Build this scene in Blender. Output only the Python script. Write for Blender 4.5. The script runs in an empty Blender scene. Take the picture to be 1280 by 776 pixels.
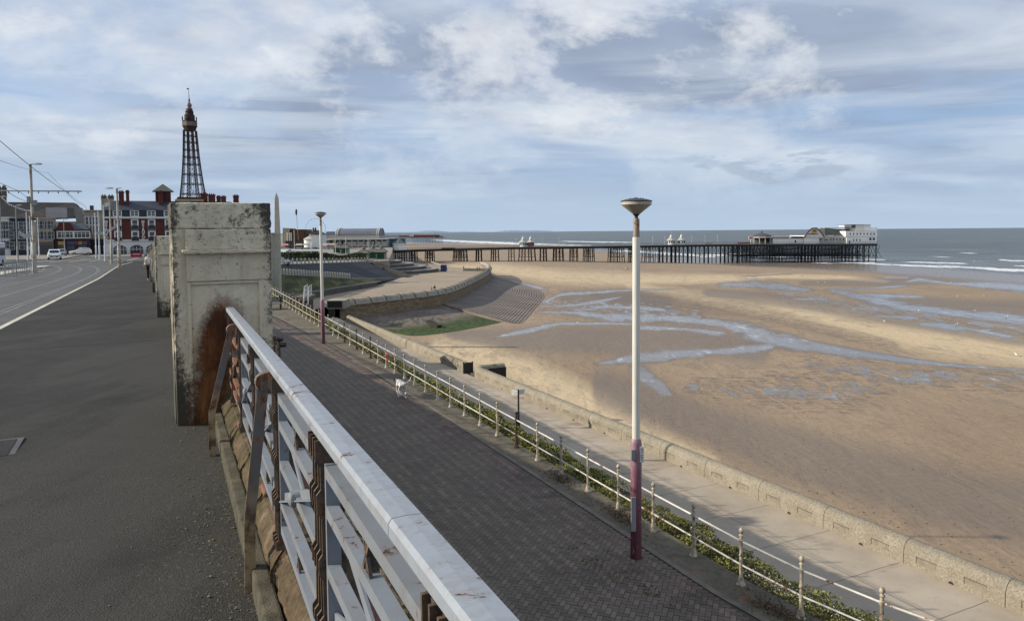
import bpy, math, random
import numpy as np
from math import radians, sin, cos, tan, pi, sqrt, atan2
from mathutils import Matrix, Vector

# ------------------------------------------------------------------ camera
SC = bpy.context.scene
COL = SC.collection
PITCH, ROLL = radians(3.0), radians(-0.45)
FPX, PX, PY = 925.0, 640.0, 338.0
_f = Vector((0, cos(PITCH), -sin(PITCH)))
_r0 = Vector((1, 0, 0)); _u0 = _r0.cross(_f)
_r = _r0 * cos(ROLL) + _u0 * sin(ROLL)
_u = -_r0 * sin(ROLL) + _u0 * cos(ROLL)
cd = bpy.data.cameras.new('camera')
cam = bpy.data.objects.new('camera', cd); COL.objects.link(cam)
cam.matrix_world = Matrix(((_r.x, _u.x, -_f.x, 0), (_r.y, _u.y, -_f.y, 0), (_r.z, _u.z, -_f.z, 0), (0, 0, 0, 1)))
cd.sensor_width = 36; cd.sensor_fit = 'HORIZONTAL'; cd.lens = FPX / 1280 * 36
cd.shift_y = -(388 - PY) / 1280
cd.clip_start = 0.05; cd.clip_end = 200000
SC.camera = cam

# ------------------------------------------------------------------ light and view
SUN_EL, SUN_AZ = radians(26.0), radians(-90)      # azimuth from +Y towards +X: the sun stands to the left
SC.view_settings.view_transform = 'Standard'
SC.view_settings.look = 'None'
SC.view_settings.exposure = 0.30
SC.view_settings.gamma = 1
SC.view_settings.use_curve_mapping = False
w = bpy.data.worlds.new('World'); SC.world = w; w.use_nodes = True
nt = w.node_tree; nt.nodes.clear()
def N(t, **k):
    n = nt.nodes.new(t)
    for a, b in k.items(): setattr(n, a, b)
    return n
def mth(op, a, b=None, c=None, clamp=False):
    n = N('ShaderNodeMath', operation=op); n.use_clamp = clamp
    for i, x in enumerate((a, b, c)):
        if x is None: continue
        if isinstance(x, (int, float)): n.inputs[i].default_value = x
        else: nt.links.new(x, n.inputs[i])
    return n.outputs[0]
def ramp(x, pts, interp='LINEAR'):
    n = N('ShaderNodeValToRGB'); n.color_ramp.interpolation = interp
    e = n.color_ramp.elements
    while len(e) < len(pts): e.new(0.5)
    for i, (p, c) in enumerate(pts):
        e[i].position = p
        e[i].color = (c, c, c, 1) if isinstance(c, (int, float)) else (*c, 1)
    nt.links.new(x, n.inputs[0]); return n.outputs[0]
def mixc(f, a, b, mode='MIX'):
    n = N('ShaderNodeMix', data_type='RGBA', blend_type=mode)
    for i, x in ((0, f), (6, a), (7, b)):
        if isinstance(x, (int, float)): n.inputs[i].default_value = x
        elif isinstance(x, tuple): n.inputs[i].default_value = (*x, 1)
        else: nt.links.new(x, n.inputs[i])
    return n.outputs[2]
def noise(vec, scale, detail=6, rough=0.5, dist=0.0, dim='3D'):
    n = N('ShaderNodeTexNoise'); n.inputs['Scale'].default_value = scale
    n.inputs['Detail'].default_value = detail; n.inputs['Roughness'].default_value = rough
    n.inputs['Distortion'].default_value = dist
    if vec is not None: nt.links.new(vec, n.inputs['Vector'])
    return n.outputs['Fac']
sky = N('ShaderNodeTexSky', sky_type='NISHITA'); sky.sun_disc = False
sky.sun_elevation = SUN_EL; sky.sun_rotation = SUN_AZ
sky.air_density = 1.0; sky.dust_density = 1.2; sky.ozone_density = 1.6
tc = N('ShaderNodeTexCoord')
sep = N('ShaderNodeSeparateXYZ'); nt.links.new(tc.outputs['Generated'], sep.inputs[0])
dx, dy, dz = sep.outputs
den = mth('ADD', mth('MAXIMUM', dz, 0.0), 0.10)
cx, cy = mth('DIVIDE', dx, den), mth('DIVIDE', dy, den)
cmb = N('ShaderNodeCombineXYZ'); nt.links.new(cx, cmb.inputs[0]); nt.links.new(cy, cmb.inputs[1])
def mapv(vec, loc=(0, 0, 0), rot=0, sc=(1, 1, 1)):
    m = N('ShaderNodeMapping'); nt.links.new(vec, m.inputs[0])
    m.inputs[1].default_value = loc; m.inputs[2].default_value = (0, 0, rot); m.inputs[3].default_value = sc
    return m.outputs[0]
P1 = mapv(cmb.outputs[0], (3.1, 0.7, 0), radians(-12), (0.62, 0.75, 1))
big = noise(P1, 0.55, 3, 0.5, 0.3)
det = noise(mapv(cmb.outputs[0], (7.3, 2.2, 1), radians(-12), (0.9, 0.9, 1)), 1.9, 9, 0.55, 0.25)
cov = mth('ADD', mth('MULTIPLY', big, 0.70), mth('MULTIPLY', det, 0.34))
mask = ramp(cov, [(0.40, 0.0), (0.49, 0.45), (0.57, 0.92), (0.7, 1.0)])
# brightness inside the cloud sheet: thick grey undersides, bright torn edges
thick = noise(mapv(cmb.outputs[0], (1.7, 5.2, 4), radians(-8), (0.6, 0.7, 1)), 1.0, 6, 0.5, 0.5)
ccol = ramp(mth('ADD', mth('MULTIPLY', thick, 0.75), mth('MULTIPLY', det, 0.3)),
            [(0.38, (0.70, 0.72, 0.73)), (0.46, (0.48, 0.53, 0.61)), (0.54, (0.31, 0.37, 0.48)), (0.68, (0.23, 0.28, 0.38))])
# torn bright puffs
puffn = noise(mapv(tc.outputs['Generated'], (0.35, 4.2, 2.1), 0, (1.0, 1.0, 1.9)), 3.3, 12, 0.61, 0.15)
puff = ramp(puffn, [(0.495, 0.0), (0.56, 0.55), (0.68, 1.0)])
shadow = ramp(noise(mapv(tc.outputs['Generated'], (0.35, 4.2, 2.04), 0, (1.0, 1.0, 1.9)), 3.3, 7, 0.5, 0.15), [(0.50, 0.0), (0.66, 1.0)])
ccol2 = mixc(puff, ccol, mixc(shadow, (0.80, 0.81, 0.81), (0.55, 0.58, 0.63)))
mask2 = mth('MAXIMUM', mask, mth('MULTIPLY', puff, 0.85))
# low streaks near the horizon
hz = ramp(dz, [(0.0, 0.0), (0.05, 0.30), (0.13, 1.0), (1.0, 1.0)])
maskh = mth('MULTIPLY', mask2, hz)
st = N('ShaderNodeCombineXYZ'); nt.links.new(mth('MULTIPLY', dx, 1.6), st.inputs[0]); nt.links.new(mth('MULTIPLY', dz, 22.0), st.inputs[1])
streak = ramp(noise(st.outputs[0], 1.3, 7, 0.55, 0.4), [(0.44, 0.0), (0.56, 0.55), (0.68, 0.9)])
streak = mth('MULTIPLY', streak, ramp(dz, [(0.0, 0.0), (0.03, 0.25), (0.07, 0.75), (0.17, 0.85), (0.24, 0.0)]))
bgs = N('ShaderNodeBackground'); bgs.inputs[1].default_value = 0.085
skyc = mixc(0.7, sky.outputs[0], (3.1, 4.7, 7.6))
hzm = ramp(dz, [(0.0, 0.75), (0.04, 0.55), (0.12, 0.12), (0.25, 0.0)])
skyc = mixc(hzm, skyc, (5.2, 6.4, 7.7))
nt.links.new(skyc, bgs.inputs[0])
bgc = N('ShaderNodeBackground'); bgc.inputs[1].default_value = 1.0
ctop = mixc(streak, ccol2, (0.60, 0.65, 0.70))
# a few small dark rags low over the sea
azr = mth('DIVIDE', dx, mth('MAXIMUM', dy, 0.05))
def win(x, c, w): return mth('SUBTRACT', 1.0, mth('DIVIDE', mth('ABSOLUTE', mth('SUBTRACT', x, c)), w), clamp=True)
rag = mth('MULTIPLY', win(azr, 0.345, 0.22), win(dz, 0.078, 0.028))
ragn = noise(mapv(tc.outputs['Generated'], (2.2, 0.4, 1.0), 0, (1.0, 1.0, 3.4)), 13.0, 8, 0.55, 0.2)
ragm = mth('MULTIPLY', ramp(ragn, [(0.53, 0.0), (0.60, 0.75)]), ramp(rag, [(0.0, 0.0), (0.35, 1.0)]))
nt.links.new(mixc(ragm, ctop, (0.30, 0.36, 0.46)), bgc.inputs[0])
ms = N('ShaderNodeMixShader')
nt.links.new(mth('MAXIMUM', mth('MAXIMUM', maskh, streak), ragm), ms.inputs[0]); nt.links.new(bgs.outputs[0], ms.inputs[1]); nt.links.new(bgc.outputs[0], ms.inputs[2])
wo = N('ShaderNodeOutputWorld'); nt.links.new(ms.outputs[0], wo.inputs[0])
sl = bpy.data.lights.new('sun', 'SUN'); sl.energy = 4.6; sl.angle = radians(0.55); sl.color = (1, 0.91, 0.77)
so = bpy.data.objects.new('sun', sl); COL.objects.link(so)
_to = Vector((sin(SUN_AZ) * cos(SUN_EL), cos(SUN_AZ) * cos(SUN_EL), sin(SUN_EL)))
so.rotation_euler = _to.to_track_quat('Z', 'Y').to_euler(); so.location = _to * 300

# ------------------------------------------------------------------ coordinates
def ray(x, y):
    d = _f + _r * ((x - PX) / FPX) + _u * ((PY - y) / FPX)
    return d / d.y
def at(x, y, zf):
    """the point of the place seen at a pixel of the photograph, on the surface z = zf"""
    d = ray(x, y)
    if not callable(zf): return d * (zf / d.z)
    t = 20.0
    for i in range(160): t = 0.5 * t + 0.5 * (zf(d * t) / d.z)
    return d * t
def atD(x, y, D): return ray(x, y) * D
A = radians(26.34)
RN = Vector((cos(A), sin(A), 0)); RD = Vector((-sin(A), cos(A), 0))
def zs(s):
    if s < 60: return -1.6 - 0.025 * s
    if s < 120: return -3.1 - 0.0167 * (s - 60)
    return -4.1 - 0.010 * (s - 120)
def zup(p): return zs(p.x * RD.x + p.y * RD.y)
def zmid(p): return -6.9 + 0.02 * p.y
ZLOW, ZPLAZA, ZSEA = -12.8, -13.2, -20.9
def R(o, s, z=0.0):
    p = RN * o + RD * s; p.z = z; return p
def wc(s): return min(3.5, 0.11 * max(0.0, 9.8 - s) ** 1.5)     # the walk widens towards the near end
def Rmid(o, s, dz=0.0):
    p = R(o + (wc(s) if o > 8.75 else 0.0), s); p.z = zmid(p) + dz; return p
def seed(n): random.seed(n)

# ------------------------------------------------------------------ mesh helpers
class MB:
    def __init__(s): s.v = []; s.f = []
    def add(s, vs, fs):
        b = len(s.v); s.v += [tuple(v) for v in vs]; s.f += [tuple(b + i for i in f) for f in fs]
    def box(s, x0, x1, y0, y1, z0, z1, M=None):
        vs = [Vector((x, y, z)) for z in (z0, z1) for y in (y0, y1) for x in (x0, x1)]
        if M is not None: vs = [M @ v for v in vs]
        s.add(vs, [(0, 2, 3, 1), (4, 5, 7, 6), (0, 1, 5, 4), (2, 6, 7, 3), (0, 4, 6, 2), (1, 3, 7, 5)]); return s
    def quad(s, a, b, c, d): s.add([a, b, c, d], [(0, 1, 2, 3)]); return s
    def poly(s, pts): s.add(pts, [tuple(range(len(pts)))]); return s
    def bar(s, p, q, w, h=None, up=(0, 0, 1)):
        h = h or w; p = Vector(p); q = Vector(q); d = (q - p).normalized(); up = Vector(up)
        if abs(d.dot(up)) > 0.98: up = Vector((1, 0, 0)) if abs(d.x) < 0.9 else Vector((0, 1, 0))
        a = d.cross(up).normalized() * (w / 2); b = a.cross(d).normalized() * (h / 2)
        vs = [p - a - b, p + a - b, p + a + b, p - a + b, q - a - b, q + a - b, q + a + b, q - a + b]
        s.add(vs, [(3, 2, 1, 0), (4, 5, 6, 7), (0, 1, 5, 4), (1, 2, 6, 5), (2, 3, 7, 6), (3, 0, 4, 7)]); return s
    def tube(s, pts, r, n=8, cap=True):
        pts = [Vector(p) for p in pts]; k = len(pts)
        rs = r if isinstance(r, (list, tuple)) else [r] * k
        b = len(s.v); a0 = None
        for i, p in enumerate(pts):
            d = (pts[min(i + 1, k - 1)] - pts[max(i - 1, 0)]).normalized()
            if a0 is None: a0 = d.orthogonal().normalized()
            a0 = (a0 - d * a0.dot(d)).normalized(); c = d.cross(a0)
            for j in range(n):
                t = 2 * pi * j / n; s.v.append(tuple(p + (a0 * cos(t) + c * sin(t)) * rs[i]))
        for i in range(k - 1):
            for j in range(n):
                j2 = (j + 1) % n; s.f.append((b + i * n + j, b + i * n + j2, b + (i + 1) * n + j2, b + (i + 1) * n + j))
        if cap:
            s.f.append(tuple(b + j for j in range(n))[::-1]); s.f.append(tuple(b + (k - 1) * n + j for j in range(n)))
        return s
    def lathe(s, c, prof, n=16, M=None):
        b = len(s.v); c = Vector(c)
        for (r, z) in prof:
            for j in range(n):
                t = 2 * pi * j / n; v = Vector((r * cos(t), r * sin(t), z))
                if M is not None: v = M @ v
                s.v.append(tuple(c + v))
        k = len(prof)
        for i in range(k - 1):
            for j in range(n):
                j2 = (j + 1) % n; s.f.append((b + i * n + j, b + i * n + j2, b + (i + 1) * n + j2, b + (i + 1) * n + j))
        s.f.append(tuple(b + j for j in range(n))[::-1]); s.f.append(tuple(b + (k - 1) * n + j for j in range(n)))
        return s
    def ext(s, poly, z0, z1):
        n = len(poly); b = len(s.v)
        s.v += [(p[0], p[1], z0) for p in poly] + [(p[0], p[1], z1) for p in poly]
        s.f.append(tuple(range(b, b + n))[::-1]); s.f.append(tuple(range(b + n, b + 2 * n)))
        for i in range(n): j = (i + 1) % n; s.f.append((b + i, b + j, b + n + j, b + n + i))
        return s
    def extp(s, poly, M, t):
        """polygon in local x,z extruded along local y by t"""
        n = len(poly); b = len(s.v)
        s.v += [tuple(M @ Vector((p[0], 0, p[1]))) for p in poly] + [tuple(M @ Vector((p[0], t, p[1]))) for p in poly]
        s.f.append(tuple(range(b, b + n))); s.f.append(tuple(range(b + n, b + 2 * n))[::-1])
        for i in range(n): j = (i + 1) % n; s.f.append((b + j, b + i, b + n + i, b + n + j))
        return s
    def loft(s, rows, close=False):
        b = len(s.v); n = len(rows[0])
        for r in rows: s.v += [tuple(p) for p in r]
        for i in range(len(rows) - 1):
            for j in range(n - (0 if close else 1)):
                j2 = (j + 1) % n; s.f.append((b + i * n + j, b + i * n + j2, b + (i + 1) * n + j2, b + (i + 1) * n + j))
        return s
    def build(s, name, mat=None, parent=None, smooth=False, world=False, bevel=0, kind=None):
        me = bpy.data.meshes.new(name)
        off = Vector((0, 0, 0))
        vs = s.v
        if parent is not None and world:
            Mi = (Matrix.Translation(parent.location) @ parent.rotation_euler.to_matrix().to_4x4()).inverted()
            vs = [tuple(Mi @ Vector(v)) for v in vs]
        me.from_pydata(vs, [], s.f); me.update()
        if smooth:
            me.polygons.foreach_set('use_smooth', [True] * len(me.polygons))
            try: me.set_sharp_from_angle(angle=radians(40))
            except Exception: pass
        if mat: me.materials.append(mat)
        o = bpy.data.objects.new(name, me); COL.objects.link(o)
        if parent is not None: o.parent = parent
        if bevel:
            m = o.modifiers.new('b', 'BEVEL'); m.width = bevel; m.segments = 2; m.limit_method = 'ANGLE'
        if kind: o['kind'] = kind
        return o
def thing(name, label, cat, loc=(0, 0, 0), rz=0.0, group=None):
    o = bpy.data.objects.new(name, None); COL.objects.link(o); o.empty_display_size = 0.3
    o.location = loc; o.rotation_euler = (0, 0, rz); o['label'] = label; o['category'] = cat
    if group: o['group'] = group
    return o
def tag(o, label=None, cat=None, group=None, kind=None):
    for k, v in (('label', label), ('category', cat), ('group', group), ('kind', kind)):
        if v: o[k] = v
    return o
def tree(o):
    return [c for c in bpy.data.objects if c.parent == o]
def dup(root, loc=None, rz=None, label=None, scale=None):
    r = root.copy(); COL.objects.link(r)
    if loc is not None: r.location = loc
    if rz is not None: r.rotation_euler = (0, 0, rz)
    if scale is not None: r.scale = scale
    if label: r['label'] = label
    for ch in KIDS.setdefault(root.name, tree(root)):
        c = ch.copy(); COL.objects.link(c); c.parent = r
        for g in KIDS.setdefault(ch.name, tree(ch)):
            d = g.copy(); COL.objects.link(d); d.parent = c
    return r
KIDS = {}
def roughen(o, lv, strength, size=0.07):
    if 'rough_clouds' not in bpy.data.textures:
        tx = bpy.data.textures.new('rough_clouds', 'CLOUDS'); tx.noise_scale = size; tx.noise_depth = 4
    m1 = o.modifiers.new('s', 'SUBSURF'); m1.subdivision_type = 'SIMPLE'; m1.levels = m1.render_levels = lv
    m2 = o.modifiers.new('d', 'DISPLACE'); m2.texture = bpy.data.textures['rough_clouds']; m2.strength = strength; m2.mid_level = 0.5; m2.texture_coords = 'LOCAL'
    return o

# ------------------------------------------------------------------ materials
class NT:
    """node helper bound to one material"""
    def __init__(s, name, rough=0.7, metal=0.0, spec=0.4):
        s.m = bpy.data.materials.new(name); s.m.use_nodes = True; s.t = s.m.node_tree
        s.b = s.t.nodes['Principled BSDF']; s.b.inputs['Roughness'].default_value = rough
        s.b.inputs['Metallic'].default_value = metal; s.b.inputs['Specular IOR Level'].default_value = spec
        s._co = None
    def n(s, t, **k):
        x = s.t.nodes.new(t)
        for a, b in k.items(): setattr(x, a, b)
        return x
    def set(s, sock, x):
        if isinstance(x, (int, float)): sock.default_value = x if not hasattr(sock.default_value, '__len__') else ((x,) * 3 + (1,))[:len(sock.default_value)]
        elif isinstance(x, tuple): sock.default_value = (*x, 1) if len(sock.default_value) == 4 and len(x) == 3 else x
        else: s.t.links.new(x, sock)
    def co(s, scale=(1, 1, 1), rnd=False, rot=(0, 0, 0), world=False):
        if world:
            c = s.n('ShaderNodeNewGeometry').outputs['Position']
        else:
            c = s.n('ShaderNodeTexCoord').outputs['Object']
        if rnd:
            oi = s.n('ShaderNodeObjectInfo'); a = s.n('ShaderNodeVectorMath', operation='ADD')
            mm = s.n('ShaderNodeMath', operation='MULTIPLY'); s.set(mm.inputs[0], oi.outputs['Random']); mm.inputs[1].default_value = 37.0
            s.set(a.inputs[0], c); s.set(a.inputs[1], mm.outputs[0]); c = a.outputs[0]
        m = s.n('ShaderNodeMapping'); s.set(m.inputs[0], c); m.inputs[3].default_value = scale; m.inputs[2].default_value = rot
        return m.outputs[0]
    def noise(s, vec, scale, detail=5, rough=0.55, dist=0.0):
        x = s.n('ShaderNodeTexNoise'); s.set(x.inputs['Vector'], vec)
        x.inputs['Scale'].default_value = scale; x.inputs['Detail'].default_value = detail
        x.inputs['Roughness'].default_value = rough; x.inputs['Distortion'].default_value = dist
        return x.outputs['Fac']
    def ramp(s, x, pts):
        r = s.n('ShaderNodeValToRGB'); e = r.color_ramp.elements
        while len(e) < len(pts): e.new(0.5)
        for i, (p, c) in enumerate(pts):
            e[i].position = p; e[i].color = (c, c, c, 1) if isinstance(c, (int, float)) else (*c, 1)
        s.set(r.inputs[0], x); return r.outputs[0]
    def mix(s, f, a, b, mode='MIX'):
        x = s.n('ShaderNodeMix', data_type='RGBA', blend_type=mode)
        s.set(x.inputs[0], f); s.set(x.inputs[6], a); s.set(x.inputs[7], b); return x.outputs[2]
    def mth(s, op, a, b=None, clamp=False):
        x = s.n('ShaderNodeMath', operation=op); x.use_clamp = clamp; s.set(x.inputs[0], a)
        if b is not None: s.set(x.inputs[1], b)
        return x.outputs[0]
    def attr(s, name):
        x = s.n('ShaderNodeAttribute'); x.attribute_name = name; return x.outputs['Fac']
    def sepz(s, vec=None):
        x = s.n('ShaderNodeSeparateXYZ'); s.set(x.inputs[0], vec if vec is not None else s.n('ShaderNodeTexCoord').outputs['Object']); return x.outputs
    def color(s, c): s.set(s.b.inputs['Base Color'], c); return s
    def rough(s, c): s.set(s.b.inputs['Roughness'], c); return s
    def bump(s, h, strength=0.3, dist=0.02):
        x = s.n('ShaderNodeBump'); x.inputs['Strength'].default_value = strength; x.inputs['Distance'].default_value = dist
        s.set(x.inputs['Height'], h); s.set(s.b.inputs['Normal'], x.outputs[0]); return s
def sh(c, k): return tuple(min(1, x * k) for x in c)
def mat_n(name, c, var=0.25, scale=3.0, rough=0.8, bump=0.2, bd=0.01, metal=0, spec=0.3, rnd=False, c2=None, fine=None):
    m = NT(name, rough, metal, spec); v = m.co(rnd=rnd)
    n1 = m.noise(v, scale, 8, 0.62)
    lo, hi = (sh(c, 1 - var), sh(c, 1 + var)) if c2 is None else (c, c2)
    col = m.ramp(n1, [(0.32, lo), (0.68, hi)])
    n2 = m.noise(v, fine or scale * 14, 4, 0.6)
    col = m.mix(0.5, col, m.ramp(n2, [(0.3, 0.35), (0.7, 0.65)]), 'OVERLAY') if var > 0.04 else col
    m.color(col)
    if bump: m.bump(m.mth('ADD', n1, n2), bump, bd)
    return m.m
def mat_rust(name, paint, amt=0.5, scale=6.0, rnd=True, rough=0.45, rustc=(0.16, 0.06, 0.025), dirt=0.25, streak=1.0, vs=None, var=0.72):
    """painted iron with rust breaking through: amt is the share of rust"""
    m = NT(name, rough, 0, 0.4); v = m.co(vs or (1, 1, 1.0 / streak), rnd=rnd)
    n1 = m.noise(v, scale, 9, 0.68, 0.3); n2 = m.noise(v, scale * 5, 6, 0.6)
    k = m.ramp(m.mth('ADD', m.mth('MULTIPLY', n1, 0.75), m.mth('MULTIPLY', n2, 0.25)), [(0.64 - amt * 0.4, 0.0), (0.67 - amt * 0.4, 1.0)])
    edge = m.ramp(m.mth('ADD', m.mth('MULTIPLY', n1, 0.75), m.mth('MULTIPLY', n2, 0.25)), [(0.50 - amt * 0.4, 0.0), (0.66 - amt * 0.4, 1.0)])
    pc = m.mix(m.mth('MULTIPLY', edge, dirt), m.mix(m.ramp(m.noise(v, scale * 0.6, 5), [(0.3, 0.0), (0.7, 0.6)]), paint, sh(paint, var)), (0.17, 0.105, 0.06))
    rc = m.ramp(m.noise(v, scale * 3, 7, 0.7), [(0.3, sh(rustc, 0.35)), (0.5, rustc), (0.72, sh(rustc, 2.1))])
    m.color(m.mix(k, pc, rc)); m.rough(m.ramp(k, [(0, rough), (1, 0.9)]))
    m.bump(m.mth('SUBTRACT', m.mth('MULTIPLY', n2, 0.25), m.mth('MULTIPLY', k, 0.6)), 0.5, 0.003)
    return m.m
def flat(name, c, rough=0.6, metal=0, spec=0.4): return mat_n(name, c, 0.07, 2.0, rough, 0.05, 0.004, metal, spec)
# ------------------------------------------------------------------ upper pavement, road, tram tracks
def strip(name, o0, o1, ss, dz, mat, kind='structure', extra=None):
    m = MB(); rows = []
    for s in ss:
        a = o0(s) if callable(o0) else o0; b = o1(s) if callable(o1) else o1
        rows.append([R(a, s, zs(s) + dz), R(b, s, zs(s) + dz)])
    m.loft(rows)
    return m.build(name, mat, kind=kind)
m = NT('asphalt_pavement', 0.9, 0, 0.12); v = m.co(world=True)
fine = m.noise(v, 130, 3, 0.7); mid = m.noise(v, 3.0, 6, 0.6); bigN = m.noise(v, 0.45, 5, 0.6)
rf = m.co((1, 1, 1), rot=(0, 0, -A), world=True)
edge = m.sepz(rf)[0]                                    # distance from the parapet line
near = m.ramp(m.mth('ADD', edge, m.mth('MULTIPLY', mid, 0.9)), [(0.0, 0.0), (0.95, 1.0)])
c = m.ramp(bigN, [(0.3, (0.023, 0.0225, 0.0215)), (0.7, (0.044, 0.043, 0.041))])
c = m.mix(m.ramp(mid, [(0.40, 0.0), (0.72, 0.45)]), c, (0.050, 0.051, 0.052))
c = m.mix(m.mth('MULTIPLY', near, 0.75), c, (0.040, 0.038, 0.032))
vo = m.n('ShaderNodeTexVoronoi'); m.set(vo.inputs['Vector'], v); vo.inputs['Scale'].default_value = 120.0
vd = m.ramp(vo.outputs['Distance'], [(0.12, 1.0), (0.34, 0.0)]); vs_ = m.sepz(vo.outputs['Color'])[0]
c = m.mix(m.mth('MULTIPLY', vd, m.ramp(vs_, [(0.45, 0.0), (1.0, 0.7)])), c, (0.15, 0.147, 0.135))
c = m.mix(m.mth('MULTIPLY', m.ramp(m.noise(v, 42, 3, 0.8), [(0.60, 0.0), (0.68, 0.9)]), m.ramp(m.mth('ADD', edge, m.mth('MULTIPLY', mid, 1.3)), [(0.45, 0.0), (0.95, 1.0)])), c, (0.24, 0.22, 0.19))
vc = m.n('ShaderNodeTexVoronoi', feature='DISTANCE_TO_EDGE'); m.set(vc.inputs['Vector'], m.mix(0.12, v, m.n('ShaderNodeTexNoise').outputs['Color'])); vc.inputs['Scale'].default_value = 0.33
c = m.mix(m.mth('MULTIPLY', m.ramp(vc.outputs['Distance'], [(0.0, 1.0), (0.004, 0.0)]), m.ramp(bigN, [(0.45, 0.0), (0.55, 0.35)])), c, (0.016, 0.016, 0.015))
c = m.mix(m.ramp(m.noise(m.co((0.9, 0.25, 1), rot=(0, 0, -A), world=True), 0.8, 6, 0.6), [(0.50, 0.0), (0.58, 0.45)]), c, (0.064, 0.062, 0.056))
moss = m.mth('MULTIPLY', m.ramp(m.noise(v, 7, 7, 0.7), [(0.5, 0.0), (0.66, 1.0)]), m.ramp(m.mth('ADD', edge, m.mth('MULTIPLY', bigN, 0.5)), [(0.25, 0.0), (0.75, 0.8)]))
c = m.mix(moss, c, (0.055, 0.050, 0.028))
m.color(m.mix(0.6, c, m.ramp(fine, [(0.3, 0.05), (0.7, 0.95)]), 'OVERLAY'))
m.bump(m.mth('ADD', m.mth('SUBTRACT', fine, m.mth('MULTIPLY', vo.outputs['Distance'], 1.2)), m.mth('MULTIPLY', m.noise(v, 45, 3), 0.7)), 0.6, 0.004)
M_pave = m.m
m = NT('asphalt_road', 0.8, 0, 0.35); v = m.co(world=True)
c = m.ramp(m.noise(v, 0.6, 6, 0.6), [(0.3, (0.060, 0.060, 0.058)), (0.7, (0.092, 0.090, 0.085))])
c = m.mix(0.4, c, m.ramp(m.noise(v, 35, 3, 0.8), [(0.3, 0.2), (0.7, 0.85)]), 'OVERLAY')
m.color(c); m.bump(m.noise(v, 60, 3), 0.5, 0.008); M_road = m.m
M_pale = mat_n('pale_slab', (0.22, 0.20, 0.17), 0.25, 1.2, 0.85, 0.2)
M_line = mat_n('road_paint', (0.50, 0.47, 0.38), 0.25, 2.5, 0.7, 0.1)
M_steel = mat_n('worn_steel', (0.30, 0.30, 0.30), 0.1, 4, 0.32, 0.05, metal=0.8)
SS = [-25, -10, 0, 5, 10, 20, 30, 45, 60, 75, 90, 105, 120]
strip('pavement', -3.1, 1.0, SS + [135], 0.0, M_pave)
strip('road', -60, -3.1, SS, -0.06, M_road)
strip('junction_road', -90, 1.0, [135, 160, 200, 260], -0.02, M_road)
strip('junction_corner', lambda s: -90, lambda s: -3.1, [120, 135], -0.05, M_road)
# the painted edge of the pavement bends left at the junction
ln = []
for s in np.linspace(-12, 128, 60):
    k = max(0, s - 92) / 36.0; ln.append((s, -3.02 + 1.2 * k * k))
m = MB(); m.loft([[R(o - 0.075, s, zs(s) + 0.006), R(o + 0.06, s, zs(s) + 0.006)] for s, o in ln]); m.build('kerb_line', M_line, kind='structure')
# four rails set in the road, bending away to the left at the junction
m = MB()
def track(o0, s):
    k = max(0.0, s - 70) / 60.0
    return o0 - 6.5 * k ** 2.2
for o0 in (-4.05, -5.49, -7.55, -8.99):
    pts = [(track(o0, s), s) for s in np.linspace(-12, 158, 70)]
    m.loft([[R(o - 0.035, s, zs(s) - 0.052), R(o + 0.035, s, zs(s) - 0.052)] for o, s in pts])
m.build('tram_rails', M_steel, kind='structure')
m = MB()
for o0 in (-3.98, -5.56, -7.48, -9.06):
    pts = [(track(o0, s) + (0.10 if o0 in (-3.98, -7.48) else -0.10), s) for s in np.linspace(-12, 158, 70)]
    m.loft([[R(o - 0.06, s, zs(s) - 0.056), R(o + 0.06, s, zs(s) - 0.056)] for o, s in pts])
m.build('rail_groove', mat_n('groove_concrete', (0.15, 0.14, 0.125), 0.3, 2.0), kind='structure')
# pale islands and lane lines at the junction
m = MB()
for (oa, ob, s0, s1) in ((-13.2, -11.6, 62, 118), (-17.5, -17.2, 60, 150), (-24.0, -23.7, 60, 150)):
    m.loft([[R(oa, s, zs(s) - 0.046), R(ob, s, zs(s) - 0.046)] for s in np.linspace(s0, s1, 12)])
m.build('lane_line', M_line, kind='structure')
m = MB()
for k in range(6):
    o0 = -17 + k * 2.7
    m.loft([[R(o0 - 0.1 + 0.04 * (s - 122) ** 1.1, s, zs(s) - 0.012), R(o0 + 0.1 + 0.04 * (s - 122) ** 1.1, s, zs(s) - 0.012)] for s in np.linspace(136, 160, 8)])
m.build('junction_marking', M_line, kind='structure')
m = MB(); 
for s0, s1, oa, ob in ((46, 66, -13.6, -10.6),):
    P = [R(oa, s0, zs(s0)), R(ob, s0, zs(s0)), R(ob, s1, zs(s1)), R(oa, s1, zs(s1))]
    lo = [p + Vector((0, 0, -0.1)) for p in P]; hi = [p + Vector((0, 0, 0.10)) for p in P]
    m.add(lo + hi, [(0, 1, 5, 4), (1, 2, 6, 5), (2, 3, 7, 6), (3, 0, 4, 7), (4, 5, 6, 7)])
m.build('tram_platform', M_pale, kind='structure')
m = MB()
for s0, s1, oa, ob in ((162, 260, -60, -14), (178, 204, -11, 30)):
    P = [R(oa, s0, zs(s0)), R(ob, s0, zs(s0)), R(ob, s1, zs(s1)), R(oa, s1, zs(s1))]
    lo = [p + Vector((0, 0, -0.1)) for p in P]; hi = [p + Vector((0, 0, 0.11)) for p in P]
    m.add(lo + hi, [(0, 1, 5, 4), (1, 2, 6, 5), (2, 3, 7, 6), (3, 0, 4, 7), (4, 5, 6, 7)])
m.build('far_pavement', M_pale, kind='structure')
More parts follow.
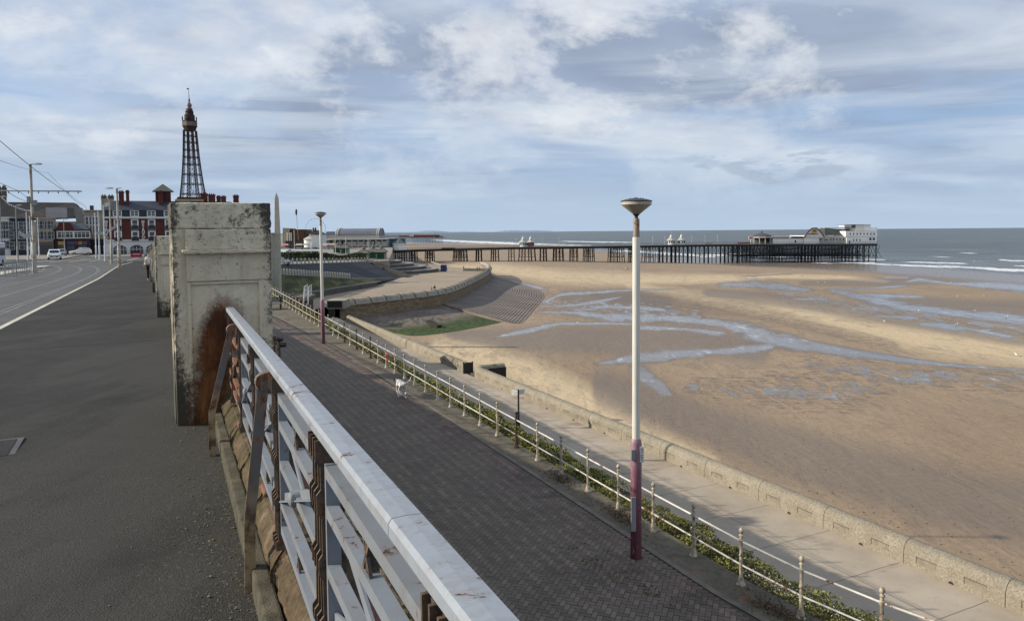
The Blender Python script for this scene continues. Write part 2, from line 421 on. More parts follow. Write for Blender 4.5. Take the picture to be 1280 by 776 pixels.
# inspection cover set in the pavement
cc = at(-52, 567, zup); cov = thing('inspection_cover', 'square steel inspection cover set flush in the pavement asphalt', 'cover', cc, A)
MB().box(-0.42, 0.42, -0.32, 0.32, -0.02, 0.006).build('frame', M_steel and mat_n('cover_iron', (0.075, 0.072, 0.068), 0.2, 6, 0.5, 0.2), cov)
MB().box(-0.37, 0.37, -0.27, 0.27, 0.0, 0.010).build('lid', M_pave, cov)
# thin transverse joints in the asphalt
m = MB()
for s in (15.3, 21.0, 33.5, 55):
    m.loft([[R(o, s + 0.02 * sin(o * 2), zs(s) + 0.005), R(o, s + 0.035 + 0.02 * sin(o * 2), zs(s) + 0.005)] for o in np.linspace(-3.0, 0.15, 10)])
m.build('pavement_joint', mat_n('joint_tar', (0.03, 0.03, 0.03), 0.2, 5, 0.7), kind='structure')

# ------------------------------------------------------------------ upper retaining wall
M_rwall = mat_n('retaining_wall', (0.30, 0.27, 0.22), 0.3, 0.8, 0.9, 0.3)
m = MB(); rows = []
for s in [-25, -10, 0, 10, 20, 30, 45, 60, 75, 90, 120, 200]:
    p = R(1.02, s); zb = -8 if s < 75 else -14
    rows.append([R(0.9, s, zs(s) - 0.02), R(1.25, s, zs(s) - 0.02), R(1.25, s, zb), R(0.9, s, zb)])
m.loft(rows, close=True); tag(m.build('retaining_wall', M_rwall), 'tall concrete retaining wall below the upper pavement beside the brick walk', 'wall')

# ------------------------------------------------------------------ parapet pillars
def cream(name, stain):
    m = NT(name, 0.75, 0, 0.3); v = m.co(); X_, Y_, Z_ = m.sepz()
    n1 = m.noise(v, 3.6, 10, 0.74, 0.4); n2 = m.noise(v, 24, 8, 0.78); n3 = m.noise(v, 1.1, 5, 0.6)
    n4 = m.noise(m.co((1, 1, 0.22)), 7, 8, 0.65)
    c = m.ramp(n3, [(0.3, (0.56, 0.49, 0.35)), (0.7, (0.76, 0.685, 0.53))])
    c = m.mix(m.ramp(n4, [(0.48, 0.0), (0.72, 0.5)]), c, (0.33, 0.28, 0.19))
    n6 = m.noise(v, 75, 4, 0.8)
    tot = m.mth('ADD', m.mth('MULTIPLY', n1, 0.48), m.mth('ADD', m.mth('MULTIPLY', n2, 0.30), m.mth('MULTIPLY', n6, 0.22)))
    # black lichen: strong on the cap, at the foot and down the outer edges
    capw = m.ramp(Z_, [(0.0, 0.0), (1.0, 1.0)])
    zc = m.n('ShaderNodeMapRange'); m.set(zc.inputs[0], Z_); zc.inputs[1].default_value = 1.55; zc.inputs[2].default_value = 2.05; zc.inputs[3].default_value = 0.0; zc.inputs[4].default_value = 0.062
    zf = m.n('ShaderNodeMapRange'); m.set(zf.inputs[0], Z_); zf.inputs[1].default_value = 0.75; zf.inputs[2].default_value = 0.0; zf.inputs[3].default_value = 0.0; zf.inputs[4].default_value = 0.17
    xe = m.n('ShaderNodeMapRange'); m.set(xe.inputs[0], m.mth('ABSOLUTE', m.mth('SUBTRACT', X_, 0.437))); xe.inputs[1].default_value = 0.33; xe.inputs[2].default_value = 0.43; xe.inputs[3].default_value = 0.0; xe.inputs[4].default_value = 0.10
    q = m.mth('ADD', tot, m.mth('ADD', zc.outputs[0], m.mth('ADD', zf.outputs[0], xe.outputs[0])))
    c = m.mix(m.ramp(q, [(0.560, 0.0), (0.59, 0.6), (0.64, 0.95)]), c, (0.030, 0.029, 0.022))
    c = m.mix(m.ramp(m.noise(v, 28, 6, 0.7), [(0.60, 0.0), (0.68, 0.75)]), c, (0.055, 0.05, 0.038))
    # the stain below the rail
    sx = m.n('ShaderNodeMapRange'); m.set(sx.inputs[0], m.mth('ABSOLUTE', m.mth('SUBTRACT', X_, m.mth('ADD', 0.36, m.mth('MULTIPLY', m.mth('SUBTRACT', Z_, 0.6), 0.14))))); sx.inputs[1].default_value = 0.25; sx.inputs[2].default_value = 0.02
    szz = m.n('ShaderNodeMapRange'); m.set(szz.inputs[0], Z_); szz.inputs[1].default_value = 1.26; szz.inputs[2].default_value = 0.92
    st_ = m.mth('MULTIPLY', m.mth('MULTIPLY', sx.outputs[0], szz.outputs[0]), m.mth('LESS_THAN', Y_, 0.004))
    sf = m.ramp(m.mth('ADD', st_, m.mth('MULTIPLY', m.mth('SUBTRACT', tot, 0.5), 2.2)), [(0.06, 0.0), (0.24, 0.45), (0.55, 1.0)])
    sf = m.mth('MULTIPLY', stain, sf)
    sf = m.mth('MULTIPLY', sf, m.ramp(st_, [(0.0, 0.0), (0.12, 1.0)]))
    c = m.mix(sf, c, m.ramp(m.mth('ADD', m.mth('MULTIPLY', n4, 0.6), m.mth('MULTIPLY', n1, 0.4)), [(0.34, (0.030, 0.014, 0.008)), (0.48, (0.10, 0.036, 0.012)), (0.60, (0.21, 0.085, 0.022)), (0.72, (0.36, 0.20, 0.08))]))
    m.color(c); m.bump(m.mth('ADD', m.mth('MULTIPLY', n2, 1.0), n6), 0.8, 0.008)
    return m.m
M_cream = cream('weathered_cream_paint', 1.0); M_cream2 = cream('weathered_cream_paint_clean', 0.12)
def make_pillar(label):
    t = thing('parapet_pillar', label, 'pillar', (0, 0, 0), A, 'cream pillars of the upper parapet')
    W, Dp, H = 0.875, 0.72, 2.08
    roughen(MB().box(0.0, W, 0.0, Dp, -0.1, 1.836).build('shaft', M_cream, t, bevel=0.012), 5, 0.018)
    roughen(MB().box(-0.006, W + 0.006, -0.010, Dp + 0.01, 1.837, H).build('cap', M_cream, t, bevel=0.014), 5, 0.022)
    # moulded face piece standing on the right of the left-hand strip
    b = MB(); x0, x1 = 0.115, W - 0.004
    b.box(x0, x1, -0.055, -0.001, 1.641, 1.831); b.box(x0, x1, -0.035, -0.001, 1.345, 1.604)
    roughen(b.build('frieze', M_cream, t, bevel=0.008), 4, 0.012)
    b = MB(); b.extp([(x0 - 0.035, 1.622), (x0 - 0.01, 1.605), (x1 + 0.002, 1.605), (x1 + 0.002, 1.640), (x0 - 0.035, 1.640)], Matrix.Translation((0, -0.09, 0)), 0.088)
    roughen(b.build('ledge', M_cream, t, bevel=0.008), 4, 0.022)
    b = MB(); b.box(x0, x0 + 0.035, -0.022, -0.001, -0.1, 1.343); b.box(W - 0.125, W - 0.004, -0.03, -0.001, -0.1, 1.343)
    b.box(x0 + 0.035, W - 0.125, -0.022, -0.001, 1.315, 1.343)
    b.build('panel_frame', M_cream, t, bevel=0.006)
    b = MB(); b.box(-0.008, -0.0005, 0.12, Dp - 0.12, -0.1, 1.60); b.build('side_panel', M_cream, t)
    return t
p0 = make_pillar('big cream pillar in front with rust stain under the rail end')
p0.location = R(0.22, 7.5, zs(7.5))
plab = ['cream parapet pillar second from the camera, partly hidden by the big one', 'third cream parapet pillar along the pavement, next to the woman',
        'far cream parapet pillar just beyond the third one', 'farthest cream parapet pillar of the row']
for i, s in enumerate((20.9, 35.0, 48.6, 62.2)):
    r_ = dup(p0, R(0.22, s, zs(s)), A, plab[i])
    for c_ in tree(r_): c_.material_slots[0].link = 'OBJECT'; c_.material_slots[0].material = M_cream2

# ------------------------------------------------------------------ railings between the pillars
M_rail = mat_rust('rail_paint', (0.27, 0.30, 0.335), 0.115, 15, False, 0.45, rustc=(0.10, 0.04, 0.02), dirt=0.3, vs=(1.5, 0.9, 1), var=0.92)
M_bar = mat_rust('bar_paint', (0.20, 0.222, 0.25), 0.10, 10, True, 0.5, rustc=(0.09, 0.04, 0.02), dirt=0.25)
M_barR = mat_rust('bar_rusty', (0.18, 0.18, 0.18), 0.40, 7, True, 0.5, dirt=0.9)
M_post = mat_rust('post_rust', (0.045, 0.040, 0.036), 0.24, 18, True, 0.6, rustc=(0.10, 0.048, 0.025), dirt=0.7)
M_brace = mat_rust('brace_paint', (0.13, 0.14, 0.15), 0.28, 7, True, 0.5, dirt=0.5, streak=2.0)
m = NT('mossy_stone', 0.9, 0, 0.25); v = m.co(); 
n1 = m.noise(v, 4, 9, 0.68); n2 = m.noise(v, 26, 7, 0.7)
c = m.ramp(n1, [(0.36, (0.030, 0.024, 0.014)), (0.48, (0.085, 0.062, 0.034)), (0.58, (0.125, 0.090, 0.054)), (0.70, (0.25, 0.19, 0.125))])
c = m.mix(m.ramp(m.noise(v, 2.4, 6, 0.6), [(0.48, 0.0), (0.62, 0.8)]), c, (0.065, 0.060, 0.022))
c = m.mix(m.ramp(m.noise(v, 5.5, 7, 0.7), [(0.58, 0.0), (0.68, 0.8)]), c, (0.22, 0.105, 0.06))
m.color(m.mix(0.6, c, m.ramp(n2, [(0.25, 0.15), (0.75, 0.85)]), 'OVERLAY')); m.bump(m.mth('ADD', n1, m.mth('ADD', m.mth('MULTIPLY', n2, 0.8), m.mth('MULTIPLY', m.noise(v, 80, 4), 0.5))), 1.0, 0.02); M_stone = m.m
M_foot = mat_n('dark_footing', (0.045, 0.042, 0.028), 0.4, 9, 0.95, 0.8, 0.015, c2=(0.13, 0.115, 0.08))
_t = M_brace.node_tree; _b = _t.nodes['Principled BSDF']; _l = _b.inputs['Base Color'].links[0].from_socket
_sx = _t.nodes.new('ShaderNodeSeparateXYZ'); _c = _t.nodes.new('ShaderNodeTexCoord'); _t.links.new(_c.outputs['Object'], _sx.inputs[0])
_r2 = _t.nodes.new('ShaderNodeValToRGB'); _t.links.new(_sx.outputs[2], _r2.inputs[0]); _r2.color_ramp.elements[0].position = 0.10; _r2.color_ramp.elements[0].color = (0.85, 0.85, 0.85, 1); _r2.color_ramp.elements[1].position = 0.36; _r2.color_ramp.elements[1].color = (0, 0, 0, 1)
_nz = _t.nodes.new('ShaderNodeTexNoise'); _nz.inputs['Scale'].default_value = 14; _nz.inputs['Detail'].default_value = 7; _t.links.new(_c.outputs['Object'], _nz.inputs['Vector'])
_r3 = _t.nodes.new('ShaderNodeValToRGB'); _t.links.new(_nz.outputs['Fac'], _r3.inputs[0]); _r3.color_ramp.elements[0].position = 0.4; _r3.color_ramp.elements[0].color = (0.10, 0.045, 0.02, 1); _r3.color_ramp.elements[1].position = 0.56; _r3.color_ramp.elements[1].color = (0.36, 0.27, 0.15, 1)
_mx = _t.nodes.new('ShaderNodeMix'); _mx.data_type = 'RGBA'; _t.links.new(_r2.outputs[0], _mx.inputs[0]); _t.links.new(_l, _mx.inputs[6]); _t.links.new(_r3.outputs[0], _mx.inputs[7]); _t.links.new(_mx.outputs[2], _b.inputs['Base Color'])
def rail_section(P0, P1, hz, name_lbl, fine=True):
    """P0 near end, P1 far end on the pavement; local x = along, y = left (pavement side), z = up. hz: rail height"""
    d = P1 - P0; L = d.length; ax = d.normalized(); ang = atan2(ax.y, ax.x)
    t = thing('iron_railing', name_lbl, 'railing', P0, ang, 'lattice railings of the upper parapet')
    sl = d.z / sqrt(d.x ** 2 + d.y ** 2); L = sqrt(d.x ** 2 + d.y ** 2)
    Z = lambda x, z: z + sl * x
    # hand rail: flat topped with rolled edges
    prof = [(-0.036, 0.008), (0.036, 0.008), (0.036, 0.031), (0.029, 0.041), (0.0, 0.0425), (-0.029, 0.041), (-0.036, 0.031)]
    segs = [0.0]
    x = 1.62 if fine else 4.0
    while x < L - 0.5: segs.append(x); x += 2.45
    segs.append(L)
    for a, b_ in zip(segs[:-1], segs[1:]):
        b = MB(); rows = []
        for x in np.linspace(a + 0.0015, b_ - 0.0015, 6): rows.append([Vector((x, y, Z(x, hz - 0.05 + z))) for y, z in prof])
        b.loft(rows, close=True); n = len(prof)
        b.f.append(tuple(range(n))); b.f.append(tuple(len(b.v) - n + i for i in range(n))[::-1])
        b.build('top_rail', M_rail, t)
    return t, L, Z
seed(5)
def lattice(t, x0, x1, Z, hz, matb, matr, detail=True):
    if not detail:
        for z_ in (hz - 0.14, 0.68, 0.42):
            b = MB(); b.bar((x0, 0, Z(x0, z_)), (x1, 0, Z(x1, z_)), 0.012, 0.032); b.build('bar', matb, t)
        b = MB(); b.bar((x0, 0, Z(x0, 0.42)), (x1, 0, Z(x1, hz - 0.14)), 0.01, 0.022); b.build('diagonal', matb, t)
        b = MB(); b.bar((x0, 0.012, Z(x0, hz - 0.14)), (x1, 0.012, Z(x1, 0.42)), 0.01, 0.022); b.build('diagonal', matb, t)
        return
    """one panel of crossing angle irons"""
    zt, zb = hz - 0.135, 0.40
    z1, z4 = zt - 0.115, zb + 0.115
    zc = (zt + zb) / 2; xc = (x0 + x1) / 2
    def ang(b, p, q):
        b.bar((p[0], 0.018, Z(p[0], p[1])), (q[0], 0.018, Z(q[0], q[1])), 0.006, 0.034, up=(0, 0, 1))
        b.bar((p[0], 0.002, Z(p[0], p[1]) + 0.014), (q[0], 0.002, Z(q[0], q[1]) + 0.014), 0.032, 0.006, up=(0, 0, 1))
    b = MB(); ang(b, (x0, zt), (x1, zt)); ang(b, (x0, z1), (x1, z1)); b.build('upper_bar', matb, t)
    b = MB(); ang(b, (x0, z4), (x1, z4)); ang(b, (x0, zb), (x1, zb)); b.build('lower_bar', matb, t)
    b = MB(); ang(b, (x0, zc), (xc - 0.04, zc)); ang(b, (xc + 0.04, zc), (x1, zc))
    b.build('middle_bar', matb, t)
    b = MB()
    b.bar((x0 + 0.01, 0.0, Z(x0, z1 - 0.01)), (x1 - 0.01, 0.0, Z(x1, z4 + 0.03)), 0.008, 0.034); b.bar((x0 + 0.01, -0.012, Z(x0, z4 + 0.03)), (x1 - 0.01, -0.012, Z(x1, z1 - 0.01)), 0.008, 0.034)
    b.bar((x0 + 0.01, 0.014, Z(x0, z1 - 0.028)), (x1 - 0.01, 0.014, Z(x1, z4 + 0.012)), 0.028, 0.006); b.build('diagonal', matb, t)
    for zz0, zz1 in ((z1, zt), (zb, z4)):
        b = MB(); b.bar((xc, 0.0, Z(xc, zz0)), (xc, 0.0, Z(xc, zz1)), 0.03, 0.008)
        for sg in (-1, 1): b.bar((xc - 0.035 * sg, 0.012, Z(xc, zz0) + 0.012), (xc + 0.035 * sg, 0.012, Z(xc, zz1) - 0.012), 0.008, 0.012)
        b.build('rusty_tie', matr, t)
    b = MB(); Mx = Matrix.Translation((xc, 0.0, Z(xc, zc))) @ Matrix.Rotation(radians(90), 4, 'X')
    b.lathe((0, 0, 0), [(0.0, -0.045), (0.014, -0.045), (0.026, -0.038), (0.030, -0.026), (0.030, 0.026), (0.022, 0.034), (0, 0.034)], 14, Mx)
    for k in range(8):
        a = k * pi / 4; b.lathe((0, 0, 0), [(0.0, -0.036), (0.006, -0.034), (0.006, -0.02), (0, -0.02)], 6, Mx @ Matrix.Translation((0.024 * cos(a), 0.024 * sin(a), 0)))
    b.build('boss', matb, t, smooth=True)
    b = MB(); b.box(x0 - 0.012, x0 + 0.006, -0.02, 0.02, Z(x0, zb - 0.02), Z(x0, zt + 0.02)); b.build('side_stile', matb, t)
    b = MB(); b.box(x1 - 0.006, x1 + 0.012, -0.02, 0.02, Z(x1, zb - 0.02), Z(x1, zt + 0.02)); b.build('side_stile', matb, t)
def wavy_post(t, x, Z, hz, mat, foot=True):
    """flat iron with a stepped, nibbled outline and a stone-set foot"""
    b = MB(); pts = []; zl = 0.30; n = 24; H = hz - 0.05 - zl
    for f, wv in ((0, .036), (.05, .036), (.06, .026), (.22, .026), (.24, .034), (.27, .036), (.30, .036), (.32, .025), (.46, .025), (.48, .034), (.54, .034), (.56, .025), (.70, .025), (.72, .035), (.76, .037), (.79, .037), (.81, .027), (.90, .027), (.92, .038), (1.0, .038)):
        z = zl + H * f; pts.append((z, wv + random.uniform(-0.0008, 0.0008)))
    for i in []:
        f = i / n; z = zl + H * f
        k = abs(f - 0.5) * 2
        wv = 0.024 + (0.009 if (k > 0.50 and k < 0.74) else 0.0) + (0.007 if k > 0.88 else 0.0) + (0.008 if k < 0.10 else 0) + random.uniform(-0.0012, 0.0012)
        pts.append((z, wv))
    poly = [(wv, Z(x, z)) for z, wv in pts] + [(-wv, Z(x, z)) for z, wv in reversed(pts)]
    # outline lies across the rail so that it shows from the pavement side
    for sx in (-0.024, 0.016):
        b.extp([(p[0] * 1.15, p[1]) for p in poly], Matrix.Translation((x + sx, 0, 0)) @ Matrix.Rotation(radians(90), 4, 'Z'), 0.008)
    b.box(x - 0.02, x + 0.02, -0.012, -0.006, Z(x, zl), Z(x, hz - 0.06))
    b.box(x - 0.03, x + 0.03, -0.03, 0.03, Z(x, hz - 0.10), Z(x, hz - 0.055))
    for i in range(9):
        zz = Z(x, zl + 0.05 + i * 0.075); b.lathe((x - 0.028, 0.012, zz), [(0.0, -0.008), (0.008, -0.005), (0.009, 0), (0.008, 0.005), (0, 0.008)], 6)
    return b.build('post', mat, t)
def brace(t, x, Z, hz, yb):
    b = MB()
    top = Vector((x, 0.045, Z(x, hz - 0.10))); knee = Vector((x - 0.01, yb, Z(x, 0.34))); foot = Vector((x - 0.01, yb + 0.005, Z(x, -0.02)))
    b.bar(foot, knee, 0.012, 0.05, up=(0, 1, 0)); b.bar(knee, top, 0.012, 0.05, up=(0, 1, 0))
    b.bar(foot + Vector((0.022, 0, 0)), knee + Vector((0.022, 0, 0)), 0.05, 0.008, up=(0, 1, 0)); b.bar(knee + Vector((0.022, 0, 0)), top + Vector((0.022, 0, 0)), 0.05, 0.008, up=(0, 1, 0))
    Mx = Matrix.Translation((x, 0.045, Z(x, hz - 0.115))) @ Matrix.Rotation(radians(90), 4, 'Y')
    b.lathe((0, 0, 0), [(0, -0.02), (0.04, -0.02), (0.042, 0.02), (0, 0.02)], 14, Mx)
    b.bar(top, (x, -0.01, Z(x, hz - 0.09)), 0.03, 0.05)
    b.build('brace', M_brace, t)
def near_base(P0, P1, lab):
    d = P1 - P0; ang = atan2(d.y, d.x); L = sqrt(d.x ** 2 + d.y ** 2); sl = d.z / L
    t = thing('parapet_kerb', lab, 'kerb', P0, ang, 'mossy stone kerbs under the railings')
    x = 0; seed(int(L * 10)); i = 0
    while x < L:
        ln_ = min(0.86, L - x); j = random.uniform(-0.008, 0.008)
        b = MB(); M_ = Matrix(((1, 0, 0, 0), (0, 1, 0, 0), (sl, 0, 1, 0), (0, 0, 0, 1)))
        pr = [(0.155 + j, 0.10), (0.155 + j, 0.17), (0.10 + j, 0.255), (-0.24, 0.27), (-0.24, -0.4), (0.155 + j, -0.4)]
        rows = [[M_ @ Vector((xx, y, z)) for y, z in pr] for xx in (x + 0.006, x + ln_ - 0.006)]
        b.loft(rows, close=True); b.f.append(tuple(range(6))); b.f.append(tuple(6 + k for k in range(6))[::-1])
        ob_ = b.build('stone_block', M_stone, t, bevel=0.014)
        if L > 12.4 and abs(P0.length) < 9: roughen(ob_, 4, 0.035)
        if i % 2 == 1:
            b = MB(); b.box(x - 0.10, x + 0.10, -0.13, 0.118, 0.262, 0.292, M_); b.build('post_pad', M_stoneR, t, bevel=0.012)
        x += ln_; i += 1
    b = MB(); M_ = Matrix(((1, 0, 0, 0), (0, 1, 0, 0), (sl, 0, 1, 0), (0, 0, 0, 1)))
    b.box(0, L, 0.158, 0.235, -0.2, 0.115, M_); b.build('footing', M_foot, t, bevel=0.012)
    return t
m = NT('rusty_stone', 0.9, 0, 0.2); v = m.co(); m.color(m.ramp(m.noise(v, 7, 8, 0.7), [(0.3, (0.09, 0.055, 0.035)), (0.6, (0.21, 0.10, 0.065)), (0.75, (0.27, 0.19, 0.13))])); m.bump(m.noise(v, 18, 7), 0.7, 0.01); M_stoneR = m.m
def pl(o, s): return R(o, s, zs(s))
# the near section, from beside the camera to the big pillar: the rail leans out over the kerb towards its far end
HZ = 1.11
nearA, nearB = pl(0.139, -5.2), pl(0.703, 7.62)
tN, LN, ZN = rail_section(nearA, nearB, HZ, 'near lattice railing with pale blue flaking top rail beside the big pillar')
ux = (nearB - nearA); ux.z = 0; LNh = ux.length
x = 2.16 + 5.2 + 4 * 1.17; k = 0
wavy_post(tN, LNh - 0.12, ZN, HZ, M_post); lattice(tN, x + 0.09, LNh - 0.17, ZN, HZ, M_barR, M_post)
while x > 0.3:
    wavy_post(tN, x, ZN, HZ, M_post); 
    far_ = LNh - x < 1.6
    if x > 1.2:
        lattice(tN, x - 1.04, x - 0.055, ZN, HZ, M_barR if far_ else M_bar, M_post)
        wavy_post(tN, x - 1.085, ZN, HZ, M_post)
    x -= 1.17; k += 1
for sB in (6.25, 3.62, 0.9, -1.8):
    pB = pl(0.45, sB); xB = (pB - nearA).dot(ux.normalized())
    brace(tN, xB, ZN, HZ, 0.125 + 0.032 * (sB - 3.6))
near_base(pl(0.36, -5.2), pl(0.76, 7.48), 'mossy stone kerb under the near railing with rusty pads')
b = MB(); seed(3)
for i, s0 in enumerate((8.3, 21.7, 35.8, 49.4)):
    a_, c_ = pl(0.75, s0 + 0.02), pl(0.75, s0 + (12.5 if i == 0 else 13.2 if i == 1 else 12.8))
    t_, L_, Z_f = rail_section(a_, c_, HZ, ['lattice railing between the big pillar and the second pillar', 'lattice railing between the second and third pillars', 'lattice railing between the third pillar and the far one', 'farthest lattice railing of the parapet beside the last pillar'][i], False)
    x = 0.1
    while x < L_ - 0.8:
        wavy_post(t_, x, Z_f, HZ, M_post); lattice(t_, x + 0.055, x + 1.25, Z_f, HZ, M_bar, M_post, False); x += 1.31
    near_base(a_, c_, ['mossy stone kerb just beyond the big pillar', 'mossy stone kerb beyond the second pillar', 'mossy stone kerb beyond the third pillar', 'farthest mossy stone kerb of the parapet'][i])
seed(9)

# loose gravel swept against the kerb
seed(31); g = MB()
for i in range(900):
    s = random.uniform(0.8, 9.0); o = 0.40 + 0.02 * s - abs(random.gauss(0, 0.20)); r = random.uniform(0.002, 0.0065) * (1.6 if random.random() < 0.06 else 1)
    if o > 0.40 + 0.02 * s - 0.01 or (s > 7.4 and o > 0.19): continue
    p = pl(o, s) + Vector((0, 0, r * 0.5)); M_ = Matrix.Rotation(random.uniform(0, 6.28), 4, 'Z') @ Matrix.Diagonal((1, random.uniform(0.6, 1), random.uniform(0.5, 0.8), 1))
    g.lathe(p, [(0, -r), (r * 0.8, -r * 0.5), (r, 0.1 * r), (r * 0.6, r * 0.7), (0, r * 0.85)], 5, M_)
tag(g.build('loose_gravel', mat_n('gravel', (0.16, 0.15, 0.13), 0.45, 30, 0.9, 0.2)), kind='stuff')
# ------------------------------------------------------------------ middle walk: herringbone brick
SB = np.array([-6.0, 82.0])
o_edge = lambda s: 9.12 - 0.000035 * max(0, s - 12) ** 2.75 if s < 60 else 9.12 - 0.000035 * 48 ** 2.75
def grid_strip(name, oa, ob, ss, dz, mat, n=4):
    m = MB()
    m.loft([[Rmid(o, s, dz) for o in np.linspace(oa(s) if callable(oa) else oa, ob(s) if callable(ob) else ob, n)] for s in ss])
    return m.build(name, mat, kind='structure')
M_mortar = mat_n('paving_joint', (0.070, 0.056, 0.042), 0.2, 3, 0.9, 0.1)
grid_strip('paving_bed', 1.2, 9.9, np.linspace(-8, 90, 50), -0.012, M_mortar)
m = NT('brick_paving', 0.82, 0, 0.3); v = m.co(world=True); rnd = m.attr('rnd'); rev = m.attr('edge')
base = m.ramp(rnd, [(0.0, (0.120, 0.098, 0.074)), (0.45, (0.148, 0.121, 0.093)), (0.8, (0.172, 0.141, 0.108)), (1.0, (0.20, 0.166, 0.13))])
redd = m.ramp(rnd, [(0.0, (0.115, 0.078, 0.064)), (0.5, (0.165, 0.112, 0.093)), (1.0, (0.215, 0.155, 0.13))])
rk = m.mth('MULTIPLY', rev, m.ramp(m.noise(v, 0.55, 5, 0.6), [(0.40, 0.25), (0.62, 1.0)]))
c = m.mix(rk, base, redd)
dn = m.noise(v, 0.9, 7, 0.62)
c = m.mix(m.ramp(dn, [(0.45, 0.0), (0.75, 0.5)]), c, (0.075, 0.068, 0.058))
c = m.mix(m.mth('MULTIPLY', rev, m.ramp(m.noise(v, 1.7, 7, 0.65), [(0.50, 0.0), (0.66, 0.75)])), c, (0.060, 0.055, 0.042))
c = m.mix(0.35, c, m.ramp(m.noise(v, 22, 5, 0.7), [(0.3, 0.2), (0.7, 0.8)]), 'OVERLAY')
m.color(c); m.bump(m.noise(v, 40, 4), 0.5, 0.004); M_brick = m.m
def herring():
    L = 0.2; q = 0.104
    s0, s1, o0, o1 = -6, 82, 1.26, 9.2
    K = 700
    xs, ys = np.meshgrid(np.arange(-K, K), np.arange(-K, K), indexing='ij')
    out = []
    c45, s45 = cos(radians(45)), sin(radians(45))
    for dval, wdt, hgt in ((0, 2, 1), (3, 1, 2)):
        mk = ((xs - ys) % 4) == dval
        x = xs[mk].astype(float); y = ys[mk].astype(float)
        cx, cy = (x + wdt / 2) * q, (y + hgt / 2) * q
        ro, rs = cx * c45 - cy * s45 + 5, cx * s45 + cy * c45 + 38
        ed = np.where(rs < 60, 9.12 - 0.000035 * np.maximum(0, rs - 12) ** 2.75, 9.12 - 0.000035 * 48 ** 2.75)
        ed = ed + np.minimum(3.5, 0.11 * np.maximum(0, 9.8 - rs) ** 1.5)
        ok = (ro > o0) & (ro < ed - 0.05) & (rs > s0) & (rs < s1)
        x, y = x[ok], y[ok]
        g = 0.045
        cr = []
        for (a, b_) in ((g, g), (wdt - g, g), (wdt - g, hgt - g), (g, hgt - g)):
            px_, py_ = (x + a) * q, (y + b_) * q
            cr.append(np.stack([px_ * c45 - py_ * s45 + 5, px_ * s45 + py_ * c45 + 38], 1))
        out.append(np.stack(cr, 1))
    P = np.concatenate(out, 0); n = len(P)
    rng = np.random.default_rng(4); jit = rng.normal(0, 0.0012, n)
    o_, s_ = P[..., 0], P[..., 1]
    X = o_ * RN.x + s_ * RD.x; Y = o_ * RN.y + s_ * RD.y; Z = -6.9 + 0.02 * Y + jit[:, None]
    V = np.stack([X, Y, Z], -1).reshape(-1, 3)
    me = bpy.data.meshes.new('brick_paving'); me.vertices.add(n * 4); me.vertices.foreach_set('co', V.ravel())
    me.loops.add(n * 4); me.loops.foreach_set('vertex_index', np.arange(n * 4, dtype=np.int32))
    me.polygons.add(n); me.polygons.foreach_set('loop_start', np.arange(0, n * 4, 4, dtype=np.int32)); me.polygons.foreach_set('loop_total', np.full(n, 4, dtype=np.int32))
    me.update(); me.validate()
    a = me.attributes.new('rnd', 'FLOAT', 'FACE'); n0 = len(out[0]); rv = rng.random(n) * 0.62; rv[:n0] += 0.36; a.data.foreach_set('value', rv.astype(np.float32))
    co_ = o_.mean(1); cs_ = s_.mean(1)
    ed = 9.12 - 0.000035 * np.maximum(0, cs_ - 12) ** 2.75 + np.minimum(3.5, 0.11 * np.maximum(0, 9.8 - cs_) ** 1.5)
    wv = np.clip(1 - (ed - co_ - 0.2) / (1.5 + 0.5 * np.sin(cs_ * 0.9)), 0, 1)
    wv = np.maximum(wv, np.clip(1 - np.hypot(co_ - 8.3, cs_ - 11.6) / 2.2, 0, 1))
    a = me.attributes.new('edge', 'FLOAT', 'FACE'); a.data.foreach_set('value', wv.astype(np.float32))
    me.materials.append(M_brick)
    o = bpy.data.objects.new('brick_paving', me); COL.objects.link(o); o['kind'] = 'structure'
herring()
m = NT('edge_concrete', 0.9, 0, 0.25); v = m.co(world=True)
n1 = m.noise(v, 1.1, 8, 0.65); n2 = m.noise(v, 6, 8, 0.7)
c = m.ramp(n1, [(0.3, (0.085, 0.073, 0.052)), (0.7, (0.175, 0.152, 0.115))])
c = m.mix(m.ramp(n2, [(0.50, 0.0), (0.63, 0.7)]), c, (0.070, 0.066, 0.040))
c = m.mix(m.ramp(m.noise(v, 2.3, 6, 0.6), [(0.60, 0.0), (0.68, 0.6)]), c, (0.22, 0.11, 0.07))
m.color(m.mix(0.4, c, m.ramp(m.noise(v, 30, 4, 0.7), [(0.3, 0.2), (0.7, 0.8)]), 'OVERLAY')); m.bump(m.mth('ADD', n2, m.noise(v, 30, 4)), 0.6, 0.01); M_econ = m.m
grid_strip('edge_kerb', o_edge, lambda s: o_edge(s) + 0.13, np.linspace(-8, 90, 60), 0.006, mat_n('kerb_stone', (0.15, 0.13, 0.105), 0.3, 2.5, 0.85, 0.3), 2)
grid_strip('railing_verge', lambda s: o_edge(s) + 0.13, 10.02, np.linspace(-8, 90, 60), 0.0, M_econ, 5)
# retaining face of the bank above the lower walk
m = MB(); rows = []
for s in np.linspace(-12, 110, 24):
    a = Rmid(10.0, s, -0.25); b_ = Rmid(11.1, s, -0.28); c_ = R(11.9, s, ZLOW - 0.1) + RN * wc(s); rows.append([a, b_, c_])
m.loft(rows); m.build('bank_soil', mat_n('bank_soil', (0.075, 0.062, 0.04), 0.35, 2.2, 0.95, 0.6, 0.05), kind='structure')
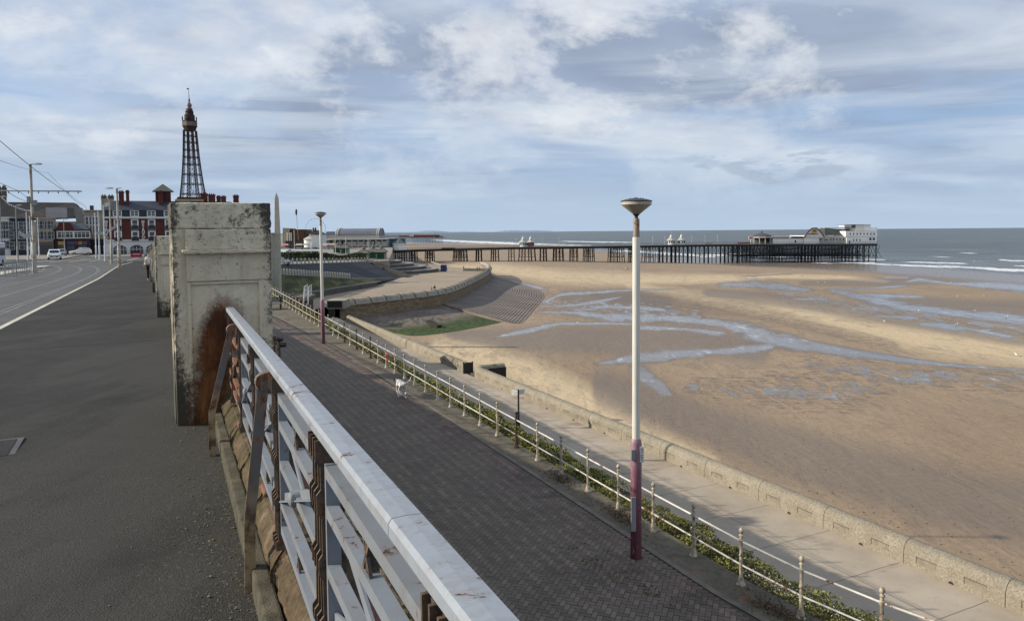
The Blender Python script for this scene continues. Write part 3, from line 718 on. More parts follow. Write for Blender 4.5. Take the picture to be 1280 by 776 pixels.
# ------------------------------------------------------------------ ground cover on the bank
def leaves(name, pts, size, mat, rng, upb=0.45, kind=None, parent=None):
    """many small leaf faces: pts (n,3)"""
    n = len(pts)
    d1 = rng.normal(size=(n, 3)); d1[:, 2] *= 0.7; d1 /= np.linalg.norm(d1, axis=1)[:, None]
    nn = rng.normal(size=(n, 3)); nn[:, 2] += upb * 3; d2 = np.cross(d1, nn); d2 /= np.linalg.norm(d2, axis=1)[:, None]
    sz = size if np.ndim(size) else np.full(n, size); sz = sz * rng.uniform(0.6, 1.4, n)
    a = d1 * sz[:, None]; b = d2 * (sz * 0.45)[:, None]
    V = np.stack([pts - a, pts + b * 1.0, pts + a, pts - b * 1.0], 1).reshape(-1, 3)
    me = bpy.data.meshes.new(name); me.vertices.add(n * 4); me.vertices.foreach_set('co', V.ravel())
    me.loops.add(n * 4); me.loops.foreach_set('vertex_index', np.arange(n * 4, dtype=np.int32))
    me.polygons.add(n); me.polygons.foreach_set('loop_start', np.arange(0, n * 4, 4, dtype=np.int32)); me.polygons.foreach_set('loop_total', np.full(n, 4, dtype=np.int32))
    me.update(); me.validate()
    at_ = me.attributes.new('rnd', 'FLOAT', 'FACE'); at_.data.foreach_set('value', rng.random(n).astype(np.float32))
    me.materials.append(mat); o = bpy.data.objects.new(name, me); COL.objects.link(o)
    if parent: o.parent = parent
    if kind: o['kind'] = kind
    return o
def leaf_mat(name, c0, c1, c2, sc=0.8):
    m = NT(name, 0.6, 0, 0.3); v = m.co(world=True)
    r = m.attr('rnd'); nn = m.noise(v, sc, 5, 0.6)
    m.color(m.ramp(m.mth('ADD', m.mth('MULTIPLY', r, 0.5), m.mth('MULTIPLY', nn, 0.55)), [(0.22, c0), (0.5, c1), (0.82, c2)]))
    try: m.b.inputs['Subsurface Weight'].default_value = 0.0
    except Exception: pass
    return m.m
rng = np.random.default_rng(11)
M_leaf = leaf_mat('ground_cover_leaf', (0.035, 0.042, 0.012), (0.13, 0.135, 0.032), (0.33, 0.30, 0.07))
def bank_pts(n, s0, s1, powr=1.0):
    s = s0 + (s1 - s0) * rng.random(n) ** powr
    u = rng.random(n)
    o = 9.93 + 1.0 * u
    from_n = np.sin(s * 1.7) * 0.5 + np.sin(s * 4.1 + 1) * 0.3 + np.sin(s * 9.3 + u * 5) * 0.25
    top = (0.14 + 0.12 * from_n + 0.12 * np.sin(u * pi)) * (1 - 0.35 * np.clip((s - 20) / 20, 0, 1)) * np.clip((o - 9.90) / 0.12, 0.25, 1)
    gap = np.sin(s * 2.3 + 3 * u) + np.sin(s * 5.9 - 4 * u + 1) * 0.8 + rng.normal(0, 0.35, n)
    h = np.clip(top * np.where(gap < -0.7, 0.25, 0.85), 0.015, 0.5) * rng.random(n) ** 0.6
    o = o + 0.03 * from_n + np.minimum(3.5, 0.11 * np.maximum(0, 9.8 - s) ** 1.5)
    X = o * RN.x + s * RD.x; Y = o * RN.y + s * RD.y
    return np.stack([X, Y, -6.9 + 0.02 * Y - 0.20 + h + 0.08], 1)
pts = np.concatenate([bank_pts(70000, -2, 26), bank_pts(22000, 26, 60), bank_pts(6000, 60, 88)])
pts = pts[rng.random(len(pts)) < np.clip(0.72 + 0.3 * np.sin(pts[:, 1] * 1.3) + 0.25 * np.sin(pts[:, 0] * 3.7), 0.25, 1)]
dist = np.linalg.norm(pts, axis=1)
leaves('ground_cover', pts, 0.012 + 0.0012 * dist, M_leaf, rng, kind='stuff')
M_flw = leaf_mat('pale_flower_head', (0.35, 0.33, 0.25), (0.5, 0.48, 0.38), (0.62, 0.6, 0.5))
s_ = np.concatenate([rng.normal(9.5, 0.5, 260), rng.normal(7.2, 0.8, 320), rng.normal(4.5, 0.6, 240)]); o_ = rng.uniform(9.95, 10.35, len(s_)) + np.minimum(3.5, 0.11 * np.maximum(0, 9.8 - s_) ** 1.5)
P = np.stack([o_ * RN.x + s_ * RD.x, o_ * RN.y + s_ * RD.y, np.zeros(len(s_))], 1); P[:, 2] = -6.9 + 0.02 * P[:, 1] + 0.12 + rng.random(len(s_)) * 0.1
leaves('small_white_flowers', P, 0.016, M_flw, rng, kind='stuff')
M_weed = leaf_mat('weed_leaf', (0.03, 0.045, 0.012), (0.055, 0.085, 0.02), (0.10, 0.13, 0.03), 2.0)
n = 420; s_ = rng.normal(11.6, 0.8, n); o_ = rng.normal(8.05, 0.22, n) - (s_ - 11.6) * 0.15
P = np.stack([o_ * RN.x + s_ * RD.x, o_ * RN.y + s_ * RD.y, np.zeros(n)], 1); P[:, 2] = -6.9 + 0.02 * P[:, 1] + 0.01 + rng.random(n) * 0.04
kk = np.sin(P[:, 0] * 7) * np.sin(P[:, 1] * 6) > 0.15
leaves('weeds_in_the_joints', P[kk], 0.03, M_weed, rng, kind='stuff')
n = 2200; s_ = rng.choice([9.2, 13.9, 5.9, 3.6, 16.6], n) + rng.normal(0, 0.35, n); o_ = rng.normal(9.62, 0.13, n) + np.minimum(3.5, 0.11 * np.maximum(0, 9.8 - s_) ** 1.5)
P = np.stack([o_ * RN.x + s_ * RD.x, o_ * RN.y + s_ * RD.y, np.zeros(n)], 1); P[:, 2] = -6.9 + 0.02 * P[:, 1] + 0.01 + rng.random(n) * 0.07
leaves('dry_weeds', P, 0.03, leaf_mat('dry_weed', (0.05, 0.035, 0.015), (0.11, 0.07, 0.035), (0.16, 0.12, 0.06), 3.0), rng, kind='stuff')

# ------------------------------------------------------------------ railing of the middle walk
M_pw = mat_rust('post_cream', (0.50, 0.455, 0.35), 0.20, 12, True, 0.5, dirt=0.6)
M_pd = mat_rust('post_bare', (0.20, 0.15, 0.11), 0.55, 12, True, 0.7, rustc=(0.06, 0.03, 0.018), dirt=0.8)
M_pr = mat_rust('rail_white', (0.70, 0.68, 0.62), 0.16, 1.3, False, 0.45, dirt=0.4)
t = thing('promenade_railing', 'long white railing with ball topped posts between brick walk and planted bank', 'railing', Rmid(9.8, 12), A)
prof = [(0.0, 0.0), (0.088, 0.0), (0.088, 0.02), (0.066, 0.04), (0.055, 0.11), (0.046, 0.14), (0.036, 0.18), (0.033, 0.36), (0.045, 0.372), (0.045, 0.40), (0.033, 0.412), (0.031, 0.55), (0.04, 0.56), (0.04, 0.585), (0.031, 0.60), (0.031, 0.80), (0.046, 0.81), (0.046, 0.862), (0.032, 0.875), (0.03, 0.93), (0.044, 0.94), (0.044, 0.955), (0.022, 0.97), (0.02, 0.985), (0.04, 1.005), (0.047, 1.035), (0.04, 1.065), (0.018, 1.085), (0, 1.1)]
b = MB(); b.lathe((0, 0, 0), prof, 12)
M2 = Matrix.Translation(-t.location)
ref = {}
def new_post(mat):
    o = b.build('post', mat, t, smooth=True); return o
ref['w'] = new_post(M_pw); ref['d'] = new_post(M_pd); used = {'w': 0, 'd': 0}
Rt = Matrix.Rotation(-A, 4, 'Z')
dark_at = (16, 24, 26, 5, 31, 37)
S0, SP = 6.9 + 0.0, 1.335
# the posts run at even spacing; s of the post nearest the tall lamp is 12.91
posts_s = [12.91 + SP * k for k in range(-8, 47)]
for i, s in enumerate(posts_s):
    kx = i - 8
    key = 'd' if kx in (5, 17, 19, 21) else 'w'
    p = Rmid(9.8, s)
    if used[key] == 0: o = ref[key]
    else: o = ref[key].copy(); COL.objects.link(o); o.parent = t
    used[key] = 1
    o.location = Rt @ (p - t.location)
    if key == 'd': o['label'] = 'rusty brown railing post'
for h, nm, r in ((0.835, 'upper_rail', 0.019), (0.388, 'lower_rail', 0.017)):
    q = MB(); q.tube([Rt @ (Rmid(9.8, s, h + (0.0 if i % 2 else -0.002)) - t.location) for i, s in enumerate(posts_s)], r, 8)
    q.build(nm, M_pr, t, smooth=True)
def scroll_stay(s, col):
    q = MB()
    def L(o, ss, h): return Rt @ (Rmid(o, ss, h) - t.location)
    q.tube([L(9.82, s, 0.55), L(10.2, s - 0.05, 0.28), L(10.55, s - 0.1, -0.1)], 0.016, 6)
    pts = []
    for k in range(22):
        a = k * 0.42; r = 0.14 - 0.0052 * k
        pts.append(L(10.02 + r * cos(a), s - 0.02, 0.22 + r * sin(a)))
    q.tube(pts, 0.011, 6); q.build('scroll_stay', col, t, smooth=True)
for kx in (-1, 0, -4, 20): scroll_stay(12.91 + SP * kx + 0.1, M_pw)
# life ring housing tied to the railing
p = at(484, 446, lambda q_: zmid(q_) + 0.62)
t2 = thing('life_belt', 'small red life belt tied to a rusty post of the white railing', 'life belt', Rmid(9.76, p.x * RD.x + p.y * RD.y, 0.62), A)
q = MB(); Mx = Matrix.Rotation(radians(90), 4, 'Y'); 
rr = [(cos(a) * 0.10, sin(a) * 0.16) for a in np.linspace(0, 2 * pi, 18)]
q.tube([(-0.1, a_, b_) for a_, b_ in rr], 0.04, 8); q.build('ring', flat('life_red', (0.34, 0.03, 0.035), 0.6), t2, smooth=True)
q = MB(); q.tube([(-0.1, 0.0, 0.2), (-0.12, -0.15, -0.1), (-0.05, -0.25, -0.4)], 0.01, 6); q.build('rope', flat('rope', (0.3, 0.25, 0.2)), t2)

# ------------------------------------------------------------------ tall lamps
m = NT('lamp_pole_white', 0.42, 0, 0.4); v = m.co((1, 1, 0.25)); n_ = m.noise(v, 6, 6, 0.6)
m.color(m.mix(m.ramp(n_, [(0.45, 0.0), (0.7, 0.35)]), (0.66, 0.645, 0.58), (0.42, 0.38, 0.28))); M_lw = m.m
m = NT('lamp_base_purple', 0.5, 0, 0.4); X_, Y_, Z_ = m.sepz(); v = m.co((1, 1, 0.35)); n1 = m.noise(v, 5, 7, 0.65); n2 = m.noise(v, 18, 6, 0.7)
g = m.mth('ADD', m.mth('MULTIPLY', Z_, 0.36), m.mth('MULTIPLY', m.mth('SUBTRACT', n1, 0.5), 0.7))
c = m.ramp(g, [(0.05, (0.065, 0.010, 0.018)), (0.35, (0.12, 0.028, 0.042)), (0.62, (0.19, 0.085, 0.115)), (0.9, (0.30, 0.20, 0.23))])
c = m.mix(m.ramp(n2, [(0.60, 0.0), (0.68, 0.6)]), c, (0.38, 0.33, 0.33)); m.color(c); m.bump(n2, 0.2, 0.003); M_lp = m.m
M_lb = mat_rust('lamp_neck_brown', (0.30, 0.24, 0.18), 0.25, 9, False, 0.6, rustc=(0.16, 0.10, 0.07))
M_cap = flat('lamp_cap_dark', (0.035, 0.035, 0.038), 0.45); M_bowl = mat_n('lamp_bowl', (0.40, 0.355, 0.265), 0.16, 3, 0.42, 0.05, spec=0.5)
M_blk = flat('black_iron', (0.02, 0.02, 0.022), 0.5)
M_plate = flat('white_plate', (0.62, 0.62, 0.60), 0.5); M_gplate = mat_n('grey_plate', (0.25, 0.28, 0.28), 0.12, 5, 0.5, 0.05)
def make_lamp(label):
    t = thing('promenade_lamp', label, 'street lamp', (0, 0, 0), 0, 'tall bowl lamps on the brick walk')
    q = MB(); q.lathe((0, 0, 0), [(0.125, -0.05), (0.125, 0.02), (0.112, 0.04), (0.112, 2.34), (0.098, 2.42), (0.082, 2.44)], 24); q.build('base_column', M_lp, t, smooth=True)
    q = MB(); q.lathe((0, 0, 0), [(0.0795, 2.38), (0.0755, 6.47), (0.066, 6.475)], 24); q.build('pole', M_lw, t, smooth=True)
    q = MB(); q.lathe((0, 0, 0), [(0.063, 6.40), (0.063, 6.83), (0.05, 6.85)], 20); q.build('neck', M_lb, t, smooth=True)
    q = MB(); q.lathe((0, 0, 0), [(0.035, 6.82), (0.035, 6.89), (0.075, 6.935), (0.072, 6.955), (0.03, 6.96)], 20); q.build('collar', M_blk, t, smooth=True)
    q = MB(); q.lathe((0, 0, 0), [(0.055, 6.925), (0.085, 6.945), (0.292, 7.112), (0.300, 7.118), (0.300, 7.178), (0.02, 7.180)], 36); q.build('bowl', M_bowl, t, smooth=True)
    q = MB(); q.lathe((0, 0, 0), [(0.307, 7.176), (0.314, 7.186), (0.308, 7.196), (0.21, 7.225), (0.10, 7.243), (0.0, 7.248)], 36)
    for k in range(6):
        a = k * pi / 3; q.lathe((0.13 * cos(a), 0.13 * sin(a), 7.234), [(0.0, 0), (0.011, 0), (0.009, 0.016), (0, 0.018)], 6)
    q.lathe((0, 0, 7.245), [(0.035, -0.01), (0.035, 0.012), (0, 0.014)], 12)
    q.build('cap', M_cap, t, smooth=True)
    return t
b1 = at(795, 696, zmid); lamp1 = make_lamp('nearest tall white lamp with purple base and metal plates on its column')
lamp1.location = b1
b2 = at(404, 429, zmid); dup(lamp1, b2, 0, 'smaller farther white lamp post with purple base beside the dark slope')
q = MB(); q.box(0.055, 0.135, -0.115, -0.095, 1.98, 2.30); pl1 = q.build('notice_plate', M_plate, lamp1, bevel=0.004)
q = MB(); 
for zz, wd in ((2.24, 0.05), (2.20, 0.03), (2.12, 0.045), (2.08, 0.045), (2.04, 0.03)): q.box(0.095 - wd / 2, 0.095 + wd / 2, -0.1175, -0.1155, zz, zz + 0.014)
q.build('notice_print', flat('print_grey', (0.2, 0.2, 0.22)), pl1)
q = MB(); q.box(-0.115, -0.04, -0.118, -0.085, 2.02, 2.24); q.build('small_plate', M_gplate, lamp1, bevel=0.004)
q = MB(); q.box(-0.118, -0.02, -0.128, -0.09, 0.58, 1.28); q.build('service_door', M_gplate, lamp1, bevel=0.006)
# the white tube of a second lamp standing close behind on the verge
q = MB(); pb = at(401, 416, zmid)
# ------------------------------------------------------------------ lower walk and sea wall
m = NT('lower_walk_concrete', 0.85, 0, 0.3); v = m.co(world=True)
n1 = m.noise(v, 0.35, 7, 0.6); n2 = m.noise(v, 3.0, 8, 0.65)
c = m.ramp(n1, [(0.3, (0.29, 0.24, 0.18)), (0.7, (0.41, 0.35, 0.275))])
c = m.mix(m.ramp(n2, [(0.55, 0.0), (0.75, 0.4)]), c, (0.20, 0.17, 0.15))
rf = m.co(rot=(0, 0, -A), world=True); bx, by, bz = m.sepz(rf)
def joint(x, per, wd, off=0.0):
    f = m.mth('ABSOLUTE', m.mth('SUBTRACT', m.mth('FRACT', m.mth('ADD', m.mth('DIVIDE', x, per), off)), 0.5))
    return m.mth('LESS_THAN', f, wd / per)
jw = m.mth('ADD', by, m.mth('MULTIPLY', n1, 0.1))
sel = m.mth('MAXIMUM', joint(jw, 3.35, 0.022), joint(bx, 40.0, 0.02, 0.5 - 23.0 / 40))
c = m.mix(m.mth('MULTIPLY', sel, 0.75), c, (0.10, 0.085, 0.07))
st = m.ramp(m.noise(m.co((0.5, 1.2, 1), rot=(0, 0, -A), world=True), 0.5, 7, 0.6), [(0.60, 0.0), (0.66, 0.55)])
c = m.mix(st, c, (0.17, 0.12, 0.085))
m.color(c); m.bump(m.noise(v, 25, 5), 0.25, 0.005); M_lowc = m.m
def plan_strip(name, oa, ob, s0, s1, z, mat, n=30, kind='structure'):
    m = MB(); m.loft([[R(oa, s, z), R(ob, s, z)] for s in np.linspace(s0, s1, n)]); return m.build(name, mat, kind=kind)
plan_strip('lower_walk', 11.0, 25.7, -30, 112, ZLOW, M_lowc)
plan_strip('gutter_strip', 11.0, 18.6, -30, 112, ZLOW + 0.006, mat_n('gutter_concrete', (0.165, 0.145, 0.125), 0.2, 0.8, 0.85, 0.3))
m = NT('sea_wall_concrete', 0.92, 0, 0.25); v = m.co(world=True)
n1 = m.noise(v, 1.0, 8, 0.65); n2 = m.noise(v, 14, 7, 0.75); zz_ = m.sepz(v)[2]
c = m.ramp(n1, [(0.3, (0.235, 0.205, 0.155)), (0.7, (0.35, 0.315, 0.25))])
dk = m.n('ShaderNodeMapRange'); m.set(dk.inputs[0], zz_); dk.inputs[1].default_value = ZLOW + 0.75; dk.inputs[2].default_value = ZLOW + 1.0; dk.inputs[3].default_value = 0; dk.inputs[4].default_value = 0.10
c = m.mix(m.ramp(m.mth('ADD', n2, dk.outputs[0]), [(0.44, 0.0), (0.62, 0.75)]), c, (0.13, 0.112, 0.08))
c = m.mix(m.ramp(m.noise(v, 45, 4, 0.8), [(0.58, 0.0), (0.7, 0.6)]), c, (0.50, 0.46, 0.38))
m.color(c); m.bump(m.mth('ADD', n2, m.noise(v, 50, 4)), 0.7, 0.015); M_sea = m.m
M_dark = flat('dark_recess', (0.03, 0.027, 0.022), 0.9)
M_shade2 = mat_n('recess_edge', (0.10, 0.085, 0.065), 0.3, 3)
M_shade = mat_n('recess_concrete', (0.23, 0.20, 0.155), 0.25, 3, 0.9, 0.3)
wallt = thing('sea_wall', 'low rounded concrete sea wall with small recessed panels along the lower walk', 'wall', R(25.66, 30, ZLOW), A)
def wall_run(s0, s1, nm='wall_section', seg=3.65):
    n = max(1, round((s1 - s0) / seg)); ds = (s1 - s0) / n
    pr = [(0.0, 0.0), (0.0, 0.42), (0.03, 0.60), (0.10, 0.76), (0.24, 0.88), (0.42, 0.92), (0.60, 0.86), (0.70, 0.74), (0.72, 0.6), (0.72, -3.9), (0.0, -3.9)]
    for k in range(n):
        a, b_ = s0 + k * ds + 0.012, s0 + (k + 1) * ds - 0.012
        q = MB(); rows = [[Vector((x, y, z)) for x, z in pr] for y in (a - 30, b_ - 30)]
        q.loft(rows, close=True); q.f.append(tuple(range(len(pr)))); q.f.append(tuple(len(pr) + i for i in range(len(pr)))[::-1])
        sec = q.build(nm, M_sea, wallt, smooth=True)
        if b_ < 75:
            q = MB()
            for c0 in (0.27, 0.76):
                c_ = a + (b_ - a) * c0 - 30; q.box(-0.006, -0.001, c_ - 0.38, c_ + 0.38, 0.24, 0.47)
            pn = q.build('recessed_panel', M_shade, sec)
            q = MB()
            for c0 in (0.27, 0.76):
                c_ = a + (b_ - a) * c0 - 30
                q.box(-0.009, -0.0065, c_ - 0.40, c_ + 0.40, 0.455, 0.485); q.box(-0.009, -0.0065, c_ + 0.36, c_ + 0.40, 0.23, 0.455)  # dark strips paint the recess lip's shade along top and far side
            q.build('panel_edge_shade', M_shade2, pn)
            q = MB(); c_ = a + (b_ - a) * 0.5 - 30
            q.extp([(0.10 * cos(t_), 0.10 * abs(sin(t_)) + 0.003) for t_ in np.linspace(0, pi, 9)], Matrix.Translation((-0.008, c_, 0)) @ Matrix.Rotation(radians(90), 4, 'Z'), -0.006 + 0.0)
            q.build('drain_hole', M_dark, sec)
sA = (at(600, 470, ZLOW)).dot(RD); sB = (at(590, 467, ZLOW)).dot(RD)
wall_run(-8, sA - 0.3); wall_run(sB + 0.9, 106.0)
# steel flood gate and block at the opening
tg = thing('flood_gate', 'small black steel flood gate at the gap in the sea wall', 'gate', R(25.6, sB + 0.4, ZLOW), A)
q = MB(); q.box(-0.10, 0.75, -0.06, 0.06, 0.02, 0.98)
for k in range(5): q.box(-0.13, 0.0, -0.09, -0.06, 0.08 + k * 0.19, 0.14 + k * 0.19)
q.build('gate_leaf', M_blk, tg); q = MB(); q.box(-0.14, -0.10, -0.10, 0.10, 0.0, 1.05); q.box(0.75, 0.80, -0.1, 0.1, 0.0, 1.05); q.build('gate_post', M_blk, tg)
tg = thing('slipway_block', 'concrete block with dark side face on the sand side of the sea wall gap', 'block', R(27.0, sA + 0.5, ZLOW), A)
pr = [(-0.45, 0.0), (-0.45, 0.55), (-0.3, 0.82), (0, 0.92), (0.3, 0.82), (0.45, 0.55), (0.45, 0.0)]
q = MB(); rows = [[Vector((x, z_[0], z_[1] - 0.02)) for z_ in [(y, h) for y, h in pr]] for x in (-0.5, 1.9)]
q.loft(rows, close=True); q.f.append(tuple(range(7))[::-1]); q.f.append(tuple(7 + k for k in range(7))); q.box(-0.5, 1.9, -0.449, 0.449, -4, 0.0); q.build('block_body', M_sea, tg, smooth=False, bevel=0.03)
q = MB(); q.box(0.2, 1.92, -0.50, -0.455, -1.2, 0.60); q.build('black_board', M_dark, tg)
q = MB(); q.box(0.6, 1.0, -0.25, 0.05, 0.90, 0.906); q.build('painted_patch', mat_n('graffiti', (0.55, 0.18, 0.10), 0.3, 6, c2=(0.25, 0.5, 0.2)), tg)
# ------------------------------------------------------------------ beach and sea
WL = [(-200, 303), (480, 303), (560, 304), (640, 305.5), (700, 307), (720, 310), (760, 315.5), (800, 320), (860, 324), (930, 326.5), (1000, 328.5), (1097, 331), (1130, 333.5), (1200, 338), (1280, 343.5), (1500, 357), (1900, 380)]
WLa = []
for x, y in WL:
    p = at(x, y, ZSEA); WLa.append((p.x / p.y, p.y))
WLA = np.array([a for a, d in WLa]); WLD = np.array([d for a, d in WLa])
def zsand_np(X, Y):
    a = X / Y; Dw = np.exp(np.interp(a, WLA, np.log(WLD)))
    Dc = np.clip(26.4 / np.maximum(0.896 * a + 0.4436, 0.16), 18, 150)
    tt = (Y - Dc) / (Dw - Dc); tc_ = np.clip(tt, 0, 1)
    und = 0.16 * np.sin(X * 0.045 + 1.3) * np.sin(Y * 0.03 + X * 0.01) * np.clip(1 - tc_, 0, 1) * np.clip(tc_ * 6, 0, 1)
    return np.where(tt < 1, -17.0 - 3.9 * tc_ ** 0.8 + und, -20.9 - 0.01 * (Y - Dw))
def zsand(p): return float(zsand_np(np.array(p.x), np.array(max(p.y, 1.0))))
def screen(X, Y, Z):
    zc_ = X * _f.x + Y * _f.y + Z * _f.z
    return PX + FPX * (X * _r.x + Y * _r.y + Z * _r.z) / zc_, PY - FPX * (X * _u.x + Y * _u.y + Z * _u.z) / zc_
def stroke(x, y, pts, soft=1.0):
    xs = [p[0] for p in pts]; yc = np.interp(x, xs, [p[1] for p in pts]); h = np.interp(x, xs, [p[2] for p in pts]) * soft
    e = np.clip((x - xs[0] + 6) / 12, 0, 1) * np.clip((xs[-1] + 6 - x) / 12, 0, 1)
    return np.clip(1 - np.abs(y - yc) / np.maximum(2 * h, 0.4), 0, 1) * e
WET = [
 [(672, 390.5, .7), (690, 390, 1.3), (715, 391, 2), (740, 393.5, 2.5), (760, 396, 3.5), (800, 396.5, 4), (840, 398, 4.5), (880, 402, 4), (905, 405, 4), (925, 411, 6), (945, 418, 8), (975, 426, 8), (1010, 433, 5), (1060, 440, 4), (1100, 446, 3), (1150, 452, 2), (1200, 457, 1.3), (1290, 463, 1)],
 [(745, 455, 1.5), (775, 451, 3), (800, 447, 5), (820, 446, 6), (860, 441, 4), (900, 439, 3), (940, 436, 5), (970, 432, 4)],
 [(790, 462, 6), (806, 470, 9), (822, 482, 7), (838, 492, 3)],
 [(672, 391, .8), (684, 376, 1), (700, 368, 1.4), (740, 366, 1.3), (780, 363, .8), (840, 361.5, .5)],
 [(690, 382.5, 1), (720, 381.5, 1.4), (748, 377, 1.4), (775, 371.5, 1)], [(735, 383.5, .8), (780, 384, 1.5), (815, 386, 2), (834, 387.5, 1.3)],
 [(622, 421, 1), (655, 414, 2.2), (680, 408.5, 2.5), (700, 404.5, 1.2), (745, 404.5, 1.2), (790, 405, 1)], [(795, 409, 2), (850, 411, 2), (905, 417, 2.6)],
 [(624, 350, .8), (645, 354, 1.4), (668, 358, 1.4), (682, 362, 1)],
 [(900, 355.5, 1.6), (930, 355.5, 2), (960, 357, 3.2), (990, 360, 2.6), (1015, 363, 1.2)], [(992, 374, .8), (1015, 374, 1.2), (1035, 375, .8)],
 [(1034, 362, 1), (1047, 364.5, 2.4), (1070, 370, 3), (1100, 377, 4.6), (1130, 383, 4), (1170, 388.5, 3.6), (1220, 394, 4), (1290, 401, 5)],
 [(1056, 367, 1), (1110, 370, 2), (1158, 371, .7)], [(1090, 395, .9), (1130, 397, 1.7), (1150, 398, .8)], [(1148, 405, 1.3), (1180, 407.5, 3.5), (1212, 411, 1.6), (1265, 421, 3)],
 [(1030, 362, .4), (1080, 360.5, .8), (1131, 357.5, .9)], [(1133, 352, .8), (1150, 349, 1.8), (1185, 354, .9), (1220, 356, 2.4), (1260, 358.5, 3.6), (1290, 361, 4)],
 [(1100, 347, .6), (1140, 347, .8)], [(930, 345, .4), (990, 342.5, .4)]]
SHORE = [[(800, 325, 1.5), (900, 328.5, 1.5), (940, 330, 2), (1000, 332, 2.4), (1080, 335, 3.5), (1150, 339, 4), (1200, 342.5, 4.5), (1290, 349, 5)]]
DRY = [[(560, 335, 3), (620, 336, 5), (700, 346, 6), (780, 349, 5.5), (860, 349, 4), (960, 346, 2)], [(780, 355, 3), (880, 372, 5), (960, 385, 7), (1050, 400, 10), (1120, 416, 12), (1200, 430, 13), (1290, 441, 14)],
       [(540, 432, 6), (600, 446, 12), (660, 468, 14), (730, 502, 16), (800, 545, 16), (900, 590, 12)], [(860, 349, 1.5), (960, 345, 2), (1050, 347, 2), (1110, 352, 1.5)]]
RIP = [[(740, 368, 3), (800, 372, 9), (880, 378, 12), (950, 390, 8), (1000, 404, 6), (1060, 420, 5), (1120, 432, 4)]]
PATCH = [[(850, 480, 6), (920, 488, 16), (1000, 492, 20), (1060, 488, 18), (1120, 476, 9), (1200, 474, 6), (1290, 480, 5)], [(1000, 452, 6), (1100, 464, 10), (1200, 472, 10), (1290, 478, 12)],
         [(920, 345, 3), (980, 365, 9), (1080, 385, 10), (1200, 400, 10), (1290, 412, 12)], [(620, 360, 8), (700, 382, 12), (800, 385, 14), (880, 395, 10)]]
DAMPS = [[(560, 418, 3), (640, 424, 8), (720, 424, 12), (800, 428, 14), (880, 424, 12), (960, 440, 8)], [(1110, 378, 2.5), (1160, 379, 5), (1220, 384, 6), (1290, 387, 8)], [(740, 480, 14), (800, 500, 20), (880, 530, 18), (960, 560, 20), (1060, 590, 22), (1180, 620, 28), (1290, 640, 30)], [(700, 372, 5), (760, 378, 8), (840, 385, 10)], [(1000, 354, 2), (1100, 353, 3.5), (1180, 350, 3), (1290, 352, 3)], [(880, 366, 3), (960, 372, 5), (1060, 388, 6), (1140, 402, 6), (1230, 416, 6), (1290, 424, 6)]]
def grid_mesh(name, X, Y, Z, attrs, mat, kind='structure'):
    r, c = X.shape; me = bpy.data.meshes.new(name); n = r * c
    me.vertices.add(n); me.vertices.foreach_set('co', np.stack([X, Y, Z], -1).reshape(-1).astype(np.float32))
    i = np.arange(n).reshape(r, c); F = np.stack([i[:-1, :-1], i[:-1, 1:], i[1:, 1:], i[1:, :-1]], -1).reshape(-1, 4).astype(np.int32)
    m_ = len(F); me.loops.add(m_ * 4); me.loops.foreach_set('vertex_index', F.ravel())
    me.polygons.add(m_); me.polygons.foreach_set('loop_start', np.arange(0, m_ * 4, 4, dtype=np.int32)); me.polygons.foreach_set('loop_total', np.full(m_, 4, dtype=np.int32))
    me.polygons.foreach_set('use_smooth', np.ones(m_, dtype=bool)); me.update(); me.validate()
    for k, a in attrs.items():
        at_ = me.attributes.new(k, 'FLOAT', 'POINT'); at_.data.foreach_set('value', a.reshape(-1).astype(np.float32))
    me.materials.append(mat); o = bpy.data.objects.new(name, me); COL.objects.link(o); o['kind'] = kind; return o
m = NT('beach_sand', 0.9, 0, 0.35); g = m.co(world=True)
wet, dry, shore, rip, pat, foot, dmps = (m.attr(k) for k in ('wet', 'dry', 'shore', 'rip', 'patch', 'foot', 'damps'))
nA = m.noise(m.co((0.05, 0.028, 0.05), world=True), 1.0, 9, 0.6, 0.4)
nB = m.noise(m.co((0.35, 0.16, 0.2), world=True), 1.0, 7, 0.62, 0.6)
nC = m.noise(m.co((1.0, 0.35, 1.0), rot=(0, 0, radians(12)), world=True), 0.42, 5, 0.55, 1.2)
nF = m.noise(g, 9.0, 5, 0.7)
dmp = m.ramp(nA, [(0.3, 0.0), (0.7, 1.0)])
c = m.mix(dmp, (0.235, 0.167, 0.105), (0.32, 0.235, 0.150))
c = m.mix(m.ramp(m.mth('ADD', dry, m.mth('MULTIPLY', m.mth('SUBTRACT', nA, 0.5), 0.5)), [(0.1, 0.0), (0.75, 1.0)]), c, (0.50, 0.385, 0.235))
c = m.mix(0.34, c, m.ramp(nF, [(0.3, 0.2), (0.7, 0.8)]), 'OVERLAY')
c = m.mix(0.12, c, m.ramp(m.noise(g, 1.6, 6, 0.7), [(0.35, 0.15), (0.65, 0.85)]), 'OVERLAY')
c = m.mix(m.mth('MULTIPLY', foot, m.ramp(m.noise(g, 2.2, 4, 0.7), [(0.60, 0.0), (0.66, 0.6)])), c, (0.16, 0.12, 0.08))
nD = m.noise(m.co((1.3, 0.42, 0.5), rot=(0, 0, radians(8)), world=True), 1.0, 6, 0.7, 0.5)
jag = m.mth('ADD', m.mth('MULTIPLY', m.mth('SUBTRACT', nB, 0.5), 1.7), m.mth('ADD', m.mth('MULTIPLY', m.mth('SUBTRACT', nA, 0.5), 0.7), m.mth('MULTIPLY', m.mth('SUBTRACT', nD, 0.5), 1.2)))
wm = m.mth('ADD', wet, jag)
pool = m.mth('MULTIPLY', m.ramp(wm, [(0.22, 0.0), (0.70, 1.0)]), m.ramp(wet, [(0.02, 0.0), (0.12, 1.0)]))
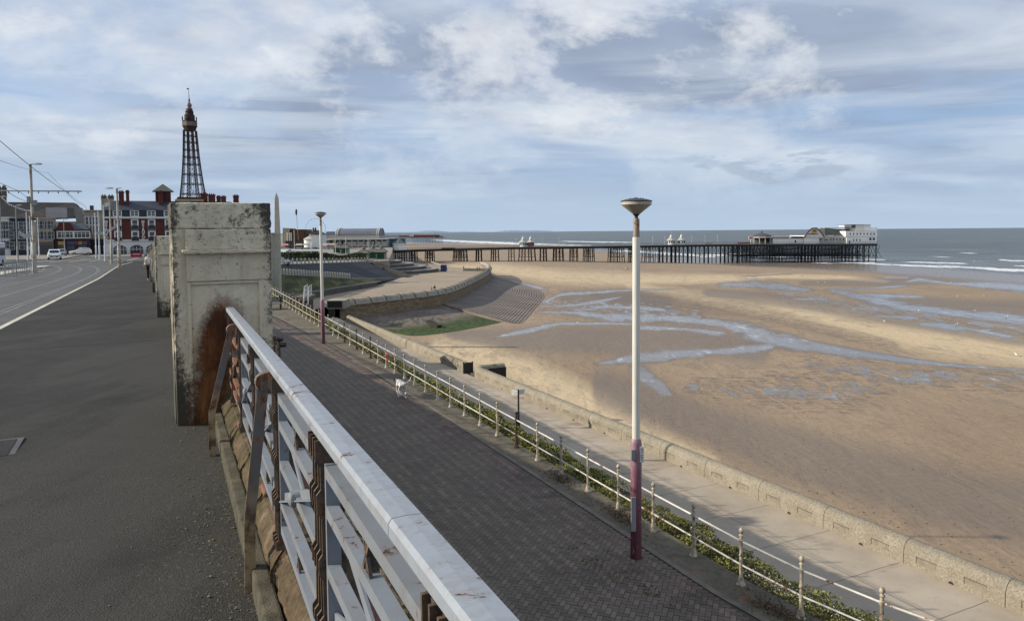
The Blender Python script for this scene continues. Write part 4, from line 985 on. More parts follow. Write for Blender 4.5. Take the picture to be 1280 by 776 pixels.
pz = m.mth('MULTIPLY', m.ramp(m.mth('ADD', m.mth('MULTIPLY', pat, 0.35), nC), [(0.82, 0.0), (0.87, 0.85)]), m.ramp(pat, [(0.05, 0.0), (0.3, 1.0)]))
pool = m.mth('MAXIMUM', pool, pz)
damp = m.mth('MAXIMUM', m.ramp(m.mth('ADD', wet, m.mth('MULTIPLY', jag, 0.6)), [(0.0, 0.0), (0.36, 1.0)]), m.mth('MULTIPLY', shore, 0.9), True)
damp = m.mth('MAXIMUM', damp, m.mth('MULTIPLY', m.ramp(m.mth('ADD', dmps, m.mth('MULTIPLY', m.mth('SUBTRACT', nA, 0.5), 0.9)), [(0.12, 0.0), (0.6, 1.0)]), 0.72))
damp = m.mth('MAXIMUM', damp, m.ramp(m.mth('ADD', m.mth('MULTIPLY', pat, 0.3), nC), [(0.70, 0.0), (0.85, 0.7)]))
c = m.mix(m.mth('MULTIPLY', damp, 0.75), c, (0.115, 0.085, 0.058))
# ripple marks
wv = m.n('ShaderNodeTexWave', wave_type='BANDS', bands_direction='Y'); m.set(wv.inputs['Vector'], m.co((0.10, 0.30, 1), rot=(0, 0, radians(-14)), world=True)); wv.inputs['Scale'].default_value = 1.15; wv.inputs['Distortion'].default_value = 9.0; wv.inputs['Detail'].default_value = 4; wv.inputs['Detail Scale'].default_value = 1.4; wv.inputs['Detail Roughness'].default_value = 0.6
rk = m.mth('MULTIPLY', rip, m.ramp(wv.outputs['Fac'], [(0.30, 0.9), (0.5, 0.0)]))
c = m.mix(rk, c, (0.13, 0.10, 0.075))
wv2 = m.n('ShaderNodeTexWave', wave_type='BANDS', bands_direction='Y'); m.set(wv2.inputs['Vector'], m.co((0.075, 0.20, 1), rot=(0, 0, radians(10)), world=True)); wv2.inputs['Scale'].default_value = 1.0; wv2.inputs['Distortion'].default_value = 14.0; wv2.inputs['Detail'].default_value = 5; wv2.inputs['Detail Scale'].default_value = 1.1; wv2.inputs['Detail Roughness'].default_value = 0.62
c = m.mix(m.mth('MULTIPLY', m.mth('MULTIPLY', m.ramp(m.mth('ADD', pat, m.mth('MULTIPLY', m.mth('SUBTRACT', nA, 0.5), 1.0)), [(0.05, 0.0), (0.4, 1.0)]), m.mth('MULTIPLY', m.ramp(nC, [(0.45, 0.0), (0.55, 1.0)]), m.ramp(wv2.outputs['Fac'], [(0.18, 1.0), (0.42, 0.0)]))), 0.7), c, (0.12, 0.088, 0.062))
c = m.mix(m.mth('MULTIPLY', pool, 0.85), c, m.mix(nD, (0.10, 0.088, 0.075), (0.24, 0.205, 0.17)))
c = m.mix(m.mth('MULTIPLY', pool, m.ramp(m.noise(m.co((0.5, 0.22, 1), world=True), 1.0, 5, 0.75), [(0.56, 0.0), (0.66, 0.7)])), c, (0.52, 0.53, 0.53))  # pale flecks in the pool colour paint broken glints on the water
m.color(c)
rg = m.mix(damp, 0.92, 0.42); rg = m.mix(m.mth('MAXIMUM', pool, m.mth('MULTIPLY', shore, 0.7)), rg, m.ramp(nD, [(0.35, 0.05), (0.65, 0.30)])); m.rough(rg)
m.b.inputs['Specular IOR Level'].default_value = 0.5
hgt = m.mth('ADD', m.mth('MULTIPLY', nC, 0.7), m.mth('ADD', m.mth('MULTIPLY', nB, 1.0), m.mth('MULTIPLY', nF, 0.035)))
hgt = m.mth('ADD', hgt, m.mth('MULTIPLY', wv.outputs['Fac'], m.mth('ADD', 0.10, m.mth('MULTIPLY', rip, 0.5))))
hgt = m.mth('ADD', hgt, m.mth('MULTIPLY', wv2.outputs['Fac'], m.mth('ADD', 0.12, m.mth('MULTIPLY', pat, 0.8))))
inv = m.mth('SUBTRACT', 1.0, m.mth('MULTIPLY', m.mth('MAXIMUM', pool, m.mth('MULTIPLY', shore, 0.85)), 0.93), True)
bp = m.n('ShaderNodeBump'); bp.inputs['Distance'].default_value = 0.22; m.set(bp.inputs['Strength'], m.mth('MULTIPLY', inv, 0.75)); m.set(bp.inputs['Height'], hgt)
m.set(m.b.inputs['Normal'], bp.outputs[0]); M_sand = m.m
px_ = np.concatenate([np.linspace(-900, -40, 25), np.arange(-20, 1320, 2.0), np.linspace(1330, 2600, 40)])
py_ = np.concatenate([np.arange(303.4, 345, 0.5), np.arange(345, 480, 1.0), np.arange(480, 800, 2.0), np.linspace(810, 1500, 30)])
aa = (px_ - PX) / FPX
# depth rows: one depth for each chosen row, straight below the horizon line at mid frame
Drow = 18.9 / ((py_ - 289.5) / FPX); Drow = Drow[::-1]
Ag, Dg = np.meshgrid(aa, Drow)
X = Ag * Dg; Y = Dg; Z = zsand_np(X, Y)
sx_, sy_ = screen(X, Y, Z)
mx = lambda L, soft=1.0: np.max([stroke(sx_, sy_, p, soft) for p in L], axis=0)
fg = np.clip(1 - np.abs((X * RN.x + Y * RN.y) - 42) / 22, 0, 1)
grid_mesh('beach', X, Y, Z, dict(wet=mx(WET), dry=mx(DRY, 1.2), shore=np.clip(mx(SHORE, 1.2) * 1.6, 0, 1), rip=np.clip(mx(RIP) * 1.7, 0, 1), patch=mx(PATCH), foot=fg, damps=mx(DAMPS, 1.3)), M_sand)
FOAM = [[(540, 299.8, .5), (553, 300.6, .9), (590, 302.3, 1.0), (640, 304.3, 1.3), (655, 305.5, 1.0)], [(660, 305.3, .9), (700, 306.3, .9), (740, 307, .4)], [(700, 301.5, .3), (745, 302.5, .5), (800, 303, .3)],
        [(760, 313.5, .6), (790, 314, .9), (840, 317, 1.3), (880, 320, 1.3), (930, 318, 1.1), (985, 322, 1.0)], [(800, 323, .8), (860, 325, .9), (930, 327.5, .8), (1000, 327.5, .7), (1097, 329, .8)],
        [(1000, 322, .5), (1060, 324, .6), (1110, 325, .5)], [(1090, 330, .6), (1150, 332, 1.0), (1200, 334, 1.0), (1240, 336, 1.2), (1290, 339, 1.5)], [(1120, 326.5, .3), (1160, 328, .6), (1210, 329.5, .5)],
        [(1245, 325, .6), (1290, 326.2, .7)], [(1212, 326, .25), (1235, 327.5, .5)], [(1160, 320.5, .2), (1190, 321.5, .4)], [(1262, 331.5, .6), (1290, 333, .9)], [(1195, 316, .2), (1222, 316.5, .3)]]
aw = np.concatenate([np.linspace(-3.0, -0.75, 30), np.linspace(-0.74, 0.78, 620), np.linspace(0.8, 4.0, 40)])
Dw_ = 20.9 / ((np.concatenate([np.arange(289.93, 296, 0.12), np.arange(296, 345, 0.4), np.linspace(346, 420, 12)]) - 289.5) / FPX)[::-1]
Ag, Dg = np.meshgrid(aw, Dw_); X = Ag * Dg; Y = Dg; Z = np.full_like(X, ZSEA)
sx_, sy_ = screen(X, Y, Z); Dwl = np.exp(np.interp(Ag, WLA, np.log(WLD)))
wvz = 0.12 * np.sin(X * 0.06 + 0.35 * Y) * np.clip((Y - Dwl) / 60, 0, 1) * (Y < 900); Z = Z + wvz
fo = np.max([stroke(sx_, sy_, p, 1.2) for p in FOAM], axis=0)
shal = np.clip(1 - (Y - Dwl) / 260.0, 0, 1)
m = NT('sea_water', 0.22, 0, 0.5); fm, sh_ = m.attr('foam'), m.attr('shallow')
n1 = m.noise(m.co((0.02, 0.06, 1), world=True), 1.0, 8, 0.6, 0.3); n2 = m.noise(m.co((0.12, 0.5, 1), world=True), 1.0, 6, 0.65); n3 = m.noise(m.co((0.0035, 0.011, 1), world=True), 1.0, 7, 0.62)
n5 = m.noise(m.co((0.10, 0.045, 1), world=True), 1.0, 6, 0.7)
c = m.mix(m.ramp(n3, [(0.35, 0.0), (0.65, 1.0)]), (0.050, 0.068, 0.066), (0.12, 0.13, 0.112))
c = m.mix(m.mth('MULTIPLY', sh_, 0.6), c, (0.20, 0.18, 0.135))
c = m.mix(m.ramp(n1, [(0.42, 0.0), (0.58, 0.6)]), c, (0.035, 0.048, 0.05))
fk = m.mth('MULTIPLY', m.ramp(m.mth('ADD', fm, m.mth('MULTIPLY', m.mth('SUBTRACT', n5, 0.5), 3.2)), [(0.45, 0.0), (0.75, 1.0)]), m.ramp(fm, [(0.0, 0.0), (0.1, 1.0)]))
wh = m.mth('MULTIPLY', m.ramp(m.noise(m.co((0.06, 0.35, 1), world=True), 1.0, 4, 0.6), [(0.735, 0.0), (0.76, 0.8)]), m.ramp(n3, [(0.4, 0.0), (0.6, 1.0)]))
fk = m.mth('MAXIMUM', fk, wh)
m.color(m.mix(fk, c, (0.74, 0.76, 0.76))); m.rough(m.mix(fk, m.mix(sh_, 0.36, 0.2), 0.9))
m.bump(m.mth('ADD', m.mth('MULTIPLY', n1, 3.0), n2), 1.0, 1.4); M_water = m.m
grid_mesh('sea', X, Y, Z, dict(foam=fo, shallow=shal), M_water)
m = MB(); m.quad((-90000, -60000, -26), (90000, -60000, -26), (90000, 90000, -26), (-90000, 90000, -26)); m.build('seabed', M_sand and mat_n('seabed_sand', (0.10, 0.11, 0.10), 0.1, 0.001), kind='structure')
# far hills over the sea
seed(21)
m = MB(); top = []
for i in range(90):
    a = -0.28 + 0.36 * i / 89; D_ = 26000
    h = 95 + 62 * sin(i * 0.19) + 34 * sin(i * 0.47 + 1) + random.uniform(-7, 7); h *= min(1, i / 6.0, (89 - i) / 12.0)
    top.append((a * D_, D_, max(h, 0) * 0.4))
m.loft([[Vector((x, y, -30)) for x, y, h in top], [Vector((x, y + 600, -19 + h)) for x, y, h in top], [Vector((x, y + 5000, -30)) for x, y, h in top]])
m.build('far_hills', mat_n('far_hills', (0.20, 0.27, 0.36), 0.1, 0.001, 1.0, 0), kind='structure')  # the blue-grey tint paints distance haze into the hills

# ------------------------------------------------------------------ plaza, curved parapet, revetments
WALLZ = -15.5
topx = [(425, 398), (445.6, 395), (500, 388), (530, 384), (555, 379.5), (572, 373.5), (588, 365), (600, 358), (608, 352.5), (613, 347), (614, 342.5), (611, 339), (604, 336.3)]
wl_ = [at(x, y, WALLZ) for x, y in topx]
def smooth(P, n):
    """Catmull-Rom through plan points, resampled to n points"""
    P = [Vector(p) for p in P]; out = []
    Q = [2 * P[0] - P[1]] + P + [2 * P[-1] - P[-2]]
    for i in range(1, len(Q) - 2):
        for k in range(12):
            t = k / 12; a, b, c, d = Q[i - 1:i + 3]
            out.append(0.5 * ((2 * b) + (c - a) * t + (2 * a - 5 * b + 4 * c - d) * t * t + (3 * b - a - 3 * c + d) * t ** 3))
    out.append(P[-1]); L = [0]
    for i in range(1, len(out)): L.append(L[-1] + (out[i] - out[i - 1]).length)
    res = []; j = 0
    for i in range(n):
        s = L[-1] * i / (n - 1)
        while j < len(L) - 2 and L[j + 1] < s: j += 1
        f = (s - L[j]) / max(1e-6, L[j + 1] - L[j]); res.append(out[j].lerp(out[j + 1], min(1, f)))
    return res
WP = smooth(wl_, 90)
def nrm(P, i):
    d = P[min(i + 1, len(P) - 1)] - P[max(i - 1, 0)]; return Vector((d.y, -d.x, 0)).normalized()   # towards the sand
NRM = [nrm(WP, i) for i in range(len(WP))]
M_stonew = None
m = NT('brown_stone_wall', 0.9, 0, 0.2); v = m.co(world=True); br = m.n('ShaderNodeTexNoise')
n1 = m.noise(v, 0.9, 8, 0.7); n2 = m.noise(m.co((0.5, 0.5, 1.6), world=True), 1.6, 7, 0.7)
c = m.ramp(n2, [(0.3, (0.11, 0.075, 0.045)), (0.55, (0.25, 0.185, 0.115)), (0.7, (0.36, 0.29, 0.20))])
m.color(m.mix(m.ramp(n1, [(0.45, 0.0), (0.7, 0.5)]), c, (0.12, 0.09, 0.06))); m.bump(n2, 0.6, 0.05); M_stonew = m.m
tw = thing('curved_sea_wall', 'curved brown sea wall with rounded pale parapet around the plaza', 'wall', WP[0])
q = MB(); q.loft([[Vector((p.x, p.y, -18.5)), Vector((p.x, p.y, -13.35)), Vector((p.x, p.y, -13.35)) - n_ * 0.2] for p, n_ in zip(WP, NRM)]); q.build('wall_face', M_stonew, tw, world=True)
prof = [(0.28, -13.38), (0.28, -13.22), (0.05, -13.15), (0.0, -12.95), (-0.12, -12.60), (-0.40, -12.36), (-0.85, -12.28), (-1.25, -12.36), (-1.45, -12.6), (-1.5, -13.4)]
M_parc = mat_n('parapet_concrete', (0.31, 0.275, 0.215), 0.25, 0.8, 0.9, 0.25)
for k in range(0, 88, 2):
    q = MB(); rows = []
    for i in (k, k + 1, k + 2):
        p, n_ = WP[i], NRM[i]; e = 0.0
        rows.append([Vector((p.x, p.y, z)) + n_ * x for x, z in prof])
    # leave a thin open joint between lengths
    g = 0.05; rows[0] = [a.lerp(b_, g) for a, b_ in zip(rows[0], rows[1])]; rows[2] = [a.lerp(b_, g) for a, b_ in zip(rows[2], rows[1])]
    q.loft(rows); q.build('parapet_length', M_parc, tw, smooth=True, world=True)
for k in range(0, 60, 2):
    p, n_ = WP[k], NRM[k]; q = MB(); d = (WP[k + 1] - WP[k]).normalized()
    pts = [Vector((p.x, p.y, z + 0.03)) + n_ * (x + 0.02) for x, z in prof[2:9]]
    q.tube(pts, 0.085, 5); q.build('parapet_joint', mat_j if k else globals().setdefault('mat_j', flat('joint_dark', (0.07, 0.055, 0.04), 0.9)), tw, world=True)
# plaza floor
M_plaza = mat_n('plaza_paving', (0.25, 0.20, 0.145), 0.16, 0.12, 0.9, 0.15, c2=(0.33, 0.268, 0.20), fine=1.5)
pl_in = [p - n_ * 1.4 for p, n_ in zip(WP, NRM)]
bk = [at(604, 336, ZPLAZA), at(560, 333.6, ZPLAZA), at(500, 333, ZPLAZA), at(440, 333, ZPLAZA), at(330, 345, ZPLAZA), at(330, 400, ZPLAZA)]
m = MB(); q = [Vector((p.x, p.y, ZPLAZA)) for p in pl_in] + bk; m.poly(q[::-1]); m.build('plaza', M_plaza, kind='structure')
# smooth apron with weed, and the stepped revetment
toe1 = [at(x, y, zsand) for x, y in [(470, 419), (503, 418.8), (530, 424.5), (570, 420.5), (606, 413.5), (643, 405)]]
i_s = min(range(len(WP)), key=lambda i: (WP[i] - at(555, 379.5, WALLZ)).length)
m = NT('weedy_apron', 0.8, 0, 0.3); v = m.co(world=True); t_ = m.attr('down'); al = m.attr('along')
n1 = m.noise(m.co((0.25, 0.25, 1), world=True), 1, 9, 0.65, 0.5); n2 = m.noise(m.co((1.5, 0.3, 1), world=True), 1, 7, 0.6)
c = m.ramp(n1, [(0.3, (0.10, 0.075, 0.058)), (0.7, (0.215, 0.175, 0.14))])
c = m.mix(m.ramp(n2, [(0.5, 0.0), (0.7, 0.6)]), c, (0.06, 0.045, 0.035))
gk = m.mth('ADD', t_, m.mth('MULTIPLY', m.mth('SUBTRACT', n1, 0.5), 0.55))
c = m.mix(m.ramp(gk, [(0.42, 0.0), (0.52, 0.55), (0.56, 1.0)]), c, m.ramp(n2, [(0.3, (0.018, 0.030, 0.005)), (0.7, (0.058, 0.085, 0.012))]))
c = m.mix(m.ramp(gk, [(0.78, 0.0), (0.90, 0.85)]), c, (0.028, 0.045, 0.010))
mid_ = m.mth('MULTIPLY', m.ramp(gk, [(0.25, 0.0), (0.33, 0.7), (0.40, 0.7), (0.46, 0.0)]), m.ramp(n2, [(0.5, 0.0), (0.6, 1.0)]))
c = m.mix(mid_, c, (0.045, 0.055, 0.02))
m.color(c); m.bump(m.mth('ADD', n1, n2), 0.6, 0.15); M_apron = m.m
ta = smooth([Vector((p.x, p.y, WALLZ - 0.2)) for p in WP[:i_s + 1]], 40); tb = smooth(toe1, 40)
rows_t = np.linspace(0, 1, 16)
X = np.array([[ta[j].lerp(tb[j], f).x for j in range(40)] for f in rows_t]); Y = np.array([[ta[j].lerp(tb[j], f).y for j in range(40)] for f in rows_t])
Z = np.array([[ta[j].z * (1 - f) + (tb[j].z - 0.15) * f - 0.3 * sin(pi * f) for j in range(40)] for f in rows_t])
grid_mesh('smooth_revetment', X, Y, Z, dict(down=np.repeat(rows_t[:, None], 40, 1), along=np.tile(np.linspace(0, 1, 40), (16, 1))), M_apron)
toe2 = [at(x, y, lambda p: zsand(p) - 0.0) for x, y in [(643, 404.7), (651, 405.3), (660, 396), (669, 385), (677, 376), (680, 371), (676, 364), (664, 359), (648, 354), (630, 349), (616, 344.5), (608, 338.5), (598, 335.5)]]
m = NT('stepped_concrete', 0.9, 0, 0.25); v = m.co(world=True)
n1 = m.noise(v, 0.12, 7, 0.6); c = m.ramp(n1, [(0.35, (0.215, 0.185, 0.15)), (0.65, (0.155, 0.125, 0.11))]); m.color(m.mix(m.ramp(m.noise(v, 1.2, 7, 0.7), [(0.5, 0.0), (0.7, 0.5)]), c, (0.09, 0.07, 0.058))); m.bump(m.noise(v, 3, 5), 0.4, 0.05); M_step = m.m
nA_ = 70; ta = smooth([Vector((p.x, p.y, WALLZ)) for p in WP[i_s:]], nA_); tb = smooth(toe2, nA_)
K = 27; rows = []
for k in range(K):
    f0, f1 = k / K, (k + 1) / K
    for f, zf in ((f0 + 1e-4, f0), (f1, f0)):
        rw = [Vector((*(ta[j].lerp(tb[j], f)).xy, WALLZ + (min(tb[j].z, -17.6) - WALLZ) * zf)) for j in range(nA_)]
        rows.append([rw[0] + Vector((-0.05, 0, -4))] + rw)
rows.append([Vector((tb[0].x, tb[0].y, -21))] + [Vector((tb[j].x, tb[j].y, -21)) for j in range(nA_)])
m = MB(); m.loft(rows); m.build('stepped_revetment', M_step, kind='structure')
q = MB(); a_, b_ = at(535, 404, -16.6), at(549, 411, -17.3)
q.bar(a_ + Vector((0, 0, 0.4)), b_ + Vector((0, 0, 0.4)), 1.0, 0.5); tag(q.build('drain_channel', M_dark), 'dark drain slot on the weed covered sea wall apron', 'drain')

# flood wall end with black board, where the plaza parapet meets the low wall
pb_ = at(418, 386, ZLOW)
t = thing('gate_housing', 'black boarded gate housing at the end of the curved parapet', 'gate', pb_)
def boxpx(q, x0, x1, y0, y1, D, dep):
    """a block whose near face fills that pixel box at depth D"""
    a, b_ = atD(x0, y1, D), atD(x1, y0, D); q.box(a.x, b_.x, D, D + dep, a.z, b_.z); return q
Dg_ = pb_.y
q = MB(); boxpx(q, 408.5, 431, 375.5, 386, Dg_ + 6, 4.0); q.build('housing_cap', M_parc, t, world=True)
q = MB(); boxpx(q, 409.5, 427.5, 376.5, 384.5, Dg_ + 5.9, 0.09); q.build('black_board', M_blk, t, world=True)
q = MB(); boxpx(q, 410.5, 417.5, 386.3, 398, Dg_ + 2, 0.6); q.build('gate_leaf', M_dark, t, world=True)

# ------------------------------------------------------------------ embankment behind the middle walk
def P3(x, y, D): return atD(x, y, D)
Aq = [P3(320, 331, 150), P3(345, 330.5, 154), P3(400, 328.8, 184), P3(440, 327.6, 208), P3(459, 327, 222), P3(470, 326.8, 228)]
Bq = [P3(320, 341, 144), P3(345, 341.5, 148), P3(400, 344.5, 166), P3(440, 347.2, 181), P3(487, 347.3, 205), P3(503, 346.8, 219)]
Fq = [p + Vector((0, -3.2, -0.05)) for p in Bq]
Gq = [P3(330, 369, 128), P3(352, 370, 136), P3(387, 366, 149), P3(420, 360.5, 162), P3(459, 354.6, 178), P3(470, 353.5, 184)]
M_slope = mat_n('dark_embankment', (0.042, 0.044, 0.046), 0.22, 0.25, 0.9, 0.4, 0.1, fine=2.0)
m = NT('mossy_embankment', 0.95, 0, 0.2); v = m.co(world=True); nn = m.noise(m.co((0.5, 0.2, 1), rot=(0, 0, 0.6), world=True), 0.9, 9, 0.75); xx = m.sepz(v)[0]
k_ = m.n('ShaderNodeMapRange'); m.set(k_.inputs[0], xx); k_.inputs[1].default_value = -36; k_.inputs[2].default_value = -32; k_.inputs[3].default_value = 1; k_.inputs[4].default_value = 0
c = m.mix(k_.outputs[0], (0.052, 0.053, 0.050), m.ramp(nn, [(0.35, (0.04, 0.036, 0.028)), (0.50, (0.065, 0.07, 0.025)), (0.62, (0.15, 0.15, 0.075)), (0.7, (0.08, 0.075, 0.055))]))
m.color(c); m.bump(nn, 0.8, 0.3); M_moss = m.m
m = MB(); m.loft([Aq, Bq]); m.build('dark_slope', M_slope, kind='structure')
m = MB(); m.loft([[p + Vector((0, 0, 0.02)) for p in Bq], Fq]); m.build('ramp_path', mat_n('ramp_paving', (0.12, 0.115, 0.105), 0.2, 0.5), kind='structure')
m = MB(); m.loft([[p + Vector((0, 0, -0.02)) for p in Fq], Gq]); m.build('lower_slope', M_moss, kind='structure')
tg = thing('curved_kerb_wall', 'low dark curved wall at the foot of the mossy slope by the plaza', 'wall', Gq[2])
GG = smooth(Gq, 30); q = MB(); q.loft([[g_, g_ + Vector((0.35, -0.55, 0)), Vector((g_.x + 0.4, g_.y - 0.6, -14))] for g_ in GG]); q.build('wall_face', mat_n('dark_wall', (0.085, 0.08, 0.07), 0.25, 0.8), tg, world=True)
q = MB(); q.loft([[g_ + Vector((-0.2, 0.2, 0.02)), g_ + Vector((-0.2, 0.2, 0.22)), g_ + Vector((0.42, -0.62, 0.22)), g_ + Vector((0.42, -0.62, 0.0))] for g_ in GG]); q.build('coping', mat_n('coping_grey', (0.17, 0.16, 0.14), 0.2, 1.0), tg, world=True)
tg = thing('stair_wall', 'dark sloping stair wall between the dark slope and the curved steps', 'wall', Aq[4])
q = MB(); a_, b_ = P3(458, 325.8, 222), P3(508, 345.6, 217); c_, d_ = P3(466, 325.6, 226), P3(517, 345.4, 222)
q.add([a_, c_, d_, b_, a_ - Vector((0, 0, 3)), c_ - Vector((0, 0, 3)), d_ - Vector((0, 0, 3)), b_ - Vector((0, 0, 3))], [(0, 1, 2, 3), (0, 3, 7, 4), (1, 5, 6, 2), (3, 2, 6, 7)]); q.build('wall_body', mat_n('stair_wall', (0.075, 0.066, 0.055), 0.2, 0.6), tg, world=True)
# curved steps
tg = thing('curved_steps', 'curved tiers of grey steps stepping down to the plaza below the kiosks', 'steps', Vector((-49, 252, ZPLAZA)))
for k in range(5):
    r = 24.5 - k * 3.6; z0 = ZPLAZA + k * 0.92
    q = MB(); q.lathe((-49.5 - k * 0.6, 251, 0), [(r, z0 - 0.3), (r, z0 + 0.92), (0, z0 + 0.92)], 72); q.build('step_tier', mat_n('tier_riser', (0.10, 0.095, 0.085), 0.2, 0.7), tg, world=True)
    q = MB(); q.lathe((-49.5 - k * 0.6, 251, 0), [(r + 0.05, z0 + 0.925), (r + 0.05, z0 + 1.0), (r - 3.2, z0 + 1.0), (0, z0 + 0.93)], 72); q.build('tier_top', mat_n('tier_top', (0.24, 0.22, 0.19), 0.15, 0.7), tg, world=True)
# fence of pale posts on the ramp
M_fp = mat_n('pale_post', (0.44, 0.41, 0.35), 0.15, 3, 0.7, 0.1)
def post_fence(P, n, h, w_, label, group, rail=False):
    t = thing('post_fence', label, 'fence', P[0], 0, group); Q = smooth(P, n); o0 = None
    for p in Q:
        if o0 is None:
            q = MB(); q.box(-w_ / 2, w_ / 2, -w_ / 2, w_ / 2, 0, h); q.lathe((0, 0, h), [(w_ * 0.45, 0), (w_ * 0.5, 0.06), (0, 0.14)], 8); o0 = q.build('post', M_fp, t); o = o0
        else: o = o0.copy(); COL.objects.link(o); o.parent = t
        o.location = p - t.location
    for hh in (0.45, 0.85):
        q = MB(); q.tube([p - t.location + Vector((0, 0, hh * h)) for p in Q], 0.035, 5); q.build('rail', M_fp, t)
    return t
post_fence([p + Vector((0, 0.5, 0.02)) for p in Fq[:4]], 34, 1.15, 0.34, 'row of pale square posts along the ramp above the mossy slope', 'fences of pale posts')
post_fence([p + Vector((0, 0.8, 0)) for p in Aq[:5]], 26, 1.1, 0.30, 'row of pale posts along the hedge at the top of the dark slope', 'fences of pale posts')

# dark weed and shell scraps on the sand
seed(77); q = MB()
for i in range(420):
    x = random.uniform(560, 1280); y = random.uniform(0, 1); yw = 430 + (x - 560) * 0.40; yy = yw + 14 + (y ** 2) * 120 * (-1 if x < 700 else -1) - 10
    if yy < 380: continue
    p = at(x, yy, zsand); r = random.uniform(0.02, 0.09); q.lathe(p + Vector((0, 0, 0.0)), [(r, -0.01), (r * 0.6, r * 0.3), (0, r * 0.4)], 5, Matrix.Rotation(random.uniform(0, 6), 4, 'Z') @ Matrix.Diagonal((1, random.uniform(0.3, 1), 1, 1)))
tag(q.build('beach_scraps', mat_n('scraps', (0.05, 0.04, 0.03), 0.5, 9)), kind='stuff')
# ------------------------------------------------------------------ town ground beyond
M_town = mat_n('town_paving', (0.24, 0.215, 0.18), 0.2, 0.05, 0.9, 0.1)
zt = -8.6
cst = [at(352, 329, -6.9), at(459, 327, zt), at(470, 326.6, zt), at(486, 325.6, zt)]
far = [atD(490, 312, 330), atD(491, 309, 440), atD(484, 303.5, 800), atD(470, 298, 1400), atD(480, 293.5, 3500)]
q = [Vector((-1500, 140, zt)), Vector((-120, 150, zt))] + [Vector((p.x, p.y, zt)) for p in cst[1:]] + [Vector((p.x, p.y, zt)) for p in far] + [Vector((-4000, 3500, zt)), Vector((-4000, 300, zt))]
m = MB(); m.poly(q[::-1] if False else q); m.build('town_ground', M_town, kind='structure')
m = MB(); e = [Vector((p.x, p.y, zt)) for p in cst[1:]] + [Vector((p.x, p.y, zt)) for p in far]
m.loft([[p, p + Vector((0.5, 0, -12))] for p in e]); tag(m.build('far_sea_wall', mat_n('far_wall', (0.27, 0.23, 0.17), 0.2, 0.1)), 'distant sea wall dropping from the town promenade to the sand', 'wall')
# hedge
def hedge(P, h, wd, n, label, size=0.22):
    t = thing('hedge', label, 'hedge', P[0]); Q = smooth(P, 40); ii = rng.integers(0, 39, n); f = rng.random(n)
    a = np.array([list(Q[i]) for i in ii]); b_ = np.array([list(Q[i + 1]) for i in ii]); p = a + (b_ - a) * f[:, None]
    p[:, 1] += rng.uniform(-wd / 2, wd / 2, n); p[:, 0] += rng.normal(0, 0.2, n); p[:, 2] += h * rng.random(n) ** 0.7 * (0.85 + 0.2 * np.sin(p[:, 0] * 1.3))
    o = leaves('foliage', p, size, M_hedge, rng, parent=t); o.data.transform(Matrix.Translation(-t.location)); return t
M_hedge = leaf_mat('hedge_leaf', (0.012, 0.022, 0.008), (0.035, 0.055, 0.015), (0.075, 0.10, 0.03), 0.3)
hedge([P3(350, 327.6, 165), P3(400, 326, 200), P3(450, 324.6, 228), P3(456, 324.6, 232)], 2.1, 2.0, 9000, 'long dark green hedge behind the pale posts at the top of the slope')

# ------------------------------------------------------------------ building helpers
def hw(px, py, s):
    d = ray(px, py); t = s / d.dot(RD); return t * d.dot(RN), t * d.z
def box_p(t, name, mat, x0, x1, y0, y1, z0, z1, **k):
    q = MB(); q.box(x0, x1, y0, y1, z0, z1); return q.build(name, mat, t, **k)
M_brick_r = mat_n('dark_red_brick', (0.095, 0.032, 0.026), 0.22, 0.8, 0.9, 0.1)
M_whitew = mat_n('white_render', (0.60, 0.60, 0.58), 0.08, 0.4, 0.8, 0.05)
M_slate = mat_n('slate_roof', (0.060, 0.068, 0.085), 0.2, 0.6, 0.6, 0.1)
M_darkr = mat_n('dark_tile_roof', (0.062, 0.055, 0.050), 0.25, 0.3, 0.85, 0.1)
M_cstone = mat_n('cream_stone', (0.33, 0.29, 0.22), 0.2, 0.5, 0.9, 0.1)
M_navy = mat_n('navy_render', (0.022, 0.028, 0.045), 0.2, 0.6, 0.7, 0.1)
M_frame = flat('window_frame_white', (0.62, 0.62, 0.60), 0.6)
M_glass = flat('window_glass', (0.045, 0.055, 0.065), 0.12, spec=0.6)
M_brown = mat_n('brown_cladding', (0.10, 0.045, 0.022), 0.15, 0.5)
